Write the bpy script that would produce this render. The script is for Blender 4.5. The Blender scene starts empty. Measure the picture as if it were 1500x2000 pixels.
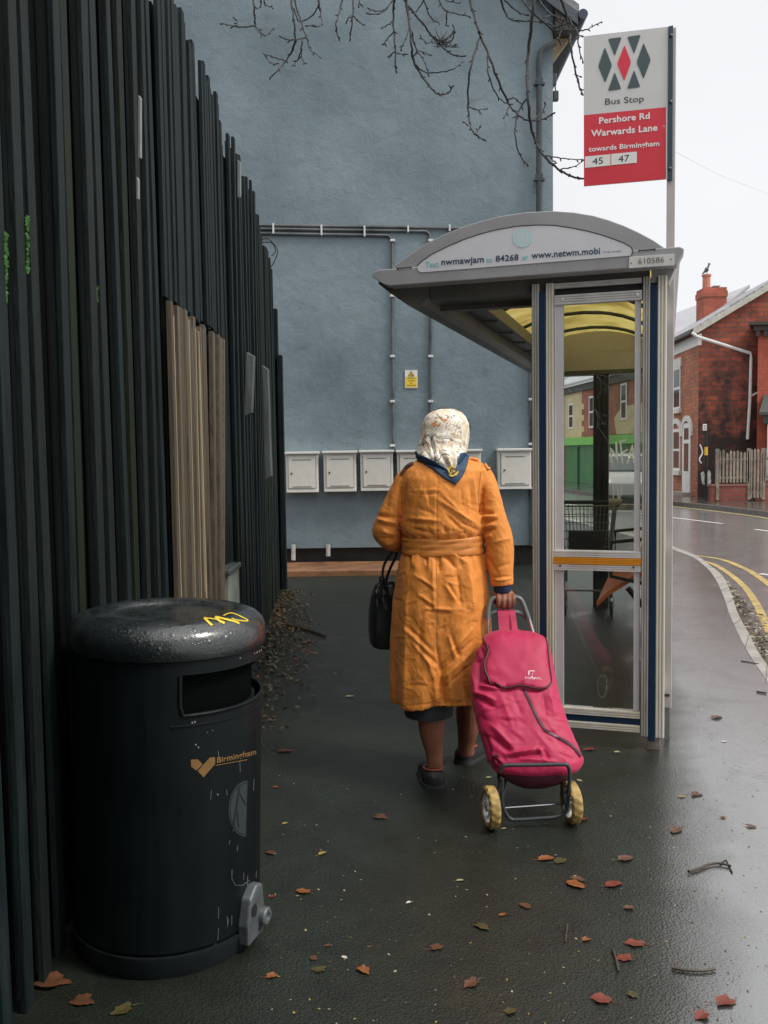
import bpy, bmesh, math, random
import numpy as np
from math import radians, sin, cos, pi
from mathutils import Vector, Matrix, noise
from mathutils.bvhtree import BVHTree

random.seed(7)
SC = bpy.context.scene
COL = SC.collection

# ------------------------------------------------------------------ camera
CAM_H, PITCH, ROLL, FPX = 1.45, 0.0657, -0.014, 1750.0
cam_data = bpy.data.cameras.new('camera')
cam_data.sensor_fit = 'VERTICAL'; cam_data.sensor_height = 24.0
cam_data.lens = 24.0 * FPX / 2000.0
cam_data.clip_start = 0.05; cam_data.clip_end = 2000
cam = bpy.data.objects.new('camera', cam_data); COL.objects.link(cam)
cam.matrix_world = (Matrix.Translation((0, 0, CAM_H)) @ Matrix.Rotation(pi/2 - PITCH, 4, 'X') @ Matrix.Rotation(ROLL, 4, 'Z'))
SC.camera = cam
CM = cam.matrix_world.copy(); CR = CM.to_3x3(); CI = CM.inverted(); CO = Vector((0, 0, CAM_H))

# ------------------------------------------------------------------ world, sun, exposure
SUN_EL, SUN_AZ = radians(50), radians(112)      # azimuth clockwise from +Y
world = bpy.data.worlds.new("World"); SC.world = world; world.use_nodes = True
wn, wl = world.node_tree.nodes, world.node_tree.links
wn.clear()
wo = wn.new('ShaderNodeOutputWorld'); bg = wn.new('ShaderNodeBackground'); bg.inputs[1].default_value = 0.1
sky = wn.new('ShaderNodeTexSky'); sky.sky_type = 'NISHITA'; sky.sun_disc = False
sky.sun_elevation = SUN_EL; sky.sun_rotation = SUN_AZ
tcw = wn.new('ShaderNodeTexCoord'); sepw = wn.new('ShaderNodeSeparateXYZ')
crw = wn.new('ShaderNodeValToRGB')
crw.color_ramp.elements[0].position = 0.45; crw.color_ramp.elements[0].color = (0.655, 0.657, 0.667, 1)
crw.color_ramp.elements[1].position = 1.0; crw.color_ramp.elements[1].color = (1.35, 1.35, 1.35, 1)
nzw = wn.new('ShaderNodeTexNoise'); nzw.inputs['Scale'].default_value = 2.2; nzw.inputs['Detail'].default_value = 4
vmw = wn.new('ShaderNodeVectorMath'); vmw.operation = 'SCALE'; vmw.inputs['Scale'].default_value = 12.0
mxw = wn.new('ShaderNodeMix'); mxw.data_type = 'RGBA'; mxw.inputs[0].default_value = 0.93
wl.new(tcw.outputs['Generated'], sepw.inputs[0]); wl.new(sepw.outputs['Z'], crw.inputs[0])
wl.new(tcw.outputs['Generated'], nzw.inputs['Vector'])
mrw = wn.new('ShaderNodeMapRange'); mrw.inputs[1].default_value = 0.3; mrw.inputs[2].default_value = 0.7
mrw.inputs[3].default_value = 11.6; mrw.inputs[4].default_value = 12.6
wl.new(nzw.outputs['Fac'], mrw.inputs[0]); wl.new(mrw.outputs[0], vmw.inputs['Scale'])
wl.new(crw.outputs[0], vmw.inputs[0]); wl.new(sky.outputs[0], mxw.inputs[6]); wl.new(vmw.outputs[0], mxw.inputs[7])
wl.new(mxw.outputs[2], bg.inputs[0]); wl.new(bg.outputs[0], wo.inputs[0])

sd = bpy.data.lights.new('sun', 'SUN'); sd.energy = 1.9; sd.angle = radians(14); sd.color = (1, 0.95, 0.88)
sun = bpy.data.objects.new('sun', sd); COL.objects.link(sun)
_sdir = Vector((sin(SUN_AZ)*cos(SUN_EL), cos(SUN_AZ)*cos(SUN_EL), sin(SUN_EL)))
sun.rotation_euler = _sdir.to_track_quat('Z', 'Y').to_euler()
SC.view_settings.view_transform = 'Standard'; SC.view_settings.look = 'None'
SC.view_settings.exposure = 0.27; SC.view_settings.gamma = 1.0
SC.cycles.use_denoising = True

# ------------------------------------------------------------------ pixel helpers (photo pixels 1500x2000)
def ray(px, py):
    return (CR @ Vector(((px-750)/FPX, -(py-1000)/FPX, -1.0))).normalized()
def at(px, py, Y):
    d = ray(px, py); return CO + d*(Y/d.y)
def gnd(px, py, z=0.0):
    d = ray(px, py); return CO + d*((z-CAM_H)/d.z)
def onplane(px, py, p, n):
    d = ray(px, py); return CO + d*((Vector(p)-CO).dot(n)/d.dot(n))
def px_of(p):
    q = CI @ Vector(p); return (750 + FPX*q.x/-q.z, 1000 - FPX*q.y/-q.z)
_CIn = np.array(CI)
def px_np(V):
    q = V @ _CIn[:3, :3].T + _CIn[:3, 3]
    return 750 + FPX*q[:, 0]/-q[:, 2], 1000 - FPX*q[:, 1]/-q[:, 2]

# ------------------------------------------------------------------ materials
def mat(name, col, rough=0.6, metal=0.0, var=0.0, vscale=6.0, bump=0.0, bscale=60.0, spec=0.5, stretch=None,
        col2=None, rvar=0.0, coat=0.0, sheen=0.0, bdist=0.01, detail=4.0):
    m = bpy.data.materials.new(name); m.use_nodes = True
    n, l = m.node_tree.nodes, m.node_tree.links
    b = n['Principled BSDF']
    b.inputs['Base Color'].default_value = (*col, 1); b.inputs['Roughness'].default_value = rough
    b.inputs['Metallic'].default_value = metal; b.inputs['Specular IOR Level'].default_value = spec
    b.inputs['Coat Weight'].default_value = coat; b.inputs['Coat Roughness'].default_value = 0.1
    b.inputs['Sheen Weight'].default_value = sheen
    tc = n.new('ShaderNodeTexCoord'); vec = tc.outputs['Object']
    if stretch:
        mp = n.new('ShaderNodeMapping'); mp.inputs['Scale'].default_value = stretch
        l.new(vec, mp.inputs[0]); vec = mp.outputs[0]
    if var > 0 or col2:
        nz = n.new('ShaderNodeTexNoise'); nz.inputs['Scale'].default_value = vscale; nz.inputs['Detail'].default_value = detail
        nz.inputs['Roughness'].default_value = 0.62
        l.new(vec, nz.inputs['Vector'])
        cr = n.new('ShaderNodeValToRGB')
        c2 = col2 if col2 else tuple(c*(1-var) for c in col)
        c1 = col if col2 else tuple(min(1, c*(1+var)) for c in col)
        cr.color_ramp.elements[0].position = 0.33; cr.color_ramp.elements[0].color = (*c2, 1)
        cr.color_ramp.elements[1].position = 0.67; cr.color_ramp.elements[1].color = (*c1, 1)
        l.new(nz.outputs['Fac'], cr.inputs[0]); l.new(cr.outputs[0], b.inputs['Base Color'])
        if rvar:
            mr = n.new('ShaderNodeMapRange'); mr.inputs[1].default_value = .3; mr.inputs[2].default_value = .7
            mr.inputs[3].default_value = max(0.03, rough-rvar); mr.inputs[4].default_value = min(1, rough+rvar)
            l.new(nz.outputs['Fac'], mr.inputs[0]); l.new(mr.outputs[0], b.inputs['Roughness'])
    if bump:
        nb = n.new('ShaderNodeTexNoise'); nb.inputs['Scale'].default_value = bscale; nb.inputs['Detail'].default_value = 3
        l.new(vec, nb.inputs['Vector'])
        bp = n.new('ShaderNodeBump'); bp.inputs['Strength'].default_value = bump; bp.inputs['Distance'].default_value = bdist
        l.new(nb.outputs['Fac'], bp.inputs['Height']); l.new(bp.outputs[0], b.inputs['Normal'])
    return m
def nodes_of(m):
    return m.node_tree.nodes, m.node_tree.links, m.node_tree.nodes['Principled BSDF']
def ramp(n, l, src, stops):
    cr = n.new('ShaderNodeValToRGB'); e = cr.color_ramp.elements
    while len(e) < len(stops): e.new(0.5)
    for k, (p, c) in enumerate(stops):
        e[k].position = p; e[k].color = (*c, 1) if len(c) == 3 else c
    l.new(src, cr.inputs[0]); return cr.outputs[0]
def mathn(n, l, op, a, b=None):
    x = n.new('ShaderNodeMath'); x.operation = op
    for i, s in enumerate((a, b)):
        if s is None: continue
        if isinstance(s, (int, float)): x.inputs[i].default_value = s
        else: l.new(s, x.inputs[i])
    return x.outputs[0]
def mixc(n, l, fac, a, b, blend='MIX'):
    x = n.new('ShaderNodeMix'); x.data_type = 'RGBA'; x.blend_type = blend
    for i, s in ((0, fac), (6, a), (7, b)):
        if isinstance(s, (int, float)): x.inputs[i].default_value = s
        elif isinstance(s, tuple): x.inputs[i].default_value = (*s, 1)
        else: l.new(s, x.inputs[i])
    return x.outputs[2]
def noisen(n, l, vec, scale, detail=4, rough=.55, dist=0.0):
    x = n.new('ShaderNodeTexNoise'); x.inputs['Scale'].default_value = scale; x.inputs['Detail'].default_value = detail
    x.inputs['Roughness'].default_value = rough; x.inputs['Distortion'].default_value = dist
    l.new(vec, x.inputs['Vector']); return x.outputs['Fac']

# ------------------------------------------------------------------ mesh builder (world coordinates)
class MB:
    def __init__(s): s.v, s.f, s.m = [], [], []
    def add(s, vs, fs, mi=0):
        o = len(s.v); s.v += [Vector(p) for p in vs]
        for f in fs: s.f.append(tuple(o+i for i in f)); s.m.append(mi)
        return s
    def box(s, c, d, M=None, mi=0, chamf=0.0):
        x, y, z = d[0]/2, d[1]/2, d[2]/2
        if chamf <= 0:
            vs = [(-x,-y,-z),(x,-y,-z),(x,y,-z),(-x,y,-z),(-x,-y,z),(x,-y,z),(x,y,z),(-x,y,z)]
            fs = [(0,3,2,1),(4,5,6,7),(0,1,5,4),(1,2,6,5),(2,3,7,6),(3,0,4,7)]
        else:
            bm = bmesh.new(); bmesh.ops.create_cube(bm, size=1.0)
            for v in bm.verts: v.co = Vector((v.co.x*d[0], v.co.y*d[1], v.co.z*d[2]))
            bmesh.ops.bevel(bm, geom=bm.edges[:], offset=chamf, segments=2, affect='EDGES', profile=0.5)
            bm.verts.ensure_lookup_table(); vs = [v.co.copy() for v in bm.verts]
            fs = [tuple(v.index for v in f.verts) for f in bm.faces]; bm.free()
        c = Vector(c); vs = [Vector(p)+c for p in vs]
        if M is not None: vs = [M @ p for p in vs]
        return s.add(vs, fs, mi)
    def tube(s, pts, r, n=8, M=None, mi=0, caps=True, closed=False):
        pts = [Vector(p) for p in pts]
        if M is not None: pts = [M @ p for p in pts]
        k = len(pts); rs = r if isinstance(r, (list, tuple)) else [r]*k
        rings = []; up = None
        for i, p in enumerate(pts):
            if closed: t = pts[(i+1) % k]-pts[i-1]
            else: t = pts[min(i+1, k-1)]-pts[max(i-1, 0)]
            if t.length < 1e-9: t = Vector((0, 0, 1))
            t.normalize()
            if up is None:
                up = Vector((0, 0, 1)) if abs(t.z) < .9 else Vector((1, 0, 0))
            a = up - t*up.dot(t)
            if a.length < 1e-6: a = t.orthogonal()
            a.normalize(); b = t.cross(a); up = a
            rings.append([p + (a*cos(2*pi*j/n)+b*sin(2*pi*j/n))*rs[i] for j in range(n)])
        return s.loft(rings, caps=caps and not closed, loop=closed, mi=mi)
    def loft(s, rings, caps=True, loop=False, mi=0, openring=False):
        n = len(rings[0]); vs = [p for r in rings for p in r]; fs = []
        K = len(rings)
        for i in range(K if loop else K-1):
            i2 = (i+1) % K
            for j in range(n-1 if openring else n):
                j2 = (j+1) % n
                fs.append((i*n+j, i*n+j2, i2*n+j2, i2*n+j))
        if caps:
            fs.append(tuple(range(n))[::-1]); fs.append(tuple((K-1)*n+j for j in range(n)))
        return s.add(vs, fs, mi)
    def prism(s, poly, off, mi=0):
        """poly: world points of one face; off: Vector giving the thickness"""
        n = len(poly); off = Vector(off)
        vs = [Vector(p) for p in poly] + [Vector(p)+off for p in poly]
        fs = [tuple(range(n)), tuple(range(2*n-1, n-1, -1))] + [(i, (i+1) % n, n+(i+1) % n, n+i) for i in range(n)]
        return s.add(vs, fs, mi)
    def lathe(s, prof, c, n=48, axis='Z', M=None, mi=0, caps=True):
        rings = []
        for r, h in prof:
            ring = []
            for j in range(n):
                a = 2*pi*j/n
                if axis == 'Z': p = Vector((r*cos(a), r*sin(a), h))
                elif axis == 'X': p = Vector((h, r*cos(a), r*sin(a)))
                else: p = Vector((r*cos(a), h, r*sin(a)))
                p = p + Vector(c)
                if M is not None: p = M @ p
                ring.append(p)
            rings.append(ring)
        return s.loft(rings, caps=caps, mi=mi)
    def ball(s, c, r, n=12, k=8, mi=0, M=None):
        r = (r, r, r) if isinstance(r, (int, float)) else r
        rings = []
        for i in range(k+1):
            t = pi*(i+.02)/(k+.04)
            rings.append([Vector((c[0]+r[0]*sin(t)*cos(2*pi*j/n), c[1]+r[1]*sin(t)*sin(2*pi*j/n), c[2]-r[2]*cos(t))) for j in range(n)])
        if M is not None: rings = [[M @ p for p in q] for q in rings]
        return s.loft(rings, mi=mi)
    def bvh(s): return BVHTree.FromPolygons(s.v, s.f)
    def build(s, name, mats, parent=None, smooth=False, bevel=0.0, ang=40, solid=0.0):
        me = bpy.data.meshes.new(name)
        inv = ROOTM[parent.name].inverted() if parent is not None else Matrix.Identity(4)
        me.from_pydata([inv @ p for p in s.v], [], s.f)
        mats = mats if isinstance(mats, (list, tuple)) else [mats]
        for q in mats: me.materials.append(q)
        for p, i in zip(me.polygons, s.m): p.material_index = i
        bm = bmesh.new(); bm.from_mesh(me); bmesh.ops.recalc_face_normals(bm, faces=bm.faces[:]); bm.to_mesh(me); bm.free()
        if smooth:
            for p in me.polygons: p.use_smooth = True
            me.set_sharp_from_angle(angle=radians(ang))
        me.update()
        o = bpy.data.objects.new(name, me); COL.objects.link(o)
        if parent is not None:
            o.parent = parent; ROOTM[o.name] = ROOTM[parent.name]
        else: ROOTM[o.name] = Matrix.Identity(4)
        if solid:
            md = o.modifiers.new('solid', 'SOLIDIFY'); md.thickness = solid; md.offset = 0
        if bevel:
            md = o.modifiers.new('bevel', 'BEVEL'); md.width = bevel; md.segments = 2; md.limit_method = 'ANGLE'
        return o
ROOTM = {}
def tag(o, label=None, cat=None, group=None, kind=None):
    if label: o['label'] = label
    if cat: o['category'] = cat
    if group: o['group'] = group
    if kind: o['kind'] = kind
    return o
def thing(name, label, cat, loc=(0, 0, 0), rotz=0.0, group=None):
    o = bpy.data.objects.new(name, None); COL.objects.link(o)
    o.location = loc; o.rotation_euler = (0, 0, rotz); o.empty_display_size = .1
    ROOTM[o.name] = Matrix.Translation(loc) @ Matrix.Rotation(rotz, 4, 'Z')
    return tag(o, label, cat, group)
def top(mb, name, mats, label, cat, group=None, **k):
    """one-mesh thing whose origin is put at its base centre"""
    xs = [p.x for p in mb.v]; ys = [p.y for p in mb.v]; zs = [p.z for p in mb.v]
    c = Vector(((min(xs)+max(xs))/2, (min(ys)+max(ys))/2, min(zs)))
    q = MB(); q.v = [p-c for p in mb.v]; q.f = mb.f; q.m = mb.m
    o = q.build(name, mats, None, **k); o.location = c
    ROOTM[o.name] = Matrix.Translation(c)
    return tag(o, label, cat, group)
def struct(name, mb, mats, **k):
    return tag(mb.build(name, mats, None, **k), kind='structure')
def np_mesh(name, V, F, m, parent):
    """from numpy verts and a list of faces, welded and smooth"""
    q = MB(); q.v = [Vector(p) for p in V]; q.f = F; q.m = [0]*len(F)
    return q.build(name, m, parent, smooth=True, ang=180)
def remesh(mb, vox, smooth=0):
    me = bpy.data.meshes.new('tmp'); me.from_pydata(mb.v, [], mb.f)
    bm = bmesh.new(); bm.from_mesh(me); bmesh.ops.recalc_face_normals(bm, faces=bm.faces[:])
    bm.to_mesh(me); bm.free()
    o = bpy.data.objects.new('tmp', me); COL.objects.link(o)
    md = o.modifiers.new('r', 'REMESH'); md.mode = 'VOXEL'; md.voxel_size = vox
    if smooth:
        sm = o.modifiers.new('s', 'SMOOTH'); sm.iterations = smooth; sm.factor = .5
    dg = bpy.context.evaluated_depsgraph_get(); dg.update()
    ev = o.evaluated_get(dg); m2 = ev.to_mesh()
    V = np.empty(len(m2.vertices)*3); m2.vertices.foreach_get('co', V); V = V.reshape(-1, 3)
    N = np.empty(len(m2.vertices)*3); m2.vertices.foreach_get('normal', N); N = N.reshape(-1, 3)
    F = [tuple(p.vertices) for p in m2.polygons]
    ev.to_mesh_clear(); bpy.data.objects.remove(o); bpy.data.meshes.remove(me)
    return V, N, F
def catmull(P, per=6, closed=False):
    P = [tuple(p) for p in P]; n = len(P); out = []
    R = range(n) if closed else range(n-1)
    for i in R:
        g = (lambda k: P[k % n]) if closed else (lambda k: P[min(max(k, 0), n-1)])
        a, b, c, d = g(i-1), g(i), g(i+1), g(i+2)
        for k in range(per):
            t = k/per
            out.append(tuple(.5*((2*b[j]) + (-a[j]+c[j])*t + (2*a[j]-5*b[j]+4*c[j]-d[j])*t*t + (-a[j]+3*b[j]-3*c[j]+d[j])*t**3) for j in range(len(b))))
    if not closed: out.append(P[-1])
    return out
# ------------------------------------------------------------------ lettering and decals
def text_geo(s, bold=0.0, extrude=0.0):
    cu = bpy.data.curves.new('t', 'FONT'); cu.body = s; cu.size = 1; cu.offset = bold; cu.resolution_u = 3
    cu.space_character = 1.0 + bold*1.5
    o = bpy.data.objects.new('t', cu); COL.objects.link(o)
    dg = bpy.context.evaluated_depsgraph_get(); dg.update()
    me = o.evaluated_get(dg).to_mesh()
    V = [v.co.copy() for v in me.vertices]; F = [tuple(p.vertices) for p in me.polygons]
    o.evaluated_get(dg).to_mesh_clear(); bpy.data.objects.remove(o); bpy.data.curves.remove(cu)
    return V, F
def bvh_of(o):
    dg = bpy.context.evaluated_depsgraph_get()
    M = ROOTM[o.name]; me = o.data
    return BVHTree.FromPolygons([M @ v.co for v in me.vertices], [tuple(p.vertices) for p in me.polygons])
def cast(bvh, px, py, off):
    d = ray(px, py); h = bvh.ray_cast(CO, d)
    if h[0] is None:
        return None
    nn = h[1] if h[1].dot(d) < 0 else -h[1]
    return h[0] + nn*off
def dec_text(mb, bvh, s, p0, p1, hcap, off=.002, bold=0.0, mi=0):
    """write s along photo points p0->p1 with cap height hcap px, laid on the surface bvh"""
    V, F = text_geo(s, bold)
    xs = [v.x for v in V]; x0, x1 = min(xs), max(xs)
    ys = [v.y for v in V]; cap = 0.70
    vs = []
    for v in V:
        t = (v.x-x0)/(x1-x0); px = p0[0]+(p1[0]-p0[0])*t; py = p0[1]+(p1[1]-p0[1])*t - v.y/cap*hcap
        vs.append(cast(bvh, px, py, off))
    if any(v is None for v in vs):
        ok = [i for i, v in enumerate(vs) if v is not None]; okset = set(ok)
        F = [f for f in F if all(i in okset for i in f)]
        vs = [v if v is not None else Vector((0, 0, 0)) for v in vs]
        used = sorted({i for f in F for i in f}); mp = {i: k for k, i in enumerate(used)}
        vs = [vs[i] for i in used]; F = [tuple(mp[i] for i in f) for f in F]
    return mb.add(vs, F, mi) if F else mb
def dec_poly(mb, bvh, poly, off=.002, mi=0, sub=0):
    """photo polygon laid on the surface; sub>0 grids it so that it follows curvature"""
    bm = bmesh.new(); vv = [bm.verts.new((x, -y, 0)) for x, y in poly]; bm.faces.new(vv)
    bmesh.ops.triangulate(bm, faces=bm.faces[:])
    for _ in range(sub): bmesh.ops.subdivide_edges(bm, edges=bm.edges[:], cuts=1, use_grid_fill=True)
    bm.verts.ensure_lookup_table()
    vs = [cast(bvh, v.co.x, -v.co.y, off) for v in bm.verts]
    fs = [tuple(v.index for v in f.verts) for f in bm.faces]; bm.free()
    fs = [f for f in fs if all(vs[i] is not None for i in f)]
    vs = [v if v is not None else Vector((0, 0, 0)) for v in vs]
    used = sorted({i for f in fs for i in f}); mp = {i: k for k, i in enumerate(used)}
    if fs: mb.add([vs[i] for i in used], [tuple(mp[i] for i in f) for f in fs], mi)
    return mb
def dec_line(mb, bvh, pts, w, off=.002, mi=0, seg=6.0):
    """painted / stitched stroke of w photo px width"""
    P = []
    for (a, b) in zip(pts, pts[1:]):
        L = math.hypot(b[0]-a[0], b[1]-a[1]); k = max(1, int(L/seg))
        P += [(a[0]+(b[0]-a[0])*t/k, a[1]+(b[1]-a[1])*t/k) for t in range(k)]
    P.append(pts[-1]); Lf, Rt = [], []
    for i, p in enumerate(P):
        q0, q1 = P[max(i-1, 0)], P[min(i+1, len(P)-1)]
        dx, dy = q1[0]-q0[0], q1[1]-q0[1]; L = math.hypot(dx, dy) or 1
        Lf.append(cast(bvh, p[0]-dy/L*w/2, p[1]+dx/L*w/2, off)); Rt.append(cast(bvh, p[0]+dy/L*w/2, p[1]-dx/L*w/2, off))
    for i in range(len(P)-1):
        q = [Lf[i], Rt[i], Rt[i+1], Lf[i+1]]
        if all(x is not None for x in q) and max((q[0]-q[2]).length, (q[1]-q[3]).length) < .3: mb.add(q, [(0, 1, 2, 3)], mi)
    return mb
# ------------------------------------------------------------------ shared materials
m_clip = mat('white_plastic', (.62, .62, .60), .4)
m_darkpipe = mat('dark_pipe', (.035, .042, .045), .35, var=.3, vscale=9)
m_dark = mat('near_black', (.012, .014, .014), .5)
m_white = mat('white_paint', (.72, .71, .68), .5, var=.06, vscale=5)
m_pane = mat('window_glass', (.05, .06, .07), .08, spec=.8)
m_wood_dark = mat('fence_paint', (.010, .0165, .0175), .62, spec=.16, var=.45, vscale=7, stretch=(3, 3, .35), bump=.5, bscale=30, bdist=.004, rvar=.12)

def wet_ground(name, base, wet_bias, scale=1.0, grit=.5, coatr=.11, bright_side=None):
    m = mat(name, base); n, l, b = nodes_of(m)
    tc = n.new('ShaderNodeTexCoord'); v = tc.outputs['Object']
    big = noisen(n, l, v, .55*scale, 5, .6, .4); mid = noisen(n, l, v, 5*scale, 6, .65)
    fine = noisen(n, l, v, 95, 3, .7)
    vo = n.new('ShaderNodeTexVoronoi'); vo.inputs['Scale'].default_value = 130; l.new(v, vo.inputs['Vector'])
    c = ramp(n, l, mid, [(.3, tuple(x*.62 for x in base)), (.7, tuple(x*1.35 for x in base))])
    if bright_side: sxx = n.new('ShaderNodeSeparateXYZ'); l.new(v, sxx.inputs[0]); c = mixc(n, l, ramp(n, l, mathn(n, l, 'SUBTRACT', sxx.outputs[0], mathn(n, l, 'MULTIPLY', sxx.outputs[1], .27)), [(.1, (0,)*3), (.6, (.75,)*3)]), c, mixc(n, l, fine, (.09, .09, .088), (.32, .32, .315)))  # sky reflection put into a lighter base colour on the kerb side
    speck = ramp(n, l, vo.outputs['Distance'], [(.0, (1.9, 1.85, 1.7)), (.16, (1, 1, 1)), (.6, (.72, .72, .72))])
    c = mixc(n, l, 1.0, c, speck, 'MULTIPLY')
    l.new(c, b.inputs['Base Color']); b.inputs['Specular IOR Level'].default_value = .45
    wet = mathn(n, l, 'ADD', mathn(n, l, 'MULTIPLY', big, .7), mathn(n, l, 'MULTIPLY', mid, .3))
    bsg = mathn(n, l, 'MULTIPLY', 1.0, 1.0)
    if bright_side:      # more gloss and coat where the sky reflection begins, to brighten that side
        sx = n.new('ShaderNodeSeparateXYZ'); l.new(v, sx.inputs[0])
        dd = mathn(n, l, 'SUBTRACT', sx.outputs[0], mathn(n, l, 'MULTIPLY', sx.outputs[1], .27))
        dd = mathn(n, l, 'ADD', dd, mathn(n, l, 'MULTIPLY', mathn(n, l, 'SUBTRACT', big, .5), .8))
        bright_m = ramp(n, l, dd, [(.0, (0,)*3), (.35, (1,)*3)])
        wet = mathn(n, l, 'ADD', wet, mathn(n, l, 'MULTIPLY', mathn(n, l, 'SUBTRACT', bright_m, .6), .22))
        bsg = mathn(n, l, 'SUBTRACT', 1.0, mathn(n, l, 'MULTIPLY', bright_m, .1))
    rr = ramp(n, l, wet, [(.40+wet_bias, (.42,)*3), (.50+wet_bias, (.30,)*3), (.60+wet_bias, (.16,)*3)])
    cw = ramp(n, l, wet, [(.44+wet_bias, (.0,)*3), (.66+wet_bias, (.8,)*3)] if bright_side else [(.38, (.06,)*3), (.44, (1.0,)*3)])
    if bright_side: cw = mathn(n, l, 'MAXIMUM', cw, mathn(n, l, 'MULTIPLY', bright_m, ramp(n, l, noisen(n, l, v, 1.7, 7, .68, .3), [(.36, (.55,)*3), (.5, (1,)*3)])))
    l.new(cw, b.inputs['Coat Weight']); b.inputs['Coat IOR'].default_value = 3.0; b.inputs['Coat Roughness'].default_value = coatr
    l.new(rr, b.inputs['Roughness'])
    bs = ramp(n, l, wet, [(.42+wet_bias, (1,)*3), (.62+wet_bias, (.28,)*3)])
    h = mathn(n, l, 'ADD', mathn(n, l, 'MULTIPLY', fine, .55), mathn(n, l, 'MULTIPLY', vo.outputs['Distance'], .9))
    bp = n.new('ShaderNodeBump'); bp.inputs['Distance'].default_value = .0035
    l.new(mathn(n, l, 'MULTIPLY', bs, grit), bp.inputs['Strength']); l.new(h, bp.inputs['Height'])
    bp2 = n.new('ShaderNodeBump'); bp2.inputs['Distance'].default_value = .03; bp2.inputs['Strength'].default_value = .10
    l.new(noisen(n, l, v, 2.6, 3), bp2.inputs['Height']); l.new(bp.outputs[0], bp2.inputs['Normal'])
    l.new(bp2.outputs[0], b.inputs['Normal'])
    bp3 = n.new('ShaderNodeBump'); bp3.inputs['Distance'].default_value = .003; l.new(mathn(n, l, 'MULTIPLY', bsg, .42*grit), bp3.inputs['Strength']); l.new(h, bp3.inputs['Height'])
    l.new(bp3.outputs[0], b.inputs['Coat Normal']); return m
m_path = wet_ground('wet_asphalt', (.0165, .021, .015), .0, grit=.55, bright_side=True, coatr=.17)
m_road = wet_ground('wet_road', (.25, .25, .252), -.14, scale=.7, grit=.3, coatr=.22)
m_kerb = mat('kerb_stone', (.30, .28, .25), .55, var=.25, vscale=5, bump=.4, bscale=50, bdist=.004)
m_yel = mat('yellow_line', (.60, .41, .10), .45, col2=(.26, .20, .09), vscale=7, detail=7, bump=.3, bscale=80, bdist=.002)
m_wline = mat('white_line', (.62, .62, .60), .45, var=.15, vscale=12)

RZ = -.11      # road level
g = MB(); S = 900
g.add([(-S, -60, RZ), (S, -60, RZ), (S, S, RZ), (-S, S, RZ)], [(0, 1, 2, 3)])
struct('road', g, m_road)
inner_px = [(1497, 1330), (1456, 1266), (1426, 1203), (1415, 1170), (1396, 1129), (1374, 1104), (1332, 1080)]
outer_px = [(1499, 1299), (1464, 1239), (1441, 1197), (1428, 1158), (1412, 1126), (1388, 1105), (1344, 1078)]
def xy(p): return (p.x, p.y)
near_in = [(-1.4, -14), (-.3, -6), (.9, 0), (1.75, 3.2)] + [xy(gnd(*p)) for p in inner_px] + [(4.1, 15.5), (3.7, 20), (3.0, 28), (.5, 48), (-8, 90)]
near_out = [(-1.25, -14), (-.14, -6), (1.07, 0), (1.91, 3.2)] + [xy(gnd(*p)) for p in outer_px] + [(4.28, 15.5), (3.88, 20), (3.18, 28), (.7, 48), (-7.8, 90)]
near_in = catmull(near_in, 6); near_out = catmull(near_out, 6)
g = MB()
for a, b in zip(near_in, near_in[1:]):
    g.add([(a[0], a[1], 0), (b[0], b[1], 0), (-40, b[1], 0), (-40, a[1], 0)], [(0, 1, 2, 3)])
struct('pavement', g, m_path)
g = MB()
for (a, b), (c, d) in zip(zip(near_in, near_in[1:]), zip(near_out, near_out[1:])):
    g.add([(a[0], a[1], .003), (b[0], b[1], .003), (d[0], d[1], .0), (c[0], c[1], .0)], [(0, 1, 2, 3)])
    g.add([(c[0], c[1], .0), (d[0], d[1], .0), (d[0]+.01, d[1], RZ), (c[0]+.01, c[1], RZ)], [(0, 1, 2, 3)])
    g.add([(a[0], a[1], .003), (b[0], b[1], .003), (b[0], b[1], -.05), (a[0], a[1], -.05)], [(0, 1, 2, 3)])
struct('kerb', g, m_kerb)
g = MB(); acc = 0
for (a, b), (c, d) in zip(zip(near_in, near_in[1:]), zip(near_out, near_out[1:])):
    acc += math.hypot(b[0]-a[0], b[1]-a[1])
    if acc > .8 and -1 < a[1] < 20:
        acc = 0; g.add([(a[0], a[1], .0065), (c[0], c[1], .0035), (c[0]+.003, c[1]+.013, .0035), (a[0]+.003, a[1]+.013, .0065)], [(0, 1, 2, 3)])
struct('kerb_joint', g, m_dark)
# far pavement
far_k = [(14, -14), (11.5, -2), (9.6, 8), (8.6, 14), xy(gnd(1500, 1000, 0)), xy(gnd(1318, 980, 0)), (7.35, 27), (6.9, 32), (5.6, 42), (1, 60), (-12, 95)]
far_k = catmull(far_k, 5)
m_farpath = wet_ground('far_pavement_asphalt', (.07, .062, .055), .1, grit=.4)
g = MB(); kk = MB()
for a, b in zip(far_k, far_k[1:]):
    g.add([(a[0]+.14, a[1], 0), (b[0]+.14, b[1], 0), (60, b[1], 0), (60, a[1], 0)], [(0, 1, 2, 3)])
    kk.add([(a[0], a[1], .002), (b[0], b[1], .002), (b[0]+.14, b[1], .002), (a[0]+.14, a[1], .002)], [(0, 1, 2, 3)])
    kk.add([(a[0], a[1], .002), (b[0], b[1], .002), (b[0], b[1], RZ), (a[0], a[1], RZ)], [(0, 1, 2, 3)])
struct('far_pavement', g, m_farpath); struct('far_kerb', kk, mat('dark_kerb', (.09, .08, .075), .5, var=.3))
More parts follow.
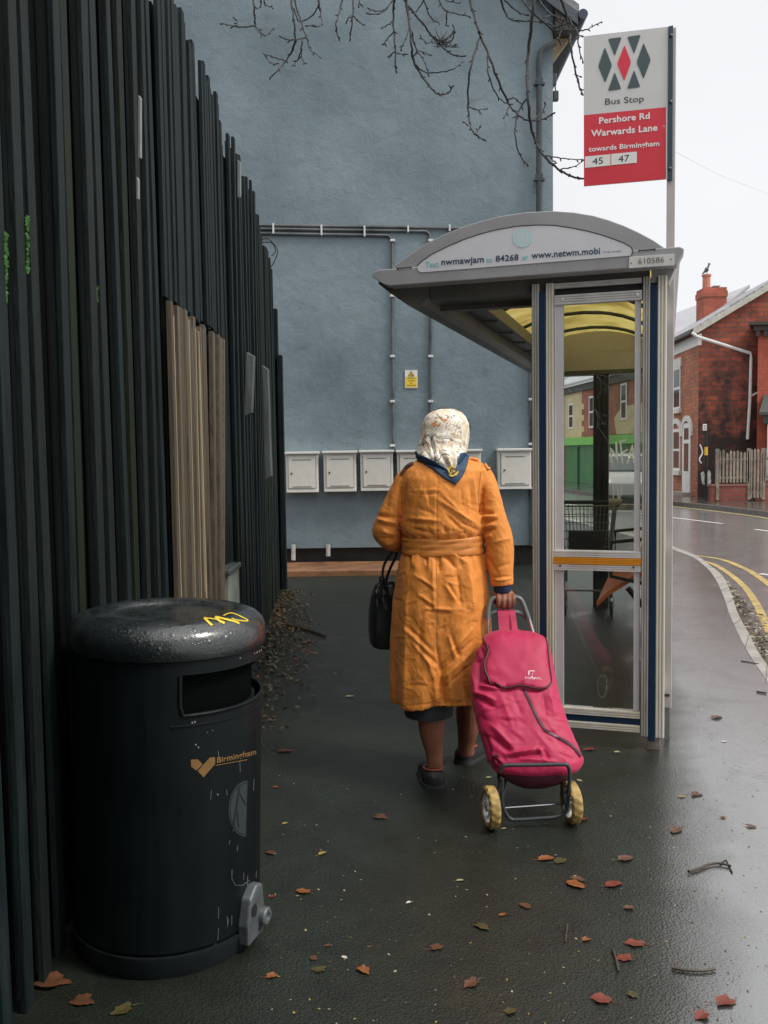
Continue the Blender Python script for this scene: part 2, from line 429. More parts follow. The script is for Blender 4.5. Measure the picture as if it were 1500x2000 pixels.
def stripe(pts, w, z):
    q = MB(); P = catmull(pts, 6)
    L, R_ = [], []
    for i, p in enumerate(P):
        a, b = P[max(0, i-1)], P[min(len(P)-1, i+1)]; d = Vector((b[0]-a[0], b[1]-a[1], 0)).normalized(); nn = Vector((-d.y, d.x, 0))*w/2
        L.append(Vector((p[0], p[1], z))+nn); R_.append(Vector((p[0], p[1], z))-nn)
    for i in range(len(P)-1): q.add([L[i], R_[i], R_[i+1], L[i+1]], [(0, 1, 2, 3)])
    return q
RG = lambda x, y: xy(gnd(x, y, RZ))
q = stripe([RG(1316, 1082), RG(1400, 1091), RG(1450, 1109), RG(1480, 1126), RG(1520, 1160), RG(1560, 1240)], .085, RZ+.004); struct('yellow_line', q, m_yel)
q = stripe([RG(1316, 1090), RG(1380, 1098), RG(1420, 1118), RG(1455, 1148), RG(1480, 1185), RG(1510, 1250)], .075, RZ+.004); struct('yellow_line', q, m_yel)
q = stripe([(a[0]-.22, a[1]) for a in far_k[12:30:2]], .10, RZ+.004); struct('yellow_line', q, m_yel)
for a, b in (((1240, 1002), (1411, 1023)), ((1475, 1034), (1560, 1046)), ((1484, 1121), (1520, 1126)), ((1090, 983), (1150, 990))):
    q = stripe([RG(*a), RG(*b)], .09, RZ+.004); struct('white_line', q, m_wline)

# ------------------------------------------------------------------ blue rendered gable house
WY = 11.4
m_blue = mat('blue_render', (.2, .27, .31)); n, l, b = nodes_of(m_blue)
tc = n.new('ShaderNodeTexCoord'); v = tc.outputs['Object']
big = noisen(n, l, v, .55, 6, .6); mid = noisen(n, l, v, 3.2, 7, .62, .6)
c = ramp(n, l, big, [(.3, (.115, .162, .186)), (.52, (.168, .222, .250)), (.72, (.222, .280, .308))])
sc = ramp(n, l, mid, [(.24, (.62,)*3), (.36, (.93,)*3), (.7, (1.08,)*3)])
c = mixc(n, l, 1.0, c, sc, 'MULTIPLY'); 
fine = ramp(n, l, noisen(n, l, v, 42, 4, .7), [(.3, (.88,)*3), (.7, (1.08,)*3)])
c = mixc(n, l, 1.0, c, fine, 'MULTIPLY')
mps = n.new('ShaderNodeMapping'); mps.inputs['Scale'].default_value = (7, 7, .35); l.new(v, mps.inputs[0])
stn = ramp(n, l, noisen(n, l, mps.outputs[0], 1, 5, .6), [(.22, (.93, .94, .94)), (.40, (1, 1, 1))])
c = mixc(n, l, 1.0, c, stn, 'MULTIPLY')
l.new(c, b.inputs['Base Color']); b.inputs['Roughness'].default_value = .7
h = mathn(n, l, 'ADD', mathn(n, l, 'MULTIPLY', noisen(n, l, v, 7, 5, .6, .5), 1.6), mathn(n, l, 'MULTIPLY', noisen(n, l, v, 55, 4), .5))
bp = n.new('ShaderNodeBump'); bp.inputs['Strength'].default_value = .34; bp.inputs['Distance'].default_value = .02
l.new(h, bp.inputs['Height']); l.new(bp.outputs[0], b.inputs['Normal'])
m_slate = mat('slate', (.20, .205, .21), .55, var=.35, vscale=9, bump=.4, bscale=20)
SLP = .74; WX = at(1080, 300, WY).x; EZ = 6.92; AX = -2.4; AZ = EZ+(WX-AX)*SLP
house = thing('blue_house', 'house with a tall slate blue rendered gable wall facing the bus shelter', 'house', (AX, WY+4, 0))
LX = 2*AX-WX
w = MB()
poly = [(LX, WY, .25), (WX, WY, .25), (WX, WY, EZ), (AX, WY, AZ), (LX, WY, EZ)]
w.prism(poly, (0, 9, 0)); w.build('wall', m_blue, house)
w = MB(); w.box(((LX+WX)/2, WY+4.56, .123), (WX-LX-.1, 8.9, .246)); w.build('plinth', mat('plinth', (.018, .018, .018), .6, var=.4, bump=.5, bscale=20), house)
w = MB()
ov, th = .29, .12
for sgn in (1, -1):
    ex = AX+sgn*(WX-AX+ov); ez = EZ-ov*SLP+.02
    e = [(AX, WY-.16, AZ+.03), (ex, WY-.16, ez), (ex, WY-.16, ez+th), (AX, WY-.16, AZ+.03+th)]
    w.prism(e, (0, 9.3, 0))
w.build('roof', m_slate, house)
w = MB()     # bargeboard, eave box and brackets at the right eave
ex = WX+ov; ez = EZ-ov*SLP
w.prism([(AX, WY-.19, AZ-.10), (ex-.02, WY-.19, ez-.11), (ex-.02, WY-.19, ez+.04), (AX, WY-.19, AZ+.06)], (0, .028, 0))
w.build('bargeboard', mat('blue_grey_board', (.05, .065, .08), .5), house)
w = MB()
w.prism([(WX+.005, WY-.155, ez-.16), (ex-.03, WY-.155, ez-.16), (ex-.03, WY-.155, ez+.0), (WX+.005, WY-.155, EZ-.03)], (0, 9.2, 0))
w.build('eave_box', mat('eave_dark', (.035, .035, .03), .6, var=.3), house)
m_tan = mat('tan_timber', (.26, .19, .11), .6, var=.3)
for k in range(5):
    y0 = WY+.05+k*1.1; w = MB()
    w.prism([(WX+.004, y0, ez-.165), (WX+.22, y0, ez-.165), (WX+.004, y0, ez-.46)], (0, .10, 0))
    w.build('eave_bracket', m_tan, house)
w = MB(); w.tube([(ex+.04, WY-.2, ez+.01), (ex+.04, WY+9, ez+.01)], .06, 12); w.build('gutter', mat('gutter_blue', (.03, .045, .07), .35), house)
w = MB()
A = lambda x, y: at(x, y, WY-.07)
pp = [at(1086, 84, WY-.09), A(1066, 93), A(1056, 101), A(1053.5, 115), A(1053, 260), A(1053, 520), A(1053, 1060)]
w.tube(pp, .036, 12); w.build('downpipe', m_darkpipe, house, smooth=True)
for y in (165, 352): 
    w = MB(); p = A(1053, y); w.box(p, (.13, .08, .022)); w.box(p+Vector((0, -.0, .04)), (.082, .082, .06)); w.build('pipe_bracket', m_darkpipe, house)
C = lambda x, y: at(x, y, WY-.025)
cnd = []
cnd.append([C(500, 440), C(700, 443), C(905, 446), C(1040, 447), C(1037, 460), C(1037, 1066)])
cnd.append([C(500, 447), C(833, 452), C(839, 458), C(841, 600), C(841, 905)])
cnd.append([C(500, 456), C(758, 460), C(766, 468), C(767, 700), C(769, 905)])
m_cond = mat('weathered_conduit', (.035, .042, .045), .35, col2=(.15, .155, .16), vscale=2.2, detail=6)
for P in cnd:
    w = MB(); w.tube(P, .019, 8); w.build('conduit', m_cond, house, smooth=True)
def clip(x, y, d):
    w = MB(); w.box(C(x, y), d, chamf=.004); w.build('conduit_clip', m_clip, house)
for x, y in ((534, 447), (628, 450), (712, 452)): clip(x, y, (.022, .06, .13))
for x, y in ((797, 448), (878, 446)): clip(x, y, (.022, .06, .08))
for y in (470, 578, 696, 784, 870): clip(766.5, y, (.06, .06, .03))
for y in (470, 696, 784): clip(841, y, (.06, .06, .03))
for y in (780, 867, 953): clip(1037, y, (.06, .06, .03))
for x, yb in ((573, 1094), (641, 1086)):
    w = MB(); w.tube([at(x, 1064, WY-.05), at(x, yb, WY-.05)], .028, 10); w.build('waste_pipe', mat('waste_white', (.42, .42, .40), .5, var=.2), house, smooth=True)
w = MB(); z = 5.9
w.box((WX+.03, WY+.1, at(1080, 150, WY).z), (.06, .07, .14), chamf=.01); w.tube([at(1084, 158, WY+.1), at(1085, 180, WY+.1)], .008)
w.box(at(1085, 188, WY+.1), (.07, .07, .12), chamf=.01); w.build('cable_junction', m_darkpipe, house)
# step at the foot of the wall
w = MB(); a, b2 = -1.6, at(780, 1110, WY).x
w.box(((a+b2)/2, WY-.40, .02), (b2-a, .86, .10), chamf=.012)
struct('brown_path_edging', w, mat('brown_concrete', (.20, .095, .045), .6, var=.35, vscale=4, bump=.5, bscale=40, bdist=.004))
# meter boxes
m_box = mat('meter_box_white', (.70, .685, .64), .45, var=.05, vscale=3)
m_boxd = mat('meter_box_door', (.64, .625, .57), .45, var=.07, vscale=4)
bl = [('meter cabinet cut off by the end of the dark fence', 487, 3), ('meter cabinet nearest the fence that shows its whole door', 560, 3),
      ('meter cabinet second of the fully seen ones counted from the fence', 633, 2), ('meter cabinet left of the pipe that drops to it, touching the pipe', 704, 1),
      ('meter cabinet half hidden by the left side of the headscarf', 775, 1), ('meter cabinet peeping out right of the headscarf', 873, 0),
      ('meter cabinet standing alone next to the shelter post', 970, -1)]
for lab, x, dy in bl:
    p0 = at(x, 882+dy*1.6, WY); p1 = at(x+64, 956+dy*1.6, WY); cx = (p0.x+p1.x)/2; wz = (p0.x-p1.x); H = p0.z-p1.z; W = p1.x-p0.x
    t = thing('meter_box', lab, 'meter box', (cx, WY, p1.z), 0, 'meter boxes in a row on the blue wall')
    q = MB(); zc = (p0.z+p1.z)/2
    q.box((cx, WY-.075, zc), (W, .15, H), chamf=.008)
    q.box((cx, WY-.10, p0.z+.012), (W+.03, .20, .03), chamf=.006)
    q.box((cx, WY-.155, p1.z+.022), (W-.02, .02, .03))
    q.build('body', m_box, t)
    q = MB(); q.box((cx, WY-.16, zc+.01), (W-.07, .022, H-.09), chamf=.005); d = q.build('door', m_boxd, t)
    q = MB()
    for zz in (zc+H/2-.075, zc-H/2+.075): q.box((cx, WY-.1725, zz), (W-.17, .004, .008))
    for s in (-1, 1): q.box((cx+s*(W/2-.033), WY-.15, zc), (.006, .012, H-.09))
    q.build('slot', mat('slot_grey', (.16, .15, .14), .6) if 'slot_grey' not in bpy.data.materials else bpy.data.materials['slot_grey'], d)
    q = MB(); q.lathe([(.011, 0), (.011, -.012)], (cx-W/2+.075, WY-.168, zc), 10, 'Y'); q.build('lock', m_dark, d)
# warning sign
pn = Vector((0, -1, 0)); SY = WY-.012
t = thing('warning_sign', 'small yellow and white warning sign with a black triangle on the blue wall', 'sign', at(803, 758, WY))
PS = lambda x, y, o=0: at(x, y, SY-o)
q = MB(); q.prism([PS(791, 723), PS(815.5, 723), PS(815.5, 758), PS(791, 758)], (0, .01, 0)); pl = q.build('plate', m_white, t)
ym = mat('sign_yellow', (.80, .56, .05), .45)
q = MB(); q.prism([PS(792.5, 736, .002), (PS(814, 736, .002)), PS(814, 756.5, .002), PS(792.5, 756.5, .002)], (0, .001, 0)); q.prism([PS(803, 724, .002), PS(809.5, 734.5, .002), PS(796.5, 734.5, .002)], (0, .001, 0)); q.build('yellow_field', ym, t)
q = MB()
tri = [(803, 724.5), (808.6, 734), (797.4, 734)]
for i in range(3):
    a, b2 = tri[i], tri[(i+1) % 3]; q.tube([PS(*a, .004), PS(*b2, .004)], .0035, 4)
q.ball(PS(803, 731, .004), .008, 8, 4)
for y, (x0, x1) in ((738.5, (795, 811)), (743.5, (797, 809)), (748, (801, 805)), (752.5, (795, 812))):
    x = x0
    while x < x1:
        ww = random.uniform(1.0, 2.2); q.prism([PS(x, y-.8, .0035), PS(x+ww, y-.8, .0035), PS(x+ww, y+.8, .0035), PS(x, y+.8, .0035)], (0, .001, 0)); x += ww+.5
q.build('print', mat('ochre_print', (.22, .14, .02), .6), t)

# ------------------------------------------------------------------ dark slatted fence
fpath = [(-5, -1.02), (-1.2, -1.005), (1.6, -.985), (2.7, -.98), (3.8, -.93), (4.65, -.915), (5.6, -.935), (6.5, -.97), (8.2, -1.08), (9.62, -1.155)]
def fx(y):
    for (a, xa), (b_, xb) in zip(fpath, fpath[1:]):
        if y <= b_: t_ = (y-a)/(b_-a); t_ = t_*t_*(3-2*t_)*.4+t_*.6; return xa+(xb-xa)*t_
    return fpath[-1][1]
fence = thing('slatted_fence', 'very tall dark painted fence of ragged vertical timber slats behind the litter bin', 'fence', (-1.0, 4, 0))
m_bare = mat('bare_timber', (.17, .135, .09), .6, var=.35, vscale=6, stretch=(5, 22, .3), bump=.6, bscale=26, bdist=.004, col2=(.055, .042, .026))
m_backs = mat('fence_gap_shade', (.004, .006, .006), .8, spec=.1, var=.4, vscale=6, stretch=(3, 3, .4))  # shade of the gaps put into a near-black backing colour
slat, bare, back = MB(), MB(), MB()
m_bareset = [m_bare, mat('bare_timber_shaded', (.075, .058, .038), .65, var=.4, vscale=6, stretch=(5, 22, .3), bump=.6, bscale=26, bdist=.004), mat('bare_timber_lit', (.36, .285, .19), .6, var=.25, vscale=6, stretch=(5, 22, .3), bump=.5, bscale=26, bdist=.004)]  # lit edges and dark gaps between boards put into pale and dark tones
rnd = random.Random(3)
y = -4.0; k = 0  # stretch behind the camera is added, unseen, to keep the left dark
def board(q, y0, x0, wd, th, z0, z1, lean=0.0, ybot=None):
    yb = y0 if ybot is None else ybot
    P = []
    for zz, yy in ((z0, yb), (z1, y0)):
        lx = lean*(zz)/3
        P += [Vector((x0+lx, yy-wd/2, zz)), Vector((x0+lx+th, yy-wd/2, zz)), Vector((x0+lx+th, yy+wd/2, zz)), Vector((x0+lx, yy+wd/2, zz))]
    q.add(P, [(0, 3, 2, 1), (4, 5, 6, 7), (0, 1, 5, 4), (1, 2, 6, 5), (2, 3, 7, 6), (3, 0, 4, 7)])
while y < 9.62:
    near = y < 3.6
    per = rnd.uniform(.125, .142) if near else (rnd.uniform(.054, .070) if 3.78 < y < 5.1 else rnd.uniform(.095, .13))
    wd = rnd.uniform(.046, .066) if near else rnd.uniform(.040, .058)
    H = 3.43-.012*max(0, y-4)+rnd.uniform(-.05, .05)+.02*math.sin(y*2.1)
    if 7.15 < y < 7.35: H -= .1
    if 9.3 < y: H -= .06
    pr = rnd.uniform(.0, .022); lean = rnd.uniform(-.02, .02)
    if 3.82 < y < 5.06:
        board(slat, y, fx(y)+pr, wd, .018, 2.10+rnd.uniform(-.02, .02), H, lean)
        sh = -max(0, (y-4.35))*.52
        board(bare, y, fx(y)+pr+rnd.uniform(0, .028), wd*.86, .022, .0, 2.09+rnd.uniform(-.02, .012), lean, ybot=y+sh); bare.m[-6:] = [(0, 1, 0, 0, 1)[k % 5]]*6; board(bare, y+.024, fx(y)+.03+rnd.uniform(0, .006), .010, .012, .0, 2.07+rnd.uniform(-.03, 0), lean, ybot=y+sh+.024); bare.m[-6:] = [2 if k % 2 else 0]*6
    else:
        board(slat, y, fx(y)+pr, wd, .018, .0, H, lean); slat.m[-6:] = [rnd.choice((0, 0, 0, 1, 1, 2))]*6
    y += per; k += 1
y = -4.0
while y < 9.66:
    if not (4.95 < y < 5.05): board(back, y, fx(y)-.045, .1325, .02, .0, 3.34+rnd.uniform(-.05, .05))
    y += .133
for zz in (.5, 1.6, 2.8):
    ys = [-4+.5*i for i in range(28)]
    for a, b2 in zip(ys, ys[1:]):
        back.add([(fx(a)-.06, a, zz), (fx(b2)-.06, b2, zz), (fx(b2)-.11, b2, zz), (fx(a)-.11, a, zz), (fx(a)-.06, a, zz+.1), (fx(b2)-.06, b2, zz+.1), (fx(b2)-.11, b2, zz+.1), (fx(a)-.11, a, zz+.1)],
                 [(0, 1, 2, 3), (4, 5, 6, 7), (0, 1, 5, 4), (2, 3, 7, 6)])
slat.build('slat_panel', [m_wood_dark, mat('fence_paint_worn', (.013, .020, .021), .62, spec=.16, col2=(.010, .014, .013), vscale=9, detail=7, stretch=(3, 3, .5), bump=.7, bscale=30, bdist=.005), mat('fence_paint_algae', (.009, .015, .014), .65, spec=.15, col2=(.014, .020, .011), vscale=4, detail=6, stretch=(3, 3, .4), bump=.6, bscale=30, bdist=.005)], fence, bevel=.002)
tag(bare.build('bare_panel', m_bareset, fence, bevel=.002), 'patch of unpainted brown timber boards')
back.build('backing_panel', m_backs, fence)
# fence end post
q = MB(); q.box((fx(9.6)+.0, 9.69, 1.5), (.09, .09, 3.0), chamf=.006); q.box((fx(9.6)+.07, 9.62, 1.25), (.05, .10, 2.5)); q.build('end_post', m_wood_dark, fence)
m_gboard = mat('weathered_board', (.075, .088, .088), .6, var=.3, vscale=8, stretch=(4, 4, .4), bump=.3)
def loose(x, y0, y1, x2=None, wpx=11):
    Yd = (fx(6)+.05)/((x-750)/FPX)
    Yd = abs(Yd); x2 = x2 or x
    a, b2 = at(x-wpx/2, y0, Yd), at(x+wpx/2, y0+8, Yd); c, d = at(x2+wpx/2, y1-6, Yd-.05), at(x2-wpx/2, y1, Yd-.05)
    q = MB(); q.prism([a, b2, c, d], (.012, .02, 0)); q.build('loose_board', m_gboard, fence)
loose(488, 688, 812, 484, 13); loose(517, 714, 936, 524, 10)
q = MB()  # sky showing through slits painted as pale strips, plus one lighter piece
for (x, ya, yb, ww) in ((272, 186, 308, 3.4), (268, 346, 388, 2.6), (466.5, 312, 385, 5)):
    Yd = abs(.90/((x-750)/FPX)) if x < 400 else abs(.95/((x-750)/FPX))
    q.prism([at(x-ww/2, ya, Yd), at(x+ww/2, ya+5, Yd), at(x+ww/2, yb, Yd), at(x-ww/2, yb, Yd)], (.004, .01, 0))
tag(q.build('sky_slit', mat('sky_slit_pale', (.20, .22, .215), .6, var=.2), fence), 'pale strips painted for sky seen through slits, and one lighter piece')
# ivy
m_ivy = mat('ivy_leaf', (.055, .17, .028), .45, var=.4, vscale=30)
for lab, x, ya, yb, nn in (('bright green ivy sprig poking through the gap at the left edge of the photo', 12, 455, 590, 26), ('narrow bright green ivy sprig in the second gap of the fence', 54, 425, 530, 26),
                           ('darker ivy sprig between slats, low on the fence above the bin', 192, 800, 882, 16), ('tiny ivy sprig between slats, above the lower sprig', 190, 560, 600, 8)):
    q = MB(); r2 = random.Random(x); nn *= 2
    Yd = abs((fx(2.4)+.012)/((x-750)/FPX))
    for i in range(nn):
        t_ = r2.random(); p = at(x+r2.uniform(-2.5, 2.5)*(1-abs(t_-.4)), ya+(yb-ya)*t_, Yd)
        s = r2.uniform(.005, .012); a = r2.uniform(0, 6.28); tl = r2.uniform(-.6, .6)
        u = Vector((cos(a)*.5, cos(a)*.3, sin(a)))*s; w_ = Vector((sin(a)*.6, tl*.5, -cos(a)))*s*.6
        q.add([p-u, p-u*.2+w_, p+u, p-u*.2-w_, p+Vector((.003, 0, .002))], [(0, 1, 4), (1, 2, 4), (2, 3, 4), (3, 0, 4)])
    top(q, 'ivy_sprig', m_ivy, lab, 'plant', 'ivy sprigs in the fence')
# cabinet at the foot of the fence
t = thing('utility_cabinet', 'low pale grey green cabinet with black runs of paint at the foot of the fence', 'cabinet', (-.88, 5.0, 0))
q = MB(); a = at(405, 1130, 4.85); b2 = at(447, 1130, 4.85)
q.box(((a.x+b2.x)/2, 5.02, .40), (b2.x-a.x, .34, .80), chamf=.006); q.build('body', mat('pale_green_paint', (.26, .29, .25), .5, var=.25, vscale=8), t)
q = MB(); q.box(((a.x+b2.x)/2, 5.0, .815), (b2.x-a.x+.03, .38, .03), chamf=.006); q.build('lid', mat('cabinet_lid', (.07, .085, .08), .4), t)
q = MB()
FY = 4.845
for (x, ya, yb, ww) in ((411, 1146, 1158, 2), (434, 1139, 1150, 2.4), (440, 1118, 1131, 1), (418, 1131, 1132, 30), (408, 1160, 1166, 1.6)):
    q.prism([at(x-ww/2, ya, FY), at(x+ww/2, ya, FY), at(x+ww/2*.7, yb, FY), at(x-ww/2*.6, yb, FY)], (0, -.002, 0))
q.build('paint_run', m_dark, t)
# dead tendril on the fence end
q = MB(); q.tube([at(*p, 9.3) for p in catmull([(508, 470), (522, 466), (536, 478), (542, 492), (536, 510), (529, 522)], 5)], .006, 5)
q.tube([at(*p, 9.3) for p in catmull([(510, 474), (530, 474), (538, 490), (530, 500)], 5)], .005, 5)
top(q, 'dead_tendril', m_dark, 'looped dead climber stem on the far top end of the fence', 'plant')

# leafy screen added behind the camera, unseen, to shade the left side
m_shade_screen = mat('screen_foliage', (.022, .035, .018), .6, var=.4, vscale=3, spec=.2)
q = MB(); rh = random.Random(8)
q.box((-2.4, -4.9, 3.0), (7.4, .9, 6.0))
for k in range(9000):
    x, z = rh.uniform(-6.2, 1.5), rh.uniform(0, 6.4)
    p = Vector((x, -4.35+rh.gauss(0, .18)+.25*sin(x*2+z), z)); a = rh.uniform(0, 6.28); s = rh.uniform(.05, .12)
    u = Vector((cos(a), rh.uniform(-.5, .5), sin(a)))*s; w = Vector((-sin(a), rh.uniform(-.5, .5), cos(a)))*s*.45
    q.add([p-u, p+w, p+u, p-w], [(0, 1, 2, 3)])
top(q, 'shade_screen', m_shade_screen, 'tall dark leafy screen added unseen behind the camera to shade the left side', 'shade_screen')
# ------------------------------------------------------------------ brick and far houses
def brick_mat(name, c1, c2, mortar, scale=1.0, grime=None, front=False, gz=(0, 1)):
    m = mat(name, c1, .75); n, l, b = nodes_of(m)
    tc = n.new('ShaderNodeTexCoord'); sp = n.new('ShaderNodeSeparateXYZ'); l.new(tc.outputs['Object'], sp.inputs[0])
    cb = n.new('ShaderNodeCombineXYZ'); l.new(mathn(n, l, 'ADD', sp.outputs[0], sp.outputs[1]), cb.inputs[0]); l.new(sp.outputs[2], cb.inputs[1])
    bt = n.new('ShaderNodeTexBrick'); l.new(cb.outputs[0], bt.inputs['Vector'])
    bt.inputs['Color1'].default_value = (*c1, 1); bt.inputs['Color2'].default_value = (*c2, 1); bt.inputs['Mortar'].default_value = (*mortar, 1)
    bt.inputs['Scale'].default_value = 1; bt.inputs['Brick Width'].default_value = .3*scale; bt.inputs['Row Height'].default_value = .115*scale
    bt.inputs['Mortar Size'].default_value = .012*scale; bt.inputs['Bias'].default_value = -.1
    col = bt.outputs['Color']
    nz = noisen(n, l, tc.outputs['Object'], 1.2, 6, .65)
    col = mixc(n, l, 1.0, col, ramp(n, l, nz, [(.3, (.6,)*3), (.65, (1.15,)*3)]), 'MULTIPLY')
    if grime:
        gn = noisen(n, l, tc.outputs['Object'], 1.6, 8, .75, .0)
        zz = mathn(n, l, 'MULTIPLY', mathn(n, l, 'SUBTRACT', sp.outputs[2], gz[0]), 1/(gz[1]-gz[0]))
        f = mathn(n, l, 'SUBTRACT', mathn(n, l, 'ADD', gn, .10), mathn(n, l, 'MULTIPLY', zz, .25))
        f = ramp(n, l, f, [(.44, (0,)*3), (.62, (.92,)*3)])
        col = mixc(n, l, f, col, grime)
    l.new(col, b.inputs['Base Color'])
    bp = n.new('ShaderNodeBump'); bp.inputs['Strength'].default_value = .4; bp.inputs['Distance'].default_value = .01
    l.new(bt.outputs['Fac'], bp.inputs['Height']); bp.invert = True; l.new(bp.outputs[0], b.inputs['Normal'])
    return m
m_brick = brick_mat('orange_brick', (.48, .15, .065), (.33, .10, .05), (.17, .12, .09))
m_brick_d = brick_mat('sooty_brick', (.40, .085, .045), (.20, .05, .03), (.12, .08, .06), 1.25, grime=(.012, .012, .011), gz=(1.5, 6.5))
m_stone = mat('stone_white', (.62, .60, .56), .6, var=.1)
# house across the road: front along f, side (gable) along s
HC = Vector((*at(1365, 700, 27.0).xy, 0)); fa = radians(4)
f = Vector((sin(fa), cos(fa), 0)); s_ = Vector((cos(fa), -sin(fa), 0)); fn = -s_; sn = -f
t = thing('brick_terrace_house', 'orange red brick terraced house with a sooty gable and white arched door across the road', 'house', HC, -fa)
ez = 4.95; W_ = 5.6; D_ = 17.0; rz = ez+W_/2*.60
def HP(a, b_, z): return HC+s_*a+f*b_+Vector((0, 0, z))
w = MB(); w.prism([HP(0, .0, 0), HP(W_, .0, 0), HP(W_, 0, ez), HP(W_/2, 0, rz), HP(0, 0, ez)], f*.3); w.build('gable_wall', m_brick_d, t)
w = MB(); w.prism([HP(-.004, .01, 0), HP(-.004, D_, 0), HP(-.004, D_, ez), HP(-.004, .01, ez)], s_*.3); w.build('front_wall', m_brick, t)
w = MB(); w.prism([HP(-.03, -.02, ez-.42), HP(-.03, D_, ez-.42), HP(-.03, D_, ez-.08), HP(-.03, -.02, ez-.08)], s_*.1); w.build('eave_band', m_white, t)
w = MB()
w.prism([HP(-.22, -.12, ez-.05), HP(W_/2, -.12, rz+.07), HP(W_/2, -.12, rz+.19), HP(-.22, -.12, ez+.07)], f*(D_+.1))
w.prism([HP(W_+.2, -.12, ez-.05), HP(W_/2, -.12, rz+.07), HP(W_/2, -.12, rz+.19), HP(W_+.2, -.12, ez+.07)], f*(D_+.1))
m_slates = mat('pale_slates', (.36, .36, .37), .6); n, l, b = nodes_of(m_slates)
tc = n.new('ShaderNodeTexCoord'); bt = n.new('ShaderNodeTexBrick'); mp = n.new('ShaderNodeMapping'); mp.inputs['Rotation'].default_value = (0, 0, pi/2)
l.new(tc.outputs['Object'], mp.inputs[0]); l.new(mp.outputs[0], bt.inputs['Vector']); bt.inputs['Scale'].default_value = 1; bt.inputs['Brick Width'].default_value = .3; bt.inputs['Row Height'].default_value = .22
bt.inputs['Mortar Size'].default_value = .012; bt.inputs['Color1'].default_value = (.42, .42, .43, 1); bt.inputs['Color2'].default_value = (.25, .25, .26, 1); bt.inputs['Mortar'].default_value = (.07, .07, .07, 1)
l.new(bt.outputs['Color'], b.inputs['Base Color'])
w.build('roof', m_slates, t)
w = MB(); w.prism([HP(-.2, -.16, ez-.14), HP(W_/2, -.16, rz-.06), HP(W_/2, -.16, rz+.12), HP(-.2, -.16, ez+.04)], f*.04)
w.build('verge_board', mat('cream_board', (.50, .48, .42), .6, var=.2), t)
w = MB(); w.tube([HP(-.26, -.1, ez-.06), HP(-.26, D_, ez-.06)], .05, 8); w.build('gutter', mat('dark_gutter', (.04, .04, .04), .5), t)
w = MB(); w.tube([HP(-.25, -.13, ez-.06), HP(-.1, -.16, ez-.18), onplane(1466, 690, HP(0, -.1, 0), sn), onplane(1467, 700, HP(0, -.1, 0), sn), onplane(1465, 775, HP(0, -.1, 0), sn), onplane(1460, 858, HP(0, -.1, 0), sn)], .045, 8)
w.tube([onplane(1464, 775, HP(0, -.1, 0), sn), onplane(1483, 765, HP(0, -.1, 0), sn)], .03, 6)
w.build('downpipe', m_white, t, smooth=True)
def chim(px0, px1, py0, Yd, name='chimney'):
    a = at(px0, py0, Yd); b_ = at(px1, py0, Yd); cx = (a.x+b_.x)/2; wd = b_.x-a.x
    q = MB(); q.box((cx, Yd, a.z-.9), (wd*.96, wd, 2.0)); q.box((cx, Yd, a.z-.12), (wd*1.03, wd*1.06, .20)); q.box((cx, Yd, a.z-.03), (wd*.94, wd*.94, .08))
    c = q.build(name, brick_mat('chimney_brick', (.50, .11, .06), (.40, .09, .05), (.25, .12, .09), .85), t)
    q = MB(); q.lathe([(.15, 0), (.135, .15), (.13, .52), (.16, .54), (.16, .60), (.11, .60), (.1, .3)], (cx-wd*.22, Yd, a.z), 14); q.build('chimney_pot', mat('terracotta', (.50, .20, .12), .7), c, smooth=True)
    q = MB(); q.box((cx+wd*.18, Yd, a.z+.1), (.16, .16, .13), chamf=.02); q.box((cx+wd*.18, Yd, a.z+.19), (.24, .24, .03)); q.build('flue_cap', mat('flue_grey', (.25, .25, .25), .5), c)
    return cx-wd*.22, Yd, a.z+.60
cpos = chim(1367, 1412, 571, 31.5)
# windows / door in the front wall, laid out on its plane
def FP(x, y, o=0): return onplane(x, y, HP(-.006-o, 0, 0), fn)
def fwin(x0, x1, yt, yb, arch=False):
    a = (FP(x0, yb)-HC).dot(f); b_ = (FP(x1, yb)-HC).dot(f)
    z1 = FP(x1, yt).z; z0 = FP(x1, yb).z
    lo, hi = min(a, b_), max(a, b_)
    return lo, hi, z0, z1
def rect(lo, hi, z0, z1, o0, th): return ([HP(o0, lo, z0), HP(o0, hi, z0), HP(o0, hi, z1), HP(o0, lo, z1)], s_*th)
def sash(lo, hi, z0, z1):
    q = MB(); q.prism(*rect(lo, hi, z0, z1, -.03, .03)); p = q.build('window', m_white, t)
    q = MB(); hh = (z0+z1)/2
    q.prism(*rect(lo+.07, hi-.07, z0+.07, hh-.04, -.035, .004)); q.prism(*rect(lo+.07, hi-.07, hh+.04, z1-.07, -.035, .004)); q.build('pane', m_pane, p)
    q = MB(); q.prism(*rect(lo-.1, hi+.1, z0-.14, z0, -.10, .1)); q.build('sill', m_stone, p)
    q = MB(); q.prism(*rect(lo-.12, hi+.12, z1, z1+.28, -.045, .045)); q.build('lintel', m_stone, p)
zt = FP(1328, 700).z
for lo, hi, z0, z1 in ((2.05, 3.05, 2.75, 4.1), (6.2, 7.2, 2.75, 4.1)): sash(lo, hi, z0, z1)
def arch_ring(lo, hi, z0, zs, rise, wd, o, th):
    out, inn = [], []
    for i in range(13):
        a = pi*i/12; c = (lo+hi)/2; r = (hi-lo)/2
        out.append((c+cos(a)*(r+wd), zs+sin(a)*(rise+wd))); inn.append((c+cos(a)*r, zs+sin(a)*rise))
    P = out+inn[::-1]
    P = [(hi+wd, z0)]+out+[(lo-wd, z0), (lo, z0)]+inn[::-1]+[(hi, z0)]
    return [HP(o, a, z) for a, z in P], s_*th
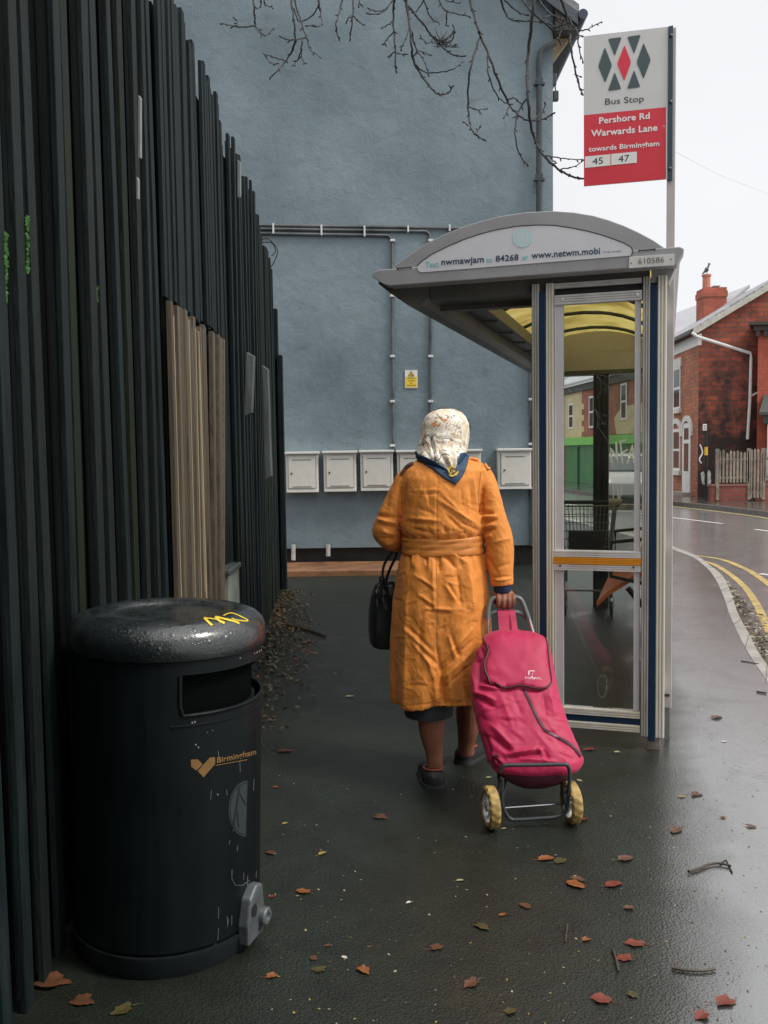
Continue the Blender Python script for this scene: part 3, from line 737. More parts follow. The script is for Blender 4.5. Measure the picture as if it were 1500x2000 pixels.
q = MB(); q.prism(*arch_ring(2.0, 3.0, 1.85, 2.0, .28, .17, -.06, .06)); wa = q.build('window_arch', m_stone, t)
q = MB(); q.prism(*rect(2.0, 3.0, .75, 2.1, -.035, .03)); p = q.build('window', m_white, t)
q = MB(); q.prism(*rect(2.08, 2.92, .83, 1.38, -.04, .004)); q.prism(*rect(2.08, 2.92, 1.46, 2.0, -.04, .004)); q.build('pane', m_pane, p)
q = MB(); q.prism(*rect(1.9, 3.1, .6, .75, -.1, .1)); q.build('sill', m_stone, p)
q = MB(); q.prism(*arch_ring(.75, 1.65, 1.85, 2.0, .32, .17, -.06, .06)); q.build('door_arch', m_stone, t)
q = MB(); q.prism(*rect(.75, 1.65, .08, 2.25, -.04, .03)); dd = q.build('door', m_white, t)
q = MB(); q.prism(*rect(.92, 1.45, .75, 1.62, -.045, .004)); q.prism(*rect(.92, 1.45, 1.74, 2.1, -.045, .004)); q.build('door_glass', m_pane, dd)
q = MB(); q.prism(*rect(.6, 1.8, 0, .1, -.3, .3)); q.build('doorstep', m_kerb, t)
# bird on the pot
q = MB(); bx, by, bz = cpos
q.ball((bx, by, bz+.17), (.065, .12, .085), 12, 8); q.tube([(bx-.0, by, bz+.19), (bx+.05, by-.02, bz+.27), (bx+.075, by-.02, bz+.34)], [.05, .035, .03], 8); q.ball((bx+.08, by-.02, bz+.36), .042, 10, 6)
q.tube([(bx+.10, by-.02, bz+.36), (bx+.16, by-.03, bz+.35)], [.014, .003], 6); q.tube([(bx-.03, by, bz+.14), (bx-.15, by, bz+.02)], [.05, .02], 6)
V, N, F = remesh(q, .008, 1); bq = MB(); bq.v = [Vector(p) for p in V]; bq.f = F; bq.m = [0]*len(F)
for dx in (-.02, .03): bq.tube([(bx+dx, by, bz+.10), (bx+dx, by, bz-.001)], .007, 5)
top(bq, 'pigeon', mat('pigeon_grey', (.10, .11, .13), .6, var=.3, vscale=20), 'dark grey pigeon perched on the chimney pot of the brick house', 'bird', smooth=True, ang=180)
# red painted house on the right
RC = Vector((*at(1480, 700, 26.3).xy, 0)); f_keep = f; f = Vector((sin(radians(27)), cos(radians(27)), 0))
t2 = thing('red_painted_house', 'red painted brick house with a dentilled cornice at the right edge of the photo', 'house', RC, -fa)
m_redp = brick_mat('red_painted_brick', (.42, .09, .05), (.37, .08, .045), (.35, .075, .045)); 
def RP(a, b_, z): return RC+s_*a+f*b_+Vector((0, 0, z*1.06))
w = MB(); w.prism([RP(0, 0, 0), RP(6, 0, 0), RP(6, 0, 4.55), RP(0, 0, 4.55)], f*4); w.build('wall', m_redp, t2)
w = MB(); w.prism([RP(-.25, -.3, 4.70), RP(6, -.3, 4.70), RP(6, -.3, 4.78), RP(-.25, -.3, 4.78)], f*4.4)
w.prism([RP(-.12, -.16, 4.56), RP(6, -.16, 4.56), RP(6, -.16, 4.69), RP(-.12, -.16, 4.69)], f*4.2)
for k in range(20): w.prism([RP(-.05+k*.22, -.14, 4.40), RP(.06+k*.22, -.14, 4.40), RP(.06+k*.22, -.14, 4.555), RP(-.05+k*.22, -.14, 4.555)], f*.13)
w.build('cornice', mat('cornice_dark', (.05, .035, .03), .6), t2)
w = MB(); w.prism([RP(.12, -.7, 2.25), RP(3, -.7, 2.25), RP(3, -.01, 2.75), RP(.2, -.01, 2.75)], (0, 0, .08)); w.prism([RP(.22, -.6, 2.02), RP(3, -.6, 2.02), RP(3, -.6, 2.24), RP(.22, -.6, 2.24)], f*.59); w.build('bay_roof', mat('bay_dark', (.05, .055, .055), .6), t2)
w = MB(); w.prism([RP(.34, -.55, .5), RP(3, -.55, .5), RP(3, -.55, 2.0), RP(.34, -.55, 2.0)], f*.54); bw = w.build('bay_window', m_white, t2)
w = MB(); w.prism([RP(.5, -.556, .7), RP(1.3, -.556, .7), RP(1.3, -.556, 1.85), RP(.5, -.556, 1.85)], f*.005); w.build('pane', m_pane, bw)
f = f_keep
# low wall, picket fence and gate between the houses
m_lowb = brick_mat('low_wall_brick', (.28, .065, .045), (.20, .05, .035), (.14, .09, .07))
la, lb = gnd(1386, 966), gnd(1560, 976)
Lw = at(1388, 950, 25.3); 
def LP(x, y, Yd): return at(x, y, Yd)
t3 = thing('low_brick_wall', 'low red brick garden wall under the picket fence across the road', 'wall', (Lw.x+1, 25, 0))
q = MB(); y0 = 24.6; xa = at(1387, 950, y0).x; xb = at(1459, 950, y0).x; xc = at(1487, 950, y0).x
q.box(((xa+xb)/2, y0, .21), (xb-xa, .23, .42)); q.box((xc+2, y0, .21), (4, .23, .42)); q.build('brickwork', m_lowb, t3)
q = MB(); q.box(((xa+xb)/2, y0, .445), (xb-xa+.04, .27, .05)); q.box((xc+2, y0, .445), (4.04, .27, .05)); q.build('coping', mat('coping', (.22, .10, .08), .6), t3)
m_pick = mat('picket_wood', (.22, .185, .145), .7, var=.4, vscale=4)
t4 = thing('picket_fence', 'weathered brown wooden picket fence with gate on the low brick wall', 'fence', (xb, y0, 0))
rp = random.Random(5)
def pickets(x0, x1, z0, name):
    q = MB(); x = x0
    while x < x1:
        h = 1.38+rp.uniform(-.05, .05); wd = .058
        q.prism([(x, y0-.14, z0+rp.uniform(0, .03)), (x+wd, y0-.14, z0), (x+wd, y0-.14, h-.04), (x+wd/2, y0-.14, h), (x, y0-.14, h-.04)], (0, .02, 0)); x += .095+rp.uniform(-.006, .006)
    for zz in (z0+.15, 1.15): q.box(((x0+x1)/2, y0-.10, zz), (x1-x0, .04, .06))
    q.build(name, m_pick, t4)
pickets(at(1400, 950, y0).x, xb-.02, .50, 'picket_panel'); pickets(xb+.03, xc-.03, .08, 'gate'); pickets(xc+.02, xc+3, .50, 'picket_panel')
for x in (at(1398, 950, y0).x, xb, xc):
    q = MB(); q.box((x, y0-.10, .74), (.08, .08, 1.40)); q.build('post', m_pick, t4)
# parking sign post
kp = gnd(1379, 976); q = MB()
t5 = thing('sign_post', 'short dark post with a small white plate and a yellow sleeve by the far kerb', 'sign post', kp)
q.tube([kp, at(1379, 842, kp.y)], .04, 10); q.build('post', m_dark, t5)
q = MB(); c = at(1376.5, 834.5, kp.y-.05); q.box(c, (.11, .02, .18), chamf=.004); pl = q.build('plate', m_white, t5)
q = MB(); 
for dz in (.05, .02, -.02, -.05): q.box(c+Vector((0, -.012, dz)), (.07, .003, .012))
q.build('print', m_dark, pl)
q = MB(); q.tube([at(1379, 873, kp.y), at(1379, 889, kp.y)], .047, 10); q.build('sleeve', mat('yellow_sleeve', (.75, .42, .03), .4), t5)
q = MB(); o = lambda x, y: at(x, y, kp.y+.10)
q.prism([o(1369, 925), o(1374, 921), o(1381, 936), o(1387, 920), o(1389, 942), o(1381, 949), o(1372, 945)], (0, .03, .0)); q.prism([o(1377, 935), o(1384, 918), o(1388, 924), o(1387, 948), o(1381, 950)], (0, -.02, 0))
top(q, 'white_sack', mat('dirty_white', (.45, .45, .44), .6, var=.3, vscale=8), 'crumpled dirty white sack caught behind the dark sign post', 'sack')
q = MB(); pts = [(1366, 870), (1372, 885), (1367, 897), (1369, 905)]
q.tube([at(*p, kp.y+1) for p in catmull([(1367, 868), (1372, 884), (1366, 897), (1370, 905)], 4)], .02, 6); top(q, 'loose_cable', m_white, 'pale loose cable hanging at the corner of the sooty gable', 'cable')
# shop building seen through the shelter glass
P0 = at(1250, 850, 33); P1 = at(1098, 850, 43); P0.z = P1.z = 0
gd = (P1-P0).normalized(); gn = Vector((gd.y, -gd.x, 0)); gn = gn if gn.dot(CO-P0) > 0 else -gn
t6 = thing('corner_shop', 'cream and red brick building with a green shuttered shop front seen through the shelter glass', 'shop', (P0+P1)/2)
def GP(x, y, o=0.0): return onplane(x, y, P0+gn*o, gn)
def gp(u, z, o=0.0): p = P0+gd*u+gn*o; return Vector((p.x, p.y, z))
L6 = (P1-P0).length
w = MB(); w.prism([gp(-2, -.15), gp(L6, -.15), gp(L6, 4.35), gp(-2, 4.35)], -gn*6); w.build('wall', brick_mat('shop_brick', (.40, .12, .07), (.32, .09, .05), (.22, .12, .09)), t6)
w = MB(); w.prism([gp(-2.2, 4.36, .25), gp(L6, 4.36, .25), gp(L6, 6.9, -3), gp(-2.2, 6.9, -3)], (0, 0, .12)); w.build('roof', mat('bright_wet_slates', (.42, .42, .44), .4, var=.12, vscale=3), t6)
w = MB(); w.prism([gp(-2, 4.06, .12), gp(L6, 4.06, .12), gp(L6, 4.355, .12), gp(-2, 4.355, .12)], -gn*.1); w.build('eave', mat('eave_shop', (.05, .05, .05), .6), t6)
def gu(px): return (GP(px, 850)-P0).dot(gd)
m_cream = mat('cream_render', (.58, .46, .27), .7, var=.12, vscale=2)
w = MB(); w.prism([gp(gu(1137), 2.0, .02), gp(L6, 2.0, .02), gp(L6, 4.05, .02), gp(gu(1137), 4.05, .02)], -gn*.019)
for z0 in (2.25, 2.75, 3.25): w.prism([gp(gu(1141), z0, .02), gp(gu(1137)+.001, z0, .02), gp(gu(1137)+.001, z0+.25, .02), gp(gu(1141), z0+.25, .02)], -gn*.019)
w.prism([gp(-2, 2.05, .02), gp(gu(1205), 2.05, .02), gp(gu(1200), 2.7, .02), gp(gu(1215), 3.1, .02), gp(-2, 3.2, .02)], -gn*.019)
w.build('cream_render', m_cream, t6)
def gwin(xa, xb, z0, z1):
    a, b_ = gu(xb), gu(xa)
    q = MB(); q.prism([gp(a, z0, .05), gp(b_, z0, .05), gp(b_, z1, .05), gp(a, z1, .05)], -gn*.029); p = q.build('window', m_white, t6)
    q = MB(); hh = (z0+z1)/2; e = (b_-a)*.16
    for zz0, zz1 in ((z0+.08, hh-.04), (hh+.04, z1-.08)): q.prism([gp(a+e, zz0, .056), gp(b_-e, zz0, .056), gp(b_-e, zz1, .056), gp(a+e, zz1, .056)], -gn*.005)
    q.build('pane', m_pane, p)
gwin(1112, 1122, 2.45, 3.6); gwin(1152, 1162, 2.4, 3.75); gwin(1214, 1226, 2.6, 4.0)
m_grn = mat('green_shutter', (.055, .20, .075), .5, var=.15, vscale=2)
w = MB(); w.prism([gp(-2, 0, .06), gp(gu(1107), 0, .06), gp(gu(1107), 1.7, .06), gp(-2, 1.7, .06)], -gn*.059)
k = 0
while .02+k*.09 < 1.6: 
    w.prism([gp(-2, .02+k*.09, .075), gp(gu(1108), .02+k*.09, .075), gp(gu(1108), .09+k*.09, .07), gp(-2, .09+k*.09, .07)], -gn*.006); k += 1
w.build('shutter', m_grn, t6)
w = MB(); w.prism([gp(-2, 1.68, .22), gp(gu(1104), 1.68, .22), gp(gu(1104), 2.02, .18), gp(-2, 2.02, .18)], -gn*.2); w.build('fascia', mat('green_fascia', (.16, .46, .08), .5), t6)
w = MB()
for u in (gu(1134), gu(1200)): w.box(gp(u, .8, .11), (.08, .08, 1.6))
w.tube([gp(gu(1101), 0, .15), gp(gu(1101), 4.1, .15)], .09, 8); w.build('pilaster', mat('dark_green', (.025, .09, .035), .5), t6)
# more terrace closing the view down the road
t7 = thing('distant_terrace', 'distant row of brick houses closing the road behind the green shop', 'house', (0, 75, 0))
w = MB(); w.box((2, 78, 3), (44, 8, 6)); w.build('wall', m_brick, t7)
w = MB(); w.prism([(-21, 73, 6.02), (-21, 83, 6.02), (-21, 78, 8.6)], (46, 0, 0)); w.build('roof', m_slate, t7)
# cars on the road
def make_car(name, label, pos, rz, paint, L=4.1, W=1.72, H=1.46, rear_red=False):
    R0 = Matrix.Translation(pos) @ Matrix.Rotation(rz, 4, 'Z')
    t = thing(name, label, 'car', pos, rz)
    prof = [(-2.05, .30), (-2.08, .62), (-1.95, .82), (-1.1, .93), (-.45, 1.36), (.1, 1.46), (.95, 1.42), (1.62, 1.05), (1.98, .95), (2.06, .60), (2.0, .28)]
    q = MB(); secs = []
    for yy, inset in ((-1, .06), (-.94, 0), (.94, 0), (1, .06)):
        secs.append([R0 @ Vector((x*L/4.16*(1-inset*.3), yy*W/2*(1 - max(0, z-.85)*.28), z*H/1.46)) for x, z in prof])
    q.loft(secs); body = q.build('body', paint, t, smooth=True, ang=50, bevel=.02)
    q = MB()
    for sg in (-1, 1):
        P = [(-.95, .95), (-.42, 1.31), (.08, 1.39), (.9, 1.35), (1.35, 1.04), (1.3, .97)]
        q.prism([R0 @ Vector((x, sg*(W/2*(1-max(0, z-.85)*.28)+.012), z)) for x, z in P], R0.to_3x3() @ Vector((0, -sg*.01, 0)))
    for (x0, z0, x1, z1) in ((-1.1, .97, -.5, 1.36), (1.62, 1.08, 1.0, 1.42)):
        e = -.02 if x0 < 0 else .02
        q.prism([R0 @ Vector((x0+e, -W/2*.88, z0)), R0 @ Vector((x0+e, W/2*.88, z0)), R0 @ Vector((x1+e, W/2*.74, z1)), R0 @ Vector((x1+e, -W/2*.74, z1))], R0.to_3x3() @ Vector((0, 0, .012)))
    q.build('glazing', m_pane, t)
    for sx in (-1.3, 1.28):
        for sg in (-1, 1):
            q = MB(); q.lathe([(.0, -.1), (.30, -.1), (.32, -.07), (.32, .07), (.30, .1), (0, .1)], (sx, sg*(W/2-.09), .32), 20, 'Y', R0, caps=False); wh = q.build('wheel', m_dark, t, smooth=True)
            q = MB(); q.lathe([(0.0, -.01), (.19, -.01), (.2, .012)], (sx, sg*(W/2+.012), .32), 14, 'Y', R0); q.build('rim', mat('alloy', (.4, .4, .42), .3, .8) if 'alloy' not in bpy.data.materials else bpy.data.materials['alloy'], wh)
    for sg in (-1, 1):
        q = MB(); q.box((-2.06*L/4.16, sg*.62, .68), (.06, .34, .15), R0, chamf=.02); 
        if 'lamp_clear' not in bpy.data.materials:
            ml = mat('lamp_clear', (.8, .8, .78), .15); lb = nodes_of(ml)[2]; lb.inputs['Emission Color'].default_value = (1, .97, .9, 1); lb.inputs['Emission Strength'].default_value = 5.0
        q.build('headlight', bpy.data.materials['lamp_clear'], t)
        q = MB(); q.box((2.05*L/4.16, sg*.68, .78), (.05, .24, .22), R0, chamf=.02); q.build('tail_light', mat('lamp_red', (.55, .02, .02), .25) if 'lamp_red' not in bpy.data.materials else bpy.data.materials['lamp_red'], t)
    q = MB(); q.box((2.08*L/4.16, 0, .62), (.02, .5, .11), R0); q.build('number_plate', mat('plate_yellow', (.7, .5, .1), .5) if 'plate_yellow' not in bpy.data.materials else bpy.data.materials['plate_yellow'], t)
    return t
cpx = gnd(1215, 980, RZ)
make_car('car', 'silver car seen through the graffitied glass of the shelter', Vector((7.2, 26.8, RZ)), radians(76), mat('silver_paint', (.42, .40, .41), .3, .3, coat=.5))
# ------------------------------------------------------------------ bus shelter
SB = gnd(1277, 1464); SA = radians(17.5)
S_r = Vector((cos(SA), -sin(SA), 0)); S_v = Vector((sin(SA), cos(SA), 0))
shelter = thing('bus_shelter', 'aluminium bus shelter with blue stripes, barrel roof and glass end panel beside the pavement', 'bus shelter', SB, -SA)
def S(x, y, z): return SB + S_r*x + S_v*y + Vector((0, 0, z))
def SL(px, py, y=0.0):
    p = onplane(px, py, SB+S_v*y, S_v)-SB; return p.dot(S_r), p.z
m_alu = mat('pale_aluminium', (.66, .65, .62), .42, .2, var=.10, vscale=4, stretch=(3, 3, .3))
m_cream = mat('creamed_aluminium', (.72, .70, .64), .45, .1, var=.14, vscale=3, stretch=(3, 3, .5), col2=(.62, .57, .44))
m_olive = mat('grimy_aluminium', (.48, .48, .45), .45, .2, var=.2, vscale=4, stretch=(2, 2, .4), col2=(.30, .29, .24))
m_blues = mat('navy_stripe', (.007, .028, .068), .35)
m_lgrey = mat('light_grey_coat', (.56, .545, .55), .4, .1, var=.07, vscale=3)
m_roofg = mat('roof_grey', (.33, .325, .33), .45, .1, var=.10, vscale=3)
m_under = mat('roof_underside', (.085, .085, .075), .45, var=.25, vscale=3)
m_orange = mat('orange_stripe', (.72, .29, .02), .4, var=.1)
def strip(q, x0, x1, z0, z1, yf, yb, mi=0):
    q.prism([S(x0, yf, z0), S(x1, yf, z0), S(x1, yf, z1), S(x0, yf, z1)], S_v*(yb-yf), mi)
def flutes(q, x0, x1, z0, z1, yf, n, mi=0, dp=.006):
    """fluted face made of n raised ribs on a base"""
    w = (x1-x0)/n
    strip(q, x0, x1, z0, z1, yf+dp, yf+.05, mi)
    for i in range(n): strip(q, x0+i*w+w*.18, x0+i*w+w*.82, z0+.001, z1-.001, yf, yf+dp, mi)
def zflutes(q, x0, x1, z0, z1, yf, n, mi=0, dp=.006):
    h = (z1-z0)/n
    strip(q, x0, x1, z0, z1, yf+dp, yf+.04, mi)
    for i in range(n): strip(q, x0+.001, x1-.001, z0+i*h+h*.15, z0+i*h+h*.85, yf, yf+dp, mi)
X = lambda px: SL(px, 1000)[0]
Z = lambda py, px=1170, y=0: SL(px, py, y)[1]
zt = Z(548)
def end_post(cols, z0, y0=0.0, dark=False):
    a0, a1, b1, c1 = [X(c) for c in cols]     # ribs | blue | cream
    q = MB()
    flutes(q, a0, a1-.002, z0, zt, y0-.03, 3, 0)
    flutes(q, b1+.002, c1, z0, zt, y0-.03, 3, 1)
    strip(q, a1-.001, b1+.001, z0-.02, zt-.04, y0-.028, y0+.02, 2)
    strip(q, a0+.004, c1-.004, z0+.01, zt, y0+.021, y0+.07, 0)
    strip(q, a0+.03, c1-.02, -.0, z0+.01, y0-.0, y0+.05, 3)
    return q.build('post', [m_olive, m_cream if not dark else m_olive, m_blues, mat('post_foot', (.25, .22, .16), .7, var=.4, vscale=20, bump=.4)], shelter, bevel=.0015)
z_skirt = SL(1277, 1437)[1]
pR = end_post((1253.5, 1269, 1281, 1300), z_skirt)
pL = end_post((1041, 1056, 1067, 1083), Z(1425, 1062))
FD = 3.95     # far end panel
m_fpost = mat('dark_post', (.020, .024, .026), .4, var=.2)
q = MB()
xl0, xl1 = -.575, -.45
for x0, x1, d in ((-.588, -.566, 0), (-.560, -.520, -.012), (-.514, -.505, 0), (-.500, -.452, -.010)): strip(q, x0, x1, .0, 2.16, FD+d, FD+.06)
strip(q, -.588, -.452, .0, 2.155, FD+.03, FD+.09)
q.build('post', m_fpost, shelter)
q = MB(); strip(q, -.03, .07, 0, 2.15, FD, FD+.1); q.build('post', m_alu, shelter)
# near end panel: stiles, rails, glass
xs0, xg0, xg1, xs1 = X(1084), X(1101), X(1238.5), X(1252)
q = MB(); strip(q, xs0, xg0, Z(1382), Z(590), -.012, .03); strip(q, xs0-.0, xs0+.005, Z(1382), Z(590), -.018, -.011); tag(q.build('stile', m_lgrey, shelter, bevel=.002))
q = MB(); strip(q, xg1, xs1-.004, Z(1382), Z(590), -.012, .03); strip(q, xg1, xg1+.006, Z(1382), Z(590), -.018, -.011); q.build('stile', m_lgrey, shelter, bevel=.002)
q = MB(); zflutes(q, xs0, xs1, Z(592), Z(573), -.028, 4); 
for px in (1100, 1243): c = S(X(px), -.030, Z(582)); q.lathe([(.006, 0), (.006, -.005)], (0, 0, 0), 8, 'Y', Matrix.Translation(c))
q.build('top_rail', m_alu, shelter)
q = MB(); zflutes(q, xs0, xs1, Z(559), Z(549), -.02, 3); strip(q, xs0, xs1, Z(573)+.002, Z(559)-.002, .0, .04, 1); q.build('header', [m_alu, m_dark], shelter)
q = MB(); zflutes(q, xs0-.005, xs1, Z(1088), Z(1075), -.03, 3, 0); zflutes(q, xs0-.005, xs1, Z(1101.5), Z(1088.5), -.032, 4, 1); zflutes(q, xs0-.005, xs1, Z(1114), Z(1102), -.03, 3, 0)
for px in (1095, 1238): c = S(X(px), -.031, Z(1105)); q.lathe([(.005, 0), (.005, -.004)], (0, 0, 0), 8, 'Y', Matrix.Translation(c), mi=2)
q.build('middle_rail', [m_alu, m_orange, m_dark], shelter)
q = MB(); zflutes(q, xs0, xs1, Z(1396), Z(1383), -.026, 3, 0); strip(q, xs0, xs1, Z(1408), Z(1396)-.001, -.018, .02, 1); zflutes(q, xs0, xs1, Z(1422), Z(1409), -.028, 3, 0); q.build('bottom_rail', [m_cream, m_blues], shelter)
def glass(name, tint=(.93, .96, .94), haze=.04, scratch=True):
    m = bpy.data.materials.new(name); m.use_nodes = True; n, l = m.node_tree.nodes, m.node_tree.links; n.clear()
    out = n.new('ShaderNodeOutputMaterial'); tr = n.new('ShaderNodeBsdfTransparent'); tr.inputs[0].default_value = (*tint, 1)
    gl = n.new('ShaderNodeBsdfGlossy'); gl.inputs['Roughness'].default_value = .03
    fr = n.new('ShaderNodeFresnel'); fr.inputs[0].default_value = 1.45
    m1 = n.new('ShaderNodeMixShader'); l.new(fr.outputs[0], m1.inputs[0]); l.new(tr.outputs[0], m1.inputs[1]); l.new(gl.outputs[0], m1.inputs[2])
    df = n.new('ShaderNodeBsdfDiffuse'); df.inputs[0].default_value = (.55, .54, .48, 1)
    tc = n.new('ShaderNodeTexCoord'); v = tc.outputs['Object']
    d1 = noisen(n, l, v, 3.0, 6, .7, .5)
    fac = mathn(n, l, 'MULTIPLY', ramp(n, l, d1, [(.35, (.2,)*3), (.75, (1,)*3)]), haze)
    m2 = n.new('ShaderNodeMixShader'); l.new(fac, m2.inputs[0]); l.new(m1.outputs[0], m2.inputs[1]); l.new(df.outputs[0], m2.inputs[2])
    l.new(m2.outputs[0], out.inputs[0]); return m
m_glass = glass('shelter_glass', haze=.025); m_dirty = glass('dirty_glass', (.90, .91, .88), .20)
q = MB(); strip(q, xg0-.005, xg1+.005, Z(1382), Z(1113), .004, .010); strip(q, xg0-.005, xg1+.005, Z(1076), Z(592), .004, .010); q.build('glass_pane', m_glass, shelter)
gpl = MB(); strip(gpl, xg0-.2, xg1+.2, Z(1400), Z(560), .002, .003); gb = gpl.bvh()
m_scr = mat('scratch', (.55, .54, .47), .6)
q = MB(); Zc = lambda x, y: (1080+x/6.667, 700+y/6.667)
for P in ([(215, 0), (340, 165)], [(390, 0), (500, 75)], [(530, 195), (730, 380), (650, 400), (735, 462)], [(570, 205), (625, 300), (628, 430), (585, 510), (530, 520)], [(150, 320), (230, 445)], [(160, 330), (410, 450), (470, 525), (370, 400), (285, 280)],
          [(540, 660), (670, 870)], [(545, 665), (600, 710), (715, 760)], [(545, 660), (585, 760), (580, 900), (545, 985)], [(580, 870), (735, 1110)], [(585, 855), (735, 855)], [(835, 140), (910, 225)], [(925, 200), (935, 240)], [(195, 380), (240, 440)], [(600, 215), (740, 245)]):
    dec_line(q, gb, [Zc(*p) for p in P], .7 if len(P) > 2 else .9, .001)
# faint ring mark on the lower pane
R_ = [(1176+9*cos(a*pi/12), 1340+22*sin(a*pi/12)) for a in range(25)]
dec_line(q, gb, R_, 1.6, .001)
q.build('scratch_marks', glass('faint_scratch', (1, 1, 1), .45), shelter)
# far end panel
def SLy(px, py): return SL(px, py, FD)
zb = lambda py: SL(1215, py, FD)[1]
q = MB(); strip(q, -.45, -.03, zb(983), zb(735), FD+.01, FD+.016); strip(q, -.45, -.03, .35, zb(1000), FD+.01, FD+.016); q.build('glass_pane', m_dirty, shelter)
q = MB(); strip(q, -.452, -.03, zb(996), zb(985), FD-.03, FD+.04); strip(q, -.452, -.03, .27, .35, FD-.03, FD+.04); q.build('middle_rail', m_olive, shelter)
gq = MB(); strip(gq, -.6, .1, .2, 2.3, FD+.005, FD+.006); fb = gq.bvh()
q = MB(); m_graf = mat('white_spray', (.80, .80, .77), .7); gn_, gl_, gb_ = nodes_of(m_graf); gt = gn_.new('ShaderNodeBsdfTranslucent'); gt.inputs[0].default_value = (1, 1, .97, 1); ga = gn_.new('ShaderNodeAddShader'); gl_.new(gt.outputs[0], ga.inputs[0]); gl_.new(gb_.outputs[0], ga.inputs[1]); gl_.new(ga.outputs[0], gn_['Material Output'].inputs[0])
for P, w_ in (([(762, 1375), (750, 1160), (835, 1310), (822, 1085)], 3.2), ([(908, 1375), (875, 1080), (955, 1065)], 3.2), ([(885, 1235), (975, 1185)], 3), ([(965, 1375), (1035, 1120), (1060, 1375)], 3.2), ([(985, 1290), (1055, 1290)], 2.6),
              ([(780, 1640), (790, 1740), (785, 1850)], 1.4), ([(825, 1640), (850, 1740), (845, 1890)], 1.5), ([(885, 1640), (885, 1760), (865, 1830), (870, 1900)], 1.5), ([(837, 1300), (838, 1380)], 1.4)):
    dec_line(q, fb, [Zc(*p) for p in P], w_, .0015)
q.build('graffiti', m_graf, shelter)
# back wall along the kerb side
q = MB()
for y0 in (1.3, 2.65): strip(q, -.005, .045, .0, 2.16, y0, y0+.06)
strip(q, .0, .04, .95, 1.03, .09, FD); strip(q, .0, .04, .25, .33, .09, FD); strip(q, -.0, .04, 2.06, 2.16, .09, FD); q.build('back_frame', m_alu, shelter)
q = MB()
for a_, b_ in ((.09, 1.3), (1.36, 2.65), (2.71, FD)): strip(q, .015, .021, .34, .94, a_, b_); strip(q, .015, .021, 1.04, 2.05, a_, b_)
q.build('glass_pane', m_glass, shelter)
# perch seat
m_seat = mat('orange_seat', (.85, .22, .055), .35, var=.15, vscale=5)
q = MB(); y0, y1 = 1.75, 3.6
sec = [(-.04, .70), (-.11, .64), (-.21, .57), (-.32, .50), (-.40, .41), (-.39, .39), (-.305, .475), (-.20, .545), (-.10, .61), (-.04, .67)]
q.loft([[S(x, y, z) for x, z in sec] for y in (y0, (y0+y1)/2, y1)]); q.build('seat', m_seat, shelter, smooth=True)
q = MB(); q.tube([S(-.05, y0-.02, .55), S(-.30, y0-.02, .60), S(-.30, y0-.02, .83), S(-.05, y0-.02, .86)], .014, 8); q.tube([S(-.05, 2.6, .57), S(-.32, 2.6, .60), S(-.32, 2.6, .83), S(-.05, 2.6, .86)], .014, 8)
q.build('armrest', m_dark, shelter)
q = MB()
for y in (1.9, 3.4): q.tube([S(-.03, y, .3), S(-.2, y, .5)], .02, 8)
q.build('seat_bracket', m_dark, shelter)
# roof
RY = -.10
arc_px = [(765, 523), (797, 500), (830, 477), (866, 458), (904, 443), (940, 431), (977, 422), (1030, 414), (1081, 412), (1120, 414.5), (1159, 421), (1190, 430), (1220, 441), (1248, 454), (1276, 469), (1298, 484)]
arc = [SL(x, y, RY) for x, y in arc_px]
band_t = [SL(728, 534, RY), SL(738, 528, RY)]
q = MB()
A0, A1 = SL(765, 526, RY), SL(1300, 488, RY)
poly = arc + [A1, A0]
q.prism([S(x, RY, z) for x, z in poly], S_v*.07); q.build('arched_end_cap', m_roofg, shelter, bevel=.004)
band = [SL(727, 541, RY), SL(730, 533, RY), SL(741, 528, RY), SL(1328, 483, RY), SL(1336, 487, RY), SL(1335, 494, RY), SL(1322, 518, RY), SL(762, 559, RY), SL(750, 556, RY)]
q = MB(); q.prism([S(x, RY-.014, z) for x, z in band], S_v*.10); q.build('fascia_band', m_roofg, shelter, bevel=.004)
wp = [(822, 532), (816, 528), (815, 519), (823, 511), (843, 497), (875, 481), (908, 467), (938, 457), (969, 449), (1008, 442), (1047, 439.5), (1082, 440), (1116, 445), (1146, 451), (1176, 459), (1199, 467), (1220, 475), (1233, 483), (1236, 491), (1233, 499)]
q = MB(); q.prism([S(*[SL(x, y, RY-.018)[0]], RY-.018, SL(x, y, RY-.018)[1]) for x, y in wp], S_v*.0035)
m_panelw = mat('sign_panel_white', (.66, .66, .68), .3, var=.04); pan = q.build('name_panel', m_panelw, shelter)
q = MB()
for a, b_ in zip(wp[2:], wp[3:]):
    q.tube([S(SL(*a, RY-.017)[0], RY-.0185, SL(*a, RY-.017)[1]), S(SL(*b_, RY-.017)[0], RY-.0185, SL(*b_, RY-.017)[1])], .0022, 5)
q.build('panel_edge', m_dark, pan)
fl = MB(); strip(fl, -1.7, .3, 1.5, 3.2, RY-.019, RY-.0185); fbv = fl.bvh()
m_aqua = mat('faded_aqua', (.22, .52, .55), .5); m_ink = mat('navy_ink', (.03, .06, .12), .5); m_aquap = mat('pale_aqua', (.50, .66, .68), .5)
q = MB(); dec_text(q, fbv, 'Text', (831, 523), (857, 521), 11.5, .001, .02); dec_text(q, fbv, 'to', (949.5, 513), (962, 512), 10, .001, .02); dec_text(q, fbv, 'or', (1019, 508.5), (1032, 507.5), 11, .001, .02); q.build('lettering', m_aqua, pan)
q = MB(); dec_text(q, fbv, 'nwmawjam', (862, 518), (945, 512), 12.5, .001, .022); dec_text(q, fbv, '84268', (968, 511), (1013, 508), 11.5, .001, .022); dec_text(q, fbv, 'www.netwm.mobi', (1038, 505), (1172, 495.5), 12.5, .001, .02)
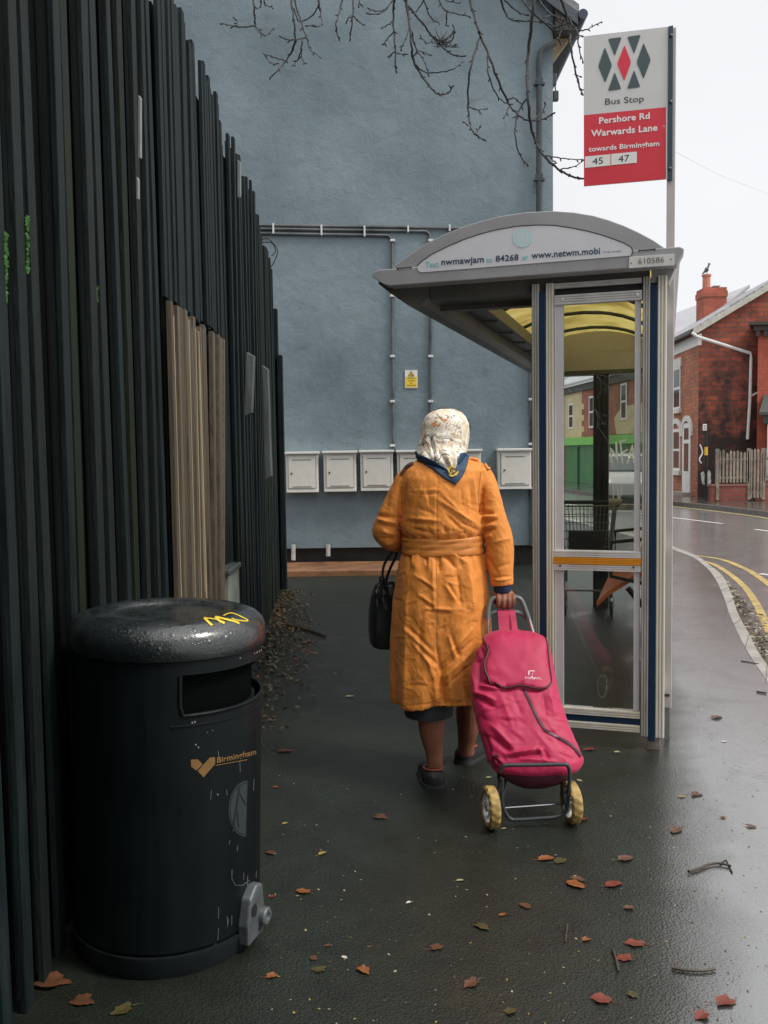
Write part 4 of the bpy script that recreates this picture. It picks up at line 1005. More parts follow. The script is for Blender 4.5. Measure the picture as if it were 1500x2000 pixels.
dec_text(q, fbv, 'Charges will apply', (1178, 494), (1213, 491.5), 3, .001, .0); q.build('lettering', m_ink, pan)
q = MB(); dec_poly(q, fbv, [(1020+19*cos(i*pi/16), 465+18.5*sin(i*pi/16)) for i in range(32)], .0008); q.build('roundel', m_aquap, pan)
q = MB()
for x in (1011, 1021.5):
    dec_line(q, fbv, [(x, 474), (x, 462), (x+4, 456), (x+8, 462), (x+8, 474)], 2.6, .0012)
q.build('roundel_glyph', m_panelw, pan)
# number plate of the stop on the band
np_ = [(1229, 502), (1317, 496), (1317, 518), (1228, 524)]
q = MB(); q.prism([S(SL(x, y, RY-.02)[0], RY-.022, SL(x, y, RY-.02)[1]) for x, y in np_], S_v*.007); pl = q.build('number_plate', m_alu, shelter, bevel=.001)
fl = MB(); strip(fl, -1.7, .3, 1.5, 3.2, RY-.0235, RY-.023); nbv = fl.bvh()
q = MB(); dec_text(q, nbv, '610586', (1246.5, 516), (1297, 512.5), 11, .001, .0)
for x, y in ((1232.5, 514), (1311, 506.5)): dec_poly(q, nbv, [(x+1.6*cos(i), y+1.6*sin(i)) for i in range(6)], .001)
q.build('numerals', mat('plate_ink', (.16, .15, .14), .5), pl)
q = MB()
for x0, x1, y0, y1 in ((776, 803, 524.5, 522), (1248, 1279, 489.5, 487)):
    dec_line(q, fbv, [(x0, y0), (x1, y1)], 2.2, .0)
    for x, y in ((x0, y0), (x1, y1)): dec_line(q, fbv, [(x, y-2), (x, y+3)], 2, .001)
q.build('hinge', m_dark, shelter)
# roof shell, side beams, ribs, far cap
RL = FD+.30
zE = SL(1000, 535, RY)[1]
XL, XR = band[0][0], SL(1330, 490, RY)[0]
zmid = (SL(745, 545, RY)[1]+SL(1320, 505, RY)[1])/2
q = MB()
beam = [(XL+.002, zmid+.0), (XL+.03, zmid+.03), (XL+.20, zmid+.055), (XL+.27, zmid+.03), (XL+.27, zmid-.085), (XL+.23, zmid-.12), (XL+.16, zmid-.12), (XL+.07, zmid-.055)]
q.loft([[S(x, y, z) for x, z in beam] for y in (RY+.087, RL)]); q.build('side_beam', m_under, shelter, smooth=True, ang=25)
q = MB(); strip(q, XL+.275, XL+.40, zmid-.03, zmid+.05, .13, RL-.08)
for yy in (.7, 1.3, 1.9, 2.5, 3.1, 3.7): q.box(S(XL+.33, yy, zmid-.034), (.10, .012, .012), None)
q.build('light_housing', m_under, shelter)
q = MB()
beamR = [(XR-.002, zmid+.02), (XR-.03, zmid+.04), (XR-.10, zmid+.05), (XR-.13, zmid+.02), (XR-.13, zmid-.09), (XR-.05, zmid-.09)]
q.loft([[S(x, y, z) for x, z in beamR] for y in (RY+.087, RL)]); q.build('side_beam', m_roofg, shelter, smooth=True, ang=25)
m_poly = bpy.data.materials.new('yellowed_roof_sheet'); m_poly.use_nodes = True; n, l = m_poly.node_tree.nodes, m_poly.node_tree.links; n.clear()
out = n.new('ShaderNodeOutputMaterial'); tl = n.new('ShaderNodeBsdfTranslucent'); df = n.new('ShaderNodeBsdfDiffuse'); mx = n.new('ShaderNodeMixShader'); mx.inputs[0].default_value = .25
tc = n.new('ShaderNodeTexCoord'); cc = ramp(n, l, noisen(n, l, tc.outputs['Object'], 2.0, 5, .6, .5), [(.30, (.16, .10, .02)), (.5, (.40, .30, .085)), (.7, (.58, .47, .19))])
l.new(cc, tl.inputs[0]); l.new(cc, df.inputs[0]); l.new(tl.outputs[0], mx.inputs[1]); l.new(df.outputs[0], mx.inputs[2]); l.new(mx.outputs[0], out.inputs[0])
inner = [(x, z-.03) for x, z in arc if XL+.26 < x < XR-.08]
inner = [(XL+.25, inner[0][1]-.05)]+inner
q = MB(); q.loft([[S(x, y, z) for x, z in inner] for y in (RY+.071, RL-.07)], caps=False, openring=True); q.build('roof_sheet', m_poly, shelter, smooth=True)
q = MB()
for yy in (.95, 1.9, 2.85, 3.75):
    q.tube([S(x, yy, z-.018) for x, z in inner], .014, 6)
q.build('roof_rib', m_darkpipe, shelter)
q = MB(); q.prism([S(x, RL-.07, z) for x, z in poly], S_v*.07); q.prism([S(XL+.26, RL-.07, A0[1]), S(XR-.13, RL-.07, A0[1]), S(XR-.13, RL-.07, 2.17), S(XL+.26, RL-.07, 2.17)], S_v*.069); q.build('arched_end_cap', m_lgrey, shelter)
q = MB(); q.prism([S(x, RL-.0, z) for x, z in band], S_v*.05); q.build('fascia_band', m_roofg, shelter)
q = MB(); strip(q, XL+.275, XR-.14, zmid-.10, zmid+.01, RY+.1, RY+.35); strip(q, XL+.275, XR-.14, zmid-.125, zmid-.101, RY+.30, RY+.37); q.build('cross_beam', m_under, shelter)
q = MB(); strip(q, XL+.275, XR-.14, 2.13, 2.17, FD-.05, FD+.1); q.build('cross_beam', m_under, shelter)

# ------------------------------------------------------------------ bus stop flag and its pole
px0, zz0 = SL(1300, 1000, .12); px1 = SL(1317, 1000, .12)[0]
PY = .16
plx0, plx1 = SL(1300.5, 600, PY)[0], SL(1317, 600, PY)[0]
t = thing('bus_stop_sign', 'bus stop flag sign on a pale square pole rising beside the shelter roof', 'bus stop sign', S((plx0+plx1)/2, PY, 0), -SA)
q = MB(); ztop = SL(1310, 54, PY)[1]; zbot = SL(1308, 1383, PY)[1]
xr_ = max(plx0+.03, XR+.0)
strip(q, plx0, plx1, zbot, ztop, PY, PY+.05); q.build('pole', mat('pole_pale', (.50, .46, .44), .45, .1, var=.08, vscale=3), t, bevel=.003)
q = MB(); c = S((plx0+plx1)/2-.002, PY-.002, SL(1306, 1358, PY)[1]); q.box((0, 0, 0), (.026, .006, .014), Matrix.Translation(c), chamf=.002); q.build('slot', m_dark, t)
q = MB(); strip(q, plx0+.008, plx1-.008, 0, zbot+.02, PY+.01, PY+.04); q.build('pole_foot', mat('galvanised', (.2, .2, .2), .6), t)
# plate plane slightly turned
PA = radians(12); P_r = Vector((cos(PA), -sin(PA), 0)); P_n = Vector((sin(PA), cos(PA), 0))
PO = S(plx0, PY-.012, 0)
def PPt(x, y, o=0.0): return onplane(x, y, PO-P_n*o, P_n)
q = MB(); q.prism([PPt(1140.5, 364), PPt(1304, 350), PPt(1306, 52), PPt(1140, 71)], P_n*.004); plate = q.build('plate', mat('plate_grey_white', (.58, .575, .56), .4, var=.03), t)
q = MB(); q.prism([PPt(1140.5, 363.5, .001), PPt(1302, 349.5, .001), PPt(1302.5, 209, .001), PPt(1140.2, 225, .001)], P_n*.0008); q.build('red_field', mat('sign_red', (.62, .035, .055), .4, var=.04), plate)
fl = MB(); fl.add([PPt(1100, 400, .0014), PPt(1340, 400, .0014), PPt(1340, 20, .0014), PPt(1100, 20, .0014)], [(0, 1, 2, 3)]); pb = fl.bvh()
Zs = lambda x, y: (1050+x*.3, y*.3)
def rdec(q, P, off):
    out = []
    for i in range(len(P)):      # rounded corners
        a, b_, c_ = P[i-1], P[i], P[(i+1) % len(P)]
        r = 2.2
        for s, o in ((a, 0), (c_, 1)):
            L = math.hypot(s[0]-b_[0], s[1]-b_[1]); out.append((b_[0]+(s[0]-b_[0])*r/L, b_[1]+(s[1]-b_[1])*r/L))
    dec_poly(q, pb, out, off)
q = MB()
for P in ([(458, 253), (548, 241), (502, 365)], [(583, 240), (672, 226), (628, 352)], [(438, 305), (484, 425), (440, 540), (395, 432)], [(690, 278), (737, 390), (690, 514), (645, 405)], [(502, 468), (545, 580), (458, 592)], [(628, 455), (669, 567), (583, 578)]):
    rdec(q, [Zs(*p) for p in P], .0004)
q.build('emblem', mat('sign_slate', (.055, .085, .085), .45), plate)
q = MB(); rdec(q, [Zs(*p) for p in [(566, 292), (609, 405), (564, 528), (519, 415)]], .0004); q.build('emblem_centre', mat('sign_red2', (.66, .03, .06), .4), plate)
q = MB(); dec_text(q, pb, 'Bus Stop', Zs(440, 682), Zs(692, 660), 12, .0004, .0); q.build('lettering', m_dark, plate)
q = MB(); m_lw = mat('letter_white', (.78, .74, .74), .5)
dec_text(q, pb, 'Pershore Rd', Zs(400, 806), Zs(730, 772), 12, .0012, .025); dec_text(q, pb, 'Warwards Lane', Zs(348, 890), Zs(780, 850), 12.5, .0012, .025); dec_text(q, pb, 'towards Birmingham', Zs(332, 988), Zs(792, 948), 9.5, .0012, .02); q.build('lettering', m_lw, plate)
q = MB()
for P in ([(308, 1020), (474, 1004), (474, 1077), (308, 1094)], [(479, 1003), (646, 987), (646, 1059), (479, 1076)]): dec_poly(q, pb, [Zs(*p) for p in P], .0012)
q.build('number_tile', m_white, plate)
q = MB(); dec_text(q, pb, '45', Zs(357, 1072), Zs(426, 1065), 12.5, .002, .0); dec_text(q, pb, '47', Zs(526, 1056), Zs(597, 1049), 12.5, .002, .0); q.build('numerals', m_dark, plate)
q = MB(); dec_line(q, pb, [Zs(838, 698), Zs(838, 1170)], 1.4, .0014); dec_line(q, pb, [Zs(816, 820), Zs(828, 823)], 1, .0014); q.build('white_edge', m_lw, plate)
q = MB(); q.prism([PPt(1304, 352, .006), PPt(1313.5, 350.5, .006), PPt(1315, 49, .006), PPt(1305.5, 51, .006)], P_n*.02); cl = q.build('clamp_strip', mat('slate_blue_strip', (.025, .055, .075), .4), t, bevel=.002)
q = MB()
for x, y in ((868, 232), (866, 663), (860, 1098)): q.ball(PPt(*Zs(x, y), .008), .009, 8, 4)
q.build('bolt', m_darkpipe, cl)
# overhead wires
q = MB(); q.tube([at(1320, 297, 12), at(1400, 340, 16), at(1560, 402, 22)], .0025, 4); top(q, 'overhead_wire', mat('pale_wire', (.55, .55, .56), .6), 'thin overhead wire crossing the white sky right of the bus stop sign', 'wire')

# ------------------------------------------------------------------ supermarket trolley beyond the glass
def cart():
    c0 = gnd(1155, 1195); c0 = Vector((c0.x, c0.y+.15, 0)); ca = radians(12)
    r_ = Vector((cos(ca), -sin(ca), 0)); v_ = Vector((sin(ca), cos(ca), 0))
    t = thing('supermarket_trolley', 'empty wire supermarket trolley standing behind the shelter glass', 'trolley', c0, -ca)
    Q = lambda x, y, z: c0+r_*x+v_*y+Vector((0, 0, z))
    m_wire = mat('wire_chrome', (.20, .21, .21), .35, .6)
    q = MB(); tops, bots = .245, .19
    def rect(z, w, y0, y1): return [Q(-w, y0, z), Q(w, y0, z), Q(w, y1, z), Q(-w, y1, z)]
    for k in range(8):
        tt = k/7; z = .46+tt*.5; w_ = bots+(tops-bots)*tt; R4 = rect(z, w_, -.30, .36+.08*tt); q.tube(R4+[R4[0]], .0035 if 0 < k < 7 else .008, 5)
    for k in range(15):
        u = -1+2*k/14
        q.tube([Q(u*tops, -.30, .96), Q(u*bots, -.30, .46), Q(u*bots, .36, .46), Q(u*tops, .44, .96)], .003, 4)
    for k in range(18):
        yy = -.3+.66*k/17; q.tube([Q(-tops, yy, .96), Q(-bots, yy, .46), Q(bots, yy, .46), Q(tops, yy, .96)], .003, 4)
    q.build('basket', m_wire, t)
    q = MB(); q.tube([Q(-.26, -.37, 1.0), Q(.26, -.37, 1.0)], .017, 10); q.tube([Q(-.25, -.30, .96), Q(-.26, -.37, 1.0)], .012, 6); q.tube([Q(.25, -.30, .96), Q(.26, -.37, 1.0)], .012, 6); h = q.build('handle', m_dark, t, smooth=True)
    q = MB(); q.tube([Q(.17, -.37, 1.003), Q(.285, -.37, 1.003)], .026, 10); q.build('grip_end', mat('cream_grip', (.40, .38, .28), .5), h)
    q = MB(); q.box((-.02, -.315, .66), (.30, .012, .17), Matrix.Translation(c0) @ Matrix.Rotation(-ca, 4, 'Z'), chamf=.004); q.build('panel', mat('dark_panel', (.02, .03, .035), .4), t)
    q = MB()
    for s in (-1, 1): q.tube([Q(s*.2, -.3, .46), Q(s*.21, -.25, .2), Q(s*.19, .34, .2), Q(s*.19, .36, .46)], .011, 6)
    q.tube([Q(-.21, -.2, .2), Q(.21, -.2, .2)], .009, 6); q.build('frame', m_wire, t)
    for s in (-1, 1):
        for yy in (-.26, .36):
            q = MB(); q.tube([Q(s*.2, yy, .21), Q(s*.2, yy+.0, .15)], .013, 8)
            for e in (-.02, .02): q.prism([Q(s*.2+e, yy-.02, .15), Q(s*.2+e, yy+.02, .15), Q(s*.2+e, yy-.015, .05), Q(s*.2+e, yy-.045, .05)], r_*.003)
            ca_ = q.build('caster', m_darkpipe, t)
            q = MB(); q.lathe([(.0, -.013), (.055, -.013), (.062, -.006), (.062, .006), (.055, .013), (0, .013)], (s*.2, yy-.03, .062), 20, 'X', Matrix.Translation(c0) @ Matrix.Rotation(-ca, 4, 'Z'), caps=False); q.build('wheel', m_dark, ca_, smooth=True)
cart()

# ------------------------------------------------------------------ litter bin
BC = Vector((at(308, 1100, 2.66).x, 2.66, 0)); BR = .276
m_bin = mat('bin_black', (.004, .007, .0075), .30, var=.2, vscale=5, bump=.06, bscale=18, rvar=.08, spec=.18)
n, l, b = nodes_of(m_bin)
tc = n.new('ShaderNodeTexCoord'); mp = n.new('ShaderNodeMapping'); mp.inputs['Scale'].default_value = (26, 26, 2.2); l.new(tc.outputs['Object'], mp.inputs[0])
dr = noisen(n, l, mp.outputs[0], 1, 5, .65); l.new(ramp(n, l, dr, [(.35, (.60,)*3), (.6, (.36,)*3)]), b.inputs['Roughness'])
m_lid = mat('bin_lid_wet', (.008, .012, .013), .16, spec=1.0, coat=.35); n, l, b = nodes_of(m_lid)
tc = n.new('ShaderNodeTexCoord'); vo = n.new('ShaderNodeTexVoronoi'); vo.inputs['Scale'].default_value = 150; l.new(tc.outputs['Object'], vo.inputs['Vector'])
vo2 = n.new('ShaderNodeTexVoronoi'); vo2.inputs['Scale'].default_value = 40; l.new(tc.outputs['Object'], vo2.inputs['Vector'])
h1 = ramp(n, l, vo.outputs['Distance'], [(.0, (1,)*3), (.38, (0,)*3)]); h2 = ramp(n, l, vo2.outputs['Distance'], [(.0, (1,)*3), (.3, (0,)*3)])
msk = ramp(n, l, noisen(n, l, tc.outputs['Object'], 9, 3), [(.42, (0,)*3), (.58, (1,)*3)])
hh = mathn(n, l, 'ADD', mathn(n, l, 'MULTIPLY', h1, .5), mathn(n, l, 'MULTIPLY', h2, msk))
bp = n.new('ShaderNodeBump'); bp.inputs['Strength'].default_value = .6; bp.inputs['Distance'].default_value = .004; l.new(hh, bp.inputs['Height']); l.new(bp.outputs[0], b.inputs['Normal'])
rr = ramp(n, l, noisen(n, l, tc.outputs['Object'], 14, 4), [(.4, (.22,)*3), (.6, (.42,)*3)]); l.new(rr, b.inputs['Roughness'])
tb = thing('litter_bin', 'round black litter bin with a wet domed lid and gold lettering', 'litter bin', BC)
def bz(py): return 1.45-(py-885)/FPX*(BC.y-.02)   # rough helper for heights on the axis
def bzf(py, px=330):  # height on the front surface
    d = ray(px, py); # intersect cylinder
    a = d.x**2+d.y**2; bb = -2*(d.x*BC.x+d.y*BC.y); cc_ = BC.x**2+BC.y**2-BR**2
    tt = (-bb-math.sqrt(max(0, bb*bb-4*a*cc_)))/(2*a); return CAM_H+d.z*tt
zrim = bzf(1290); zlidtop = 1.005; zb1 = bzf(1868); zap0, zap1 = bzf(1377, 440), bzf(1300, 440)
NA = 96
def ang(px, py=1350):
    d = ray(px, py); a = d.x**2+d.y**2; bb = -2*(d.x*BC.x+d.y*BC.y); cc_ = BC.x**2+BC.y**2-BR**2
    dd = bb*bb-4*a*cc_; tt = (-bb-math.sqrt(max(0, dd)))/(2*a); p = d*tt; return math.atan2(p.y-BC.y, p.x-BC.x)
aL = ang(334); aR = ang(334)+radians(118)
q = MB()
def ring(r, z): return [BC+Vector((r*cos(2*pi*j/NA), r*sin(2*pi*j/NA), z)) for j in range(NA)]
zs = [zb1, zb1+.01, .3, .5, .6, zap0, zap1, zrim-.004]
rings = [ring(BR-(.006 if i == 0 else 0), z) for i, z in enumerate(zs)]
vs = [p for r in rings for p in r]; fs = []
for i in range(len(zs)-1):
    for j in range(NA):
        am = 2*pi*(j+.5)/NA; am = am-2*pi if am > pi else am
        if i == 5 and aL < am < aR: continue
        j2 = (j+1) % NA; fs.append((i*NA+j, i*NA+j2, (i+1)*NA+j2, (i+1)*NA+j))
q.add(vs, fs)
q.lathe([(BR-.02, zb1), (BR-.02, .4), (BR-.02, zap0-.01)], BC, 64, caps=True)
body = q.build('body', m_bin, tb, smooth=True, ang=30)
bbv = bvh_of(body)
q = MB()  # rolled rim round the opening
def cyl(a, z, r=BR): return BC+Vector((r*cos(a), r*sin(a), z))
K = 24; P = [cyl(aL+.0, zap1)]+[cyl(aL, zap1-(zap1-zap0)*k/4) for k in range(1, 4)]+[cyl(aL+.03+(aR-aL-.06)*k/K, zap0) for k in range(K+1)]+[cyl(aR, zap1-(zap1-zap0)*k/4) for k in (3, 2, 1, 0)]
q.tube(P, .006, 8); q.tube([cyl(aL+.0+(aR-aL+.1)*k/K, zap0-.028, BR+.001) for k in range(-1, K+2)], .0035, 6)
q.build('opening_rim', m_bin, tb, smooth=True)
q = MB(); q.lathe([(BR-.03, zap0-.06), (BR-.03, zrim)], BC, 48); q.build('opening_shade', mat('bin_void', (.004, .005, .005), 1.0, spec=0), tb, smooth=True, ang=30)  # near-black drum paints the shade inside the opening
zr = zrim
prof = [(BR+.006, zr-.002), (BR+.010, zr+.002), (BR+.012, zr+.03), (BR+.011, zr+.048), (BR+.003, zr+.068), (BR-.014, zr+.084), (BR-.04, zr+.093), (BR-.075, zr+.097), (BR-.10, zr+.095), (BR-.115, zr+.088), (BR-.13, zr+.082), (.1, zr+.083), (.02, zr+.084)]
q = MB(); q.lathe(prof, BC, 96); lid = q.build('lid', m_lid, tb, smooth=True, ang=60)
lbv = bvh_of(lid)
q = MB(); Zl = lambda x, y: (323+x/7.5, 1160+y/7.5)
for P, w_ in (([(415, 330), (470, 385), (530, 440)], 4.6), ([(440, 335), (560, 345), (640, 360)], 2), ([(580, 310), (640, 370), (715, 400)], 4.8), ([(600, 315), (760, 350), (870, 375), (930, 400)], 3.6), ([(700, 295), (830, 255), (1040, 340), (1040, 362), (900, 355), (820, 330)], 1.8)):
    dec_line(q, lbv, [Zl(*p) for p in catmull(P, 4)], w_, .0012, seg=2)
q.build('graffiti', mat('yellow_paint_marker', (.80, .58, .04), .4), lid)
q = MB(); q.lathe([(BR-.012, 0.0), (BR-.004, .02), (BR-.002, zb1-.03), (BR+.004, zb1-.012), (BR+.004, zb1-.001), (BR-.01, zb1-.0005)], BC, 96, caps=False); q.build('base', mat('bin_base', (.011, .015, .016), .45, spec=.2, var=.3, vscale=8, rvar=.1), tb, smooth=True, ang=30)
m_gold = mat('gold_decal', (.20, .105, .028), .5, var=.15, vscale=30)
Zb = lambda x, y: (x/2.44-17+max(0, y-300)*.009, 1140+y/2.44)
q = MB(); dec_poly(q, bbv, [Zb(907, 832), Zb(940, 829), Zb(963, 853), Zb(934, 883), Zb(908, 866)], .0012, sub=1); dec_poly(q, bbv, [Zb(940, 885), Zb(997, 820), Zb(1023, 817), Zb(1023, 850), Zb(968, 915)], .0012, sub=1)
dec_line(q, bbv, [Zb(1026, 856), Zb(1180, 826)], 1.3, .0012); dec_text(q, bbv, 'Birmingham', Zb(1032, 845), Zb(1222, 800), 11, .0012, .02); q.build('council_emblem', m_gold, tb)
q = MB(); m_stk = mat('grey_sticker', (.028, .042, .042), .35)
E = [(Zb(1178, 1060)[0]+36*cos(a*pi/18), Zb(1178, 1060)[1]+55*sin(a*pi/18)) for a in range(36)]
E = [p for p in E if p[0] < 478]
dec_poly(q, bbv, E, .0010, sub=1); sk = q.build('oval_sticker', m_stk, tb)
q = MB(); dec_line(q, bbv, E[:0]+[p for p in [(Zb(1178, 1060)[0]+33*cos(a*pi/18), Zb(1178, 1060)[1]+51*sin(a*pi/18)) for a in range(8, 29)]], 1.2, .002, seg=3)
dec_line(q, bbv, [Zb(1140, 970), Zb(1132, 1030), Zb(1120, 1110), Zb(1112, 1170)], 3.4, .002, seg=4); dec_line(q, bbv, [Zb(1140, 985), Zb(1175, 1040)], 2.2, .002, seg=4); dec_line(q, bbv, [Zb(1130, 1060), Zb(1140, 1150)], 2.6, .002, seg=4); dec_poly(q, bbv, [(Zb(1140, 965)[0]+3*cos(i), Zb(1140, 965)[1]+4*sin(i)) for i in range(6)], .002)
q.build('pictogram', m_dark, sk)
# lock bracket near the base at the right
aK = ang(484, 1790)
Kc = BC+Vector((BR*cos(aK), BR*sin(aK), 0)); kn = Vector((cos(aK), sin(aK), 0)); kt = Vector((-sin(aK), cos(aK), 0))
zk0, zk1 = bzf(1830, 480), bzf(1722, 480)
m_lock = mat('cast_lock_grey', (.13, .145, .15), .4, .4, var=.25, vscale=20)
q = MB(); sh = [(-.05, zk0), (.045, zk0+.005), (.05, zk0+.07), (.035, zk1-.01), (.0, zk1), (-.04, zk1-.03), (-.055, zk0+.06)]
q.prism([Kc+kt*a+Vector((0, 0, z))+kn*.028 for a, z in sh], -kn*.035); lk = q.build('lock_bracket', m_lock, tb, bevel=.006)
q = MB(); Rk = Matrix.Translation(Kc+kt*.035+Vector((0, 0, zk0+.055))+kn*.028) @ kn.to_track_quat('Z', 'Y').to_matrix().to_4x4()
q.lathe([(.026, 0), (.026, .014), (.022, .018), (.012, .018), (.010, .012), (.001, .012)], (0, 0, 0), 24, 'Z', Rk); q.build('lock_barrel', m_lock, lk, smooth=True, ang=30)
q = MB(); q.prism([Kc+kt*a+Vector((0, 0, z))+kn*.029 for a, z in ((-.035, zk0+.085), (-.01, zk0+.075), (.0, zk0+.095), (-.012, zk0+.115), (-.035, zk0+.11))], -kn*.002); q.lathe([(.007, 0), (.007, .002)], (-.02, -.03, 0), 12, 'Z', Rk); q.build('key_slot', m_dark, lk)
q = MB(); dec_line(q, bbv, [Zb(1108, 1350), Zb(1108, 1395), Zb(1125, 1425), Zb(1160, 1425), Zb(1195, 1400)], 1.4, .002, seg=4); q.build('worn_ring_mark', m_lock, tb)

q = MB(); rb = random.Random(2)
for (x, y) in ((912, 655), (925, 652), (945, 663), (918, 668), (930, 760), (942, 772), (1037, 995), (1210, 318), (1222, 314), (1233, 309), (1244, 303), (880, 356), (1140, 342), (735, 1872), (858, 1845), (922, 1818), (1033, 1708), (1080, 1745), (500, 1758), (700, 1920), (1010, 690), (985, 700)):
    r_ = rb.uniform(.8, 1.8); dec_poly(q, bbv, [(Zb(x, y)[0]+r_*cos(k), Zb(x, y)[1]+r_*1.3*sin(k)) for k in range(6)], .0015)
for k in range(16):
    x = rb.uniform(940, 1240); y = rb.uniform(650, 1650); L = rb.uniform(10, 60); dec_line(q, bbv, [Zb(x, y), Zb(x+rb.uniform(-4, 4), y+L)], .5, .0012)
q.build('chips_and_scratches', mat('chip_white', (.22, .24, .24), .5), tb)

tb.rotation_euler = (0, radians(1.7), 0)      # the bin leans a little towards the path
# ------------------------------------------------------------------ the woman in the orange coat
def section(py, pl, pr, Yc, ry, n=40, e=2.3, zf=None, grow=0.0):
    a, b_ = at(pl, py, Yc), at(pr, py, Yc); cx = (a.x+b_.x)/2; rx = (b_.x-a.x)/2+grow; ry = ry+grow; z = (a.z+b_.z)/2
    P = []
    for j in range(n):
        t = 2*pi*j/n; c, s = cos(t), sin(t)
        x = cx+rx*math.copysign(abs(c)**(2/e), c); y = Yc+ry*math.copysign(abs(s)**(2/e), s)
        P.append(Vector((x, y, z if zf is None else zf(x, y, z))))
    return P
torso = [(886, 850, 900, 3.99, .05), (892, 834, 914, 3.98, .065), (899, 812, 932, 3.975, .080), (907, 798, 943, 3.97, .095), (918, 787, 952, 3.965, .110), (935, 784, 948, 3.96, .122), (965, 785, 940, 3.955, .130), (1000, 785, 940, 3.96, .135),
         (1025, 782, 946, 3.965, .142), (1038, 784, 944, 3.97, .142), (1048, 788, 941, 3.975, .130), (1060, 789, 940, 3.975, .127), (1074, 787, 942, 3.975, .130), (1090, 781, 945, 3.975, .142),
         (1120, 775, 950, 3.975, .158), (1180, 768, 956, 3.975, .172), (1250, 764, 957, 3.975, .178), (1320, 764, 952, 3.97, .182), (1360, 765, 944, 3.97, .185)]
hem_pts = [(760, 1393), (790, 1391), (820, 1388), (845, 1383), (858, 1378), (866, 1374), (876, 1376), (900, 1380), (945, 1386)]
def hemz(x, y, z):
    px, py = px_of((x, 3.8, z))
    for (a, ya), (b_, yb_) in zip(hem_pts, hem_pts[1:]):
        if px <= b_: py = ya+(yb_-ya)*max(0, (px-a)/(b_-a)); break
    else: py = hem_pts[-1][1]
    return at(px, py, 3.80).z
cq = MB()
rings = [section(*t_) for t_ in torso]+[section(1386, 767, 937, 3.97, .186, zf=hemz)]
# soft vertical folds in the skirt
for i, r in enumerate(rings):
    py = (torso+[(1386,)])[i][0]
    k = max(0, (py-1078)/310)**.8
    cen = sum(r, Vector())/len(r)
    for j in range(len(r)):
        a = 2*pi*j/len(r); d = (r[j]-cen); d.z = 0
        amp = k*(.010*cos(a*6+.6)+.006*cos(a*11+2)) + (.005*cos(a*17) if 1045 < py < 1100 else 0)
        r[j] = r[j]+d.normalized()*amp
cq.loft(rings)
def limb(pts, n=20):
    P = [at(x, y, Y) for x, y, Y, r in pts]; R_ = [r for *_, r in pts]
    C4 = catmull([(*p, r) for p, r in zip(P, R_)], 5)
    return [Vector(c[:3]) for c in C4], [c[3] for c in C4]
rarm = [(916, 921, 3.965, .050), (937, 931, 3.96, .055), (949, 955, 3.95, .052), (957, 985, 3.945, .053), (964, 1015, 3.935, .057), (972, 1045, 3.93, .064), (975, 1065, 3.925, .063), (976, 1090, 3.92, .061), (979, 1120, 3.91, .053), (981, 1143, 3.905, .049)]
larm = [(816, 928, 3.965, .050), (796, 938, 3.96, .052), (782, 960, 3.96, .047), (768, 990, 3.962, .050), (757, 1018, 3.97, .055), (753, 1038, 3.985, .058), (768, 1052, 4.04, .057), (790, 1056, 4.12, .053), (815, 1056, 4.18, .050)]
for L_ in (rarm, larm):
    P, R_ = limb(L_); cq.tube(P, R_, 20)
V, N, F = remesh(cq, .0052, 3)
px, py = px_np(V); back = np.clip((-N[:, 1]+.35)*1.6, 0, 1)
def crease(x0, y0, x1, y1, w, amp, msk=None):
    dx, dy = x1-x0, y1-y0; L2 = dx*dx+dy*dy
    t = ((px-x0)*dx+(py-y0)*dy)/L2; tc_ = np.clip(t, 0, 1)
    d2 = (px-x0-tc_*dx)**2+(py-y0-tc_*dy)**2
    prof = (.45*np.exp(-d2/(w*w))+.65*np.exp(-np.sqrt(d2)*1.9/w))*(1-(np.clip(np.abs(t-.5)*2, 0, 1))**3*.9)
    return amp*prof*back
H = np.zeros(len(V))
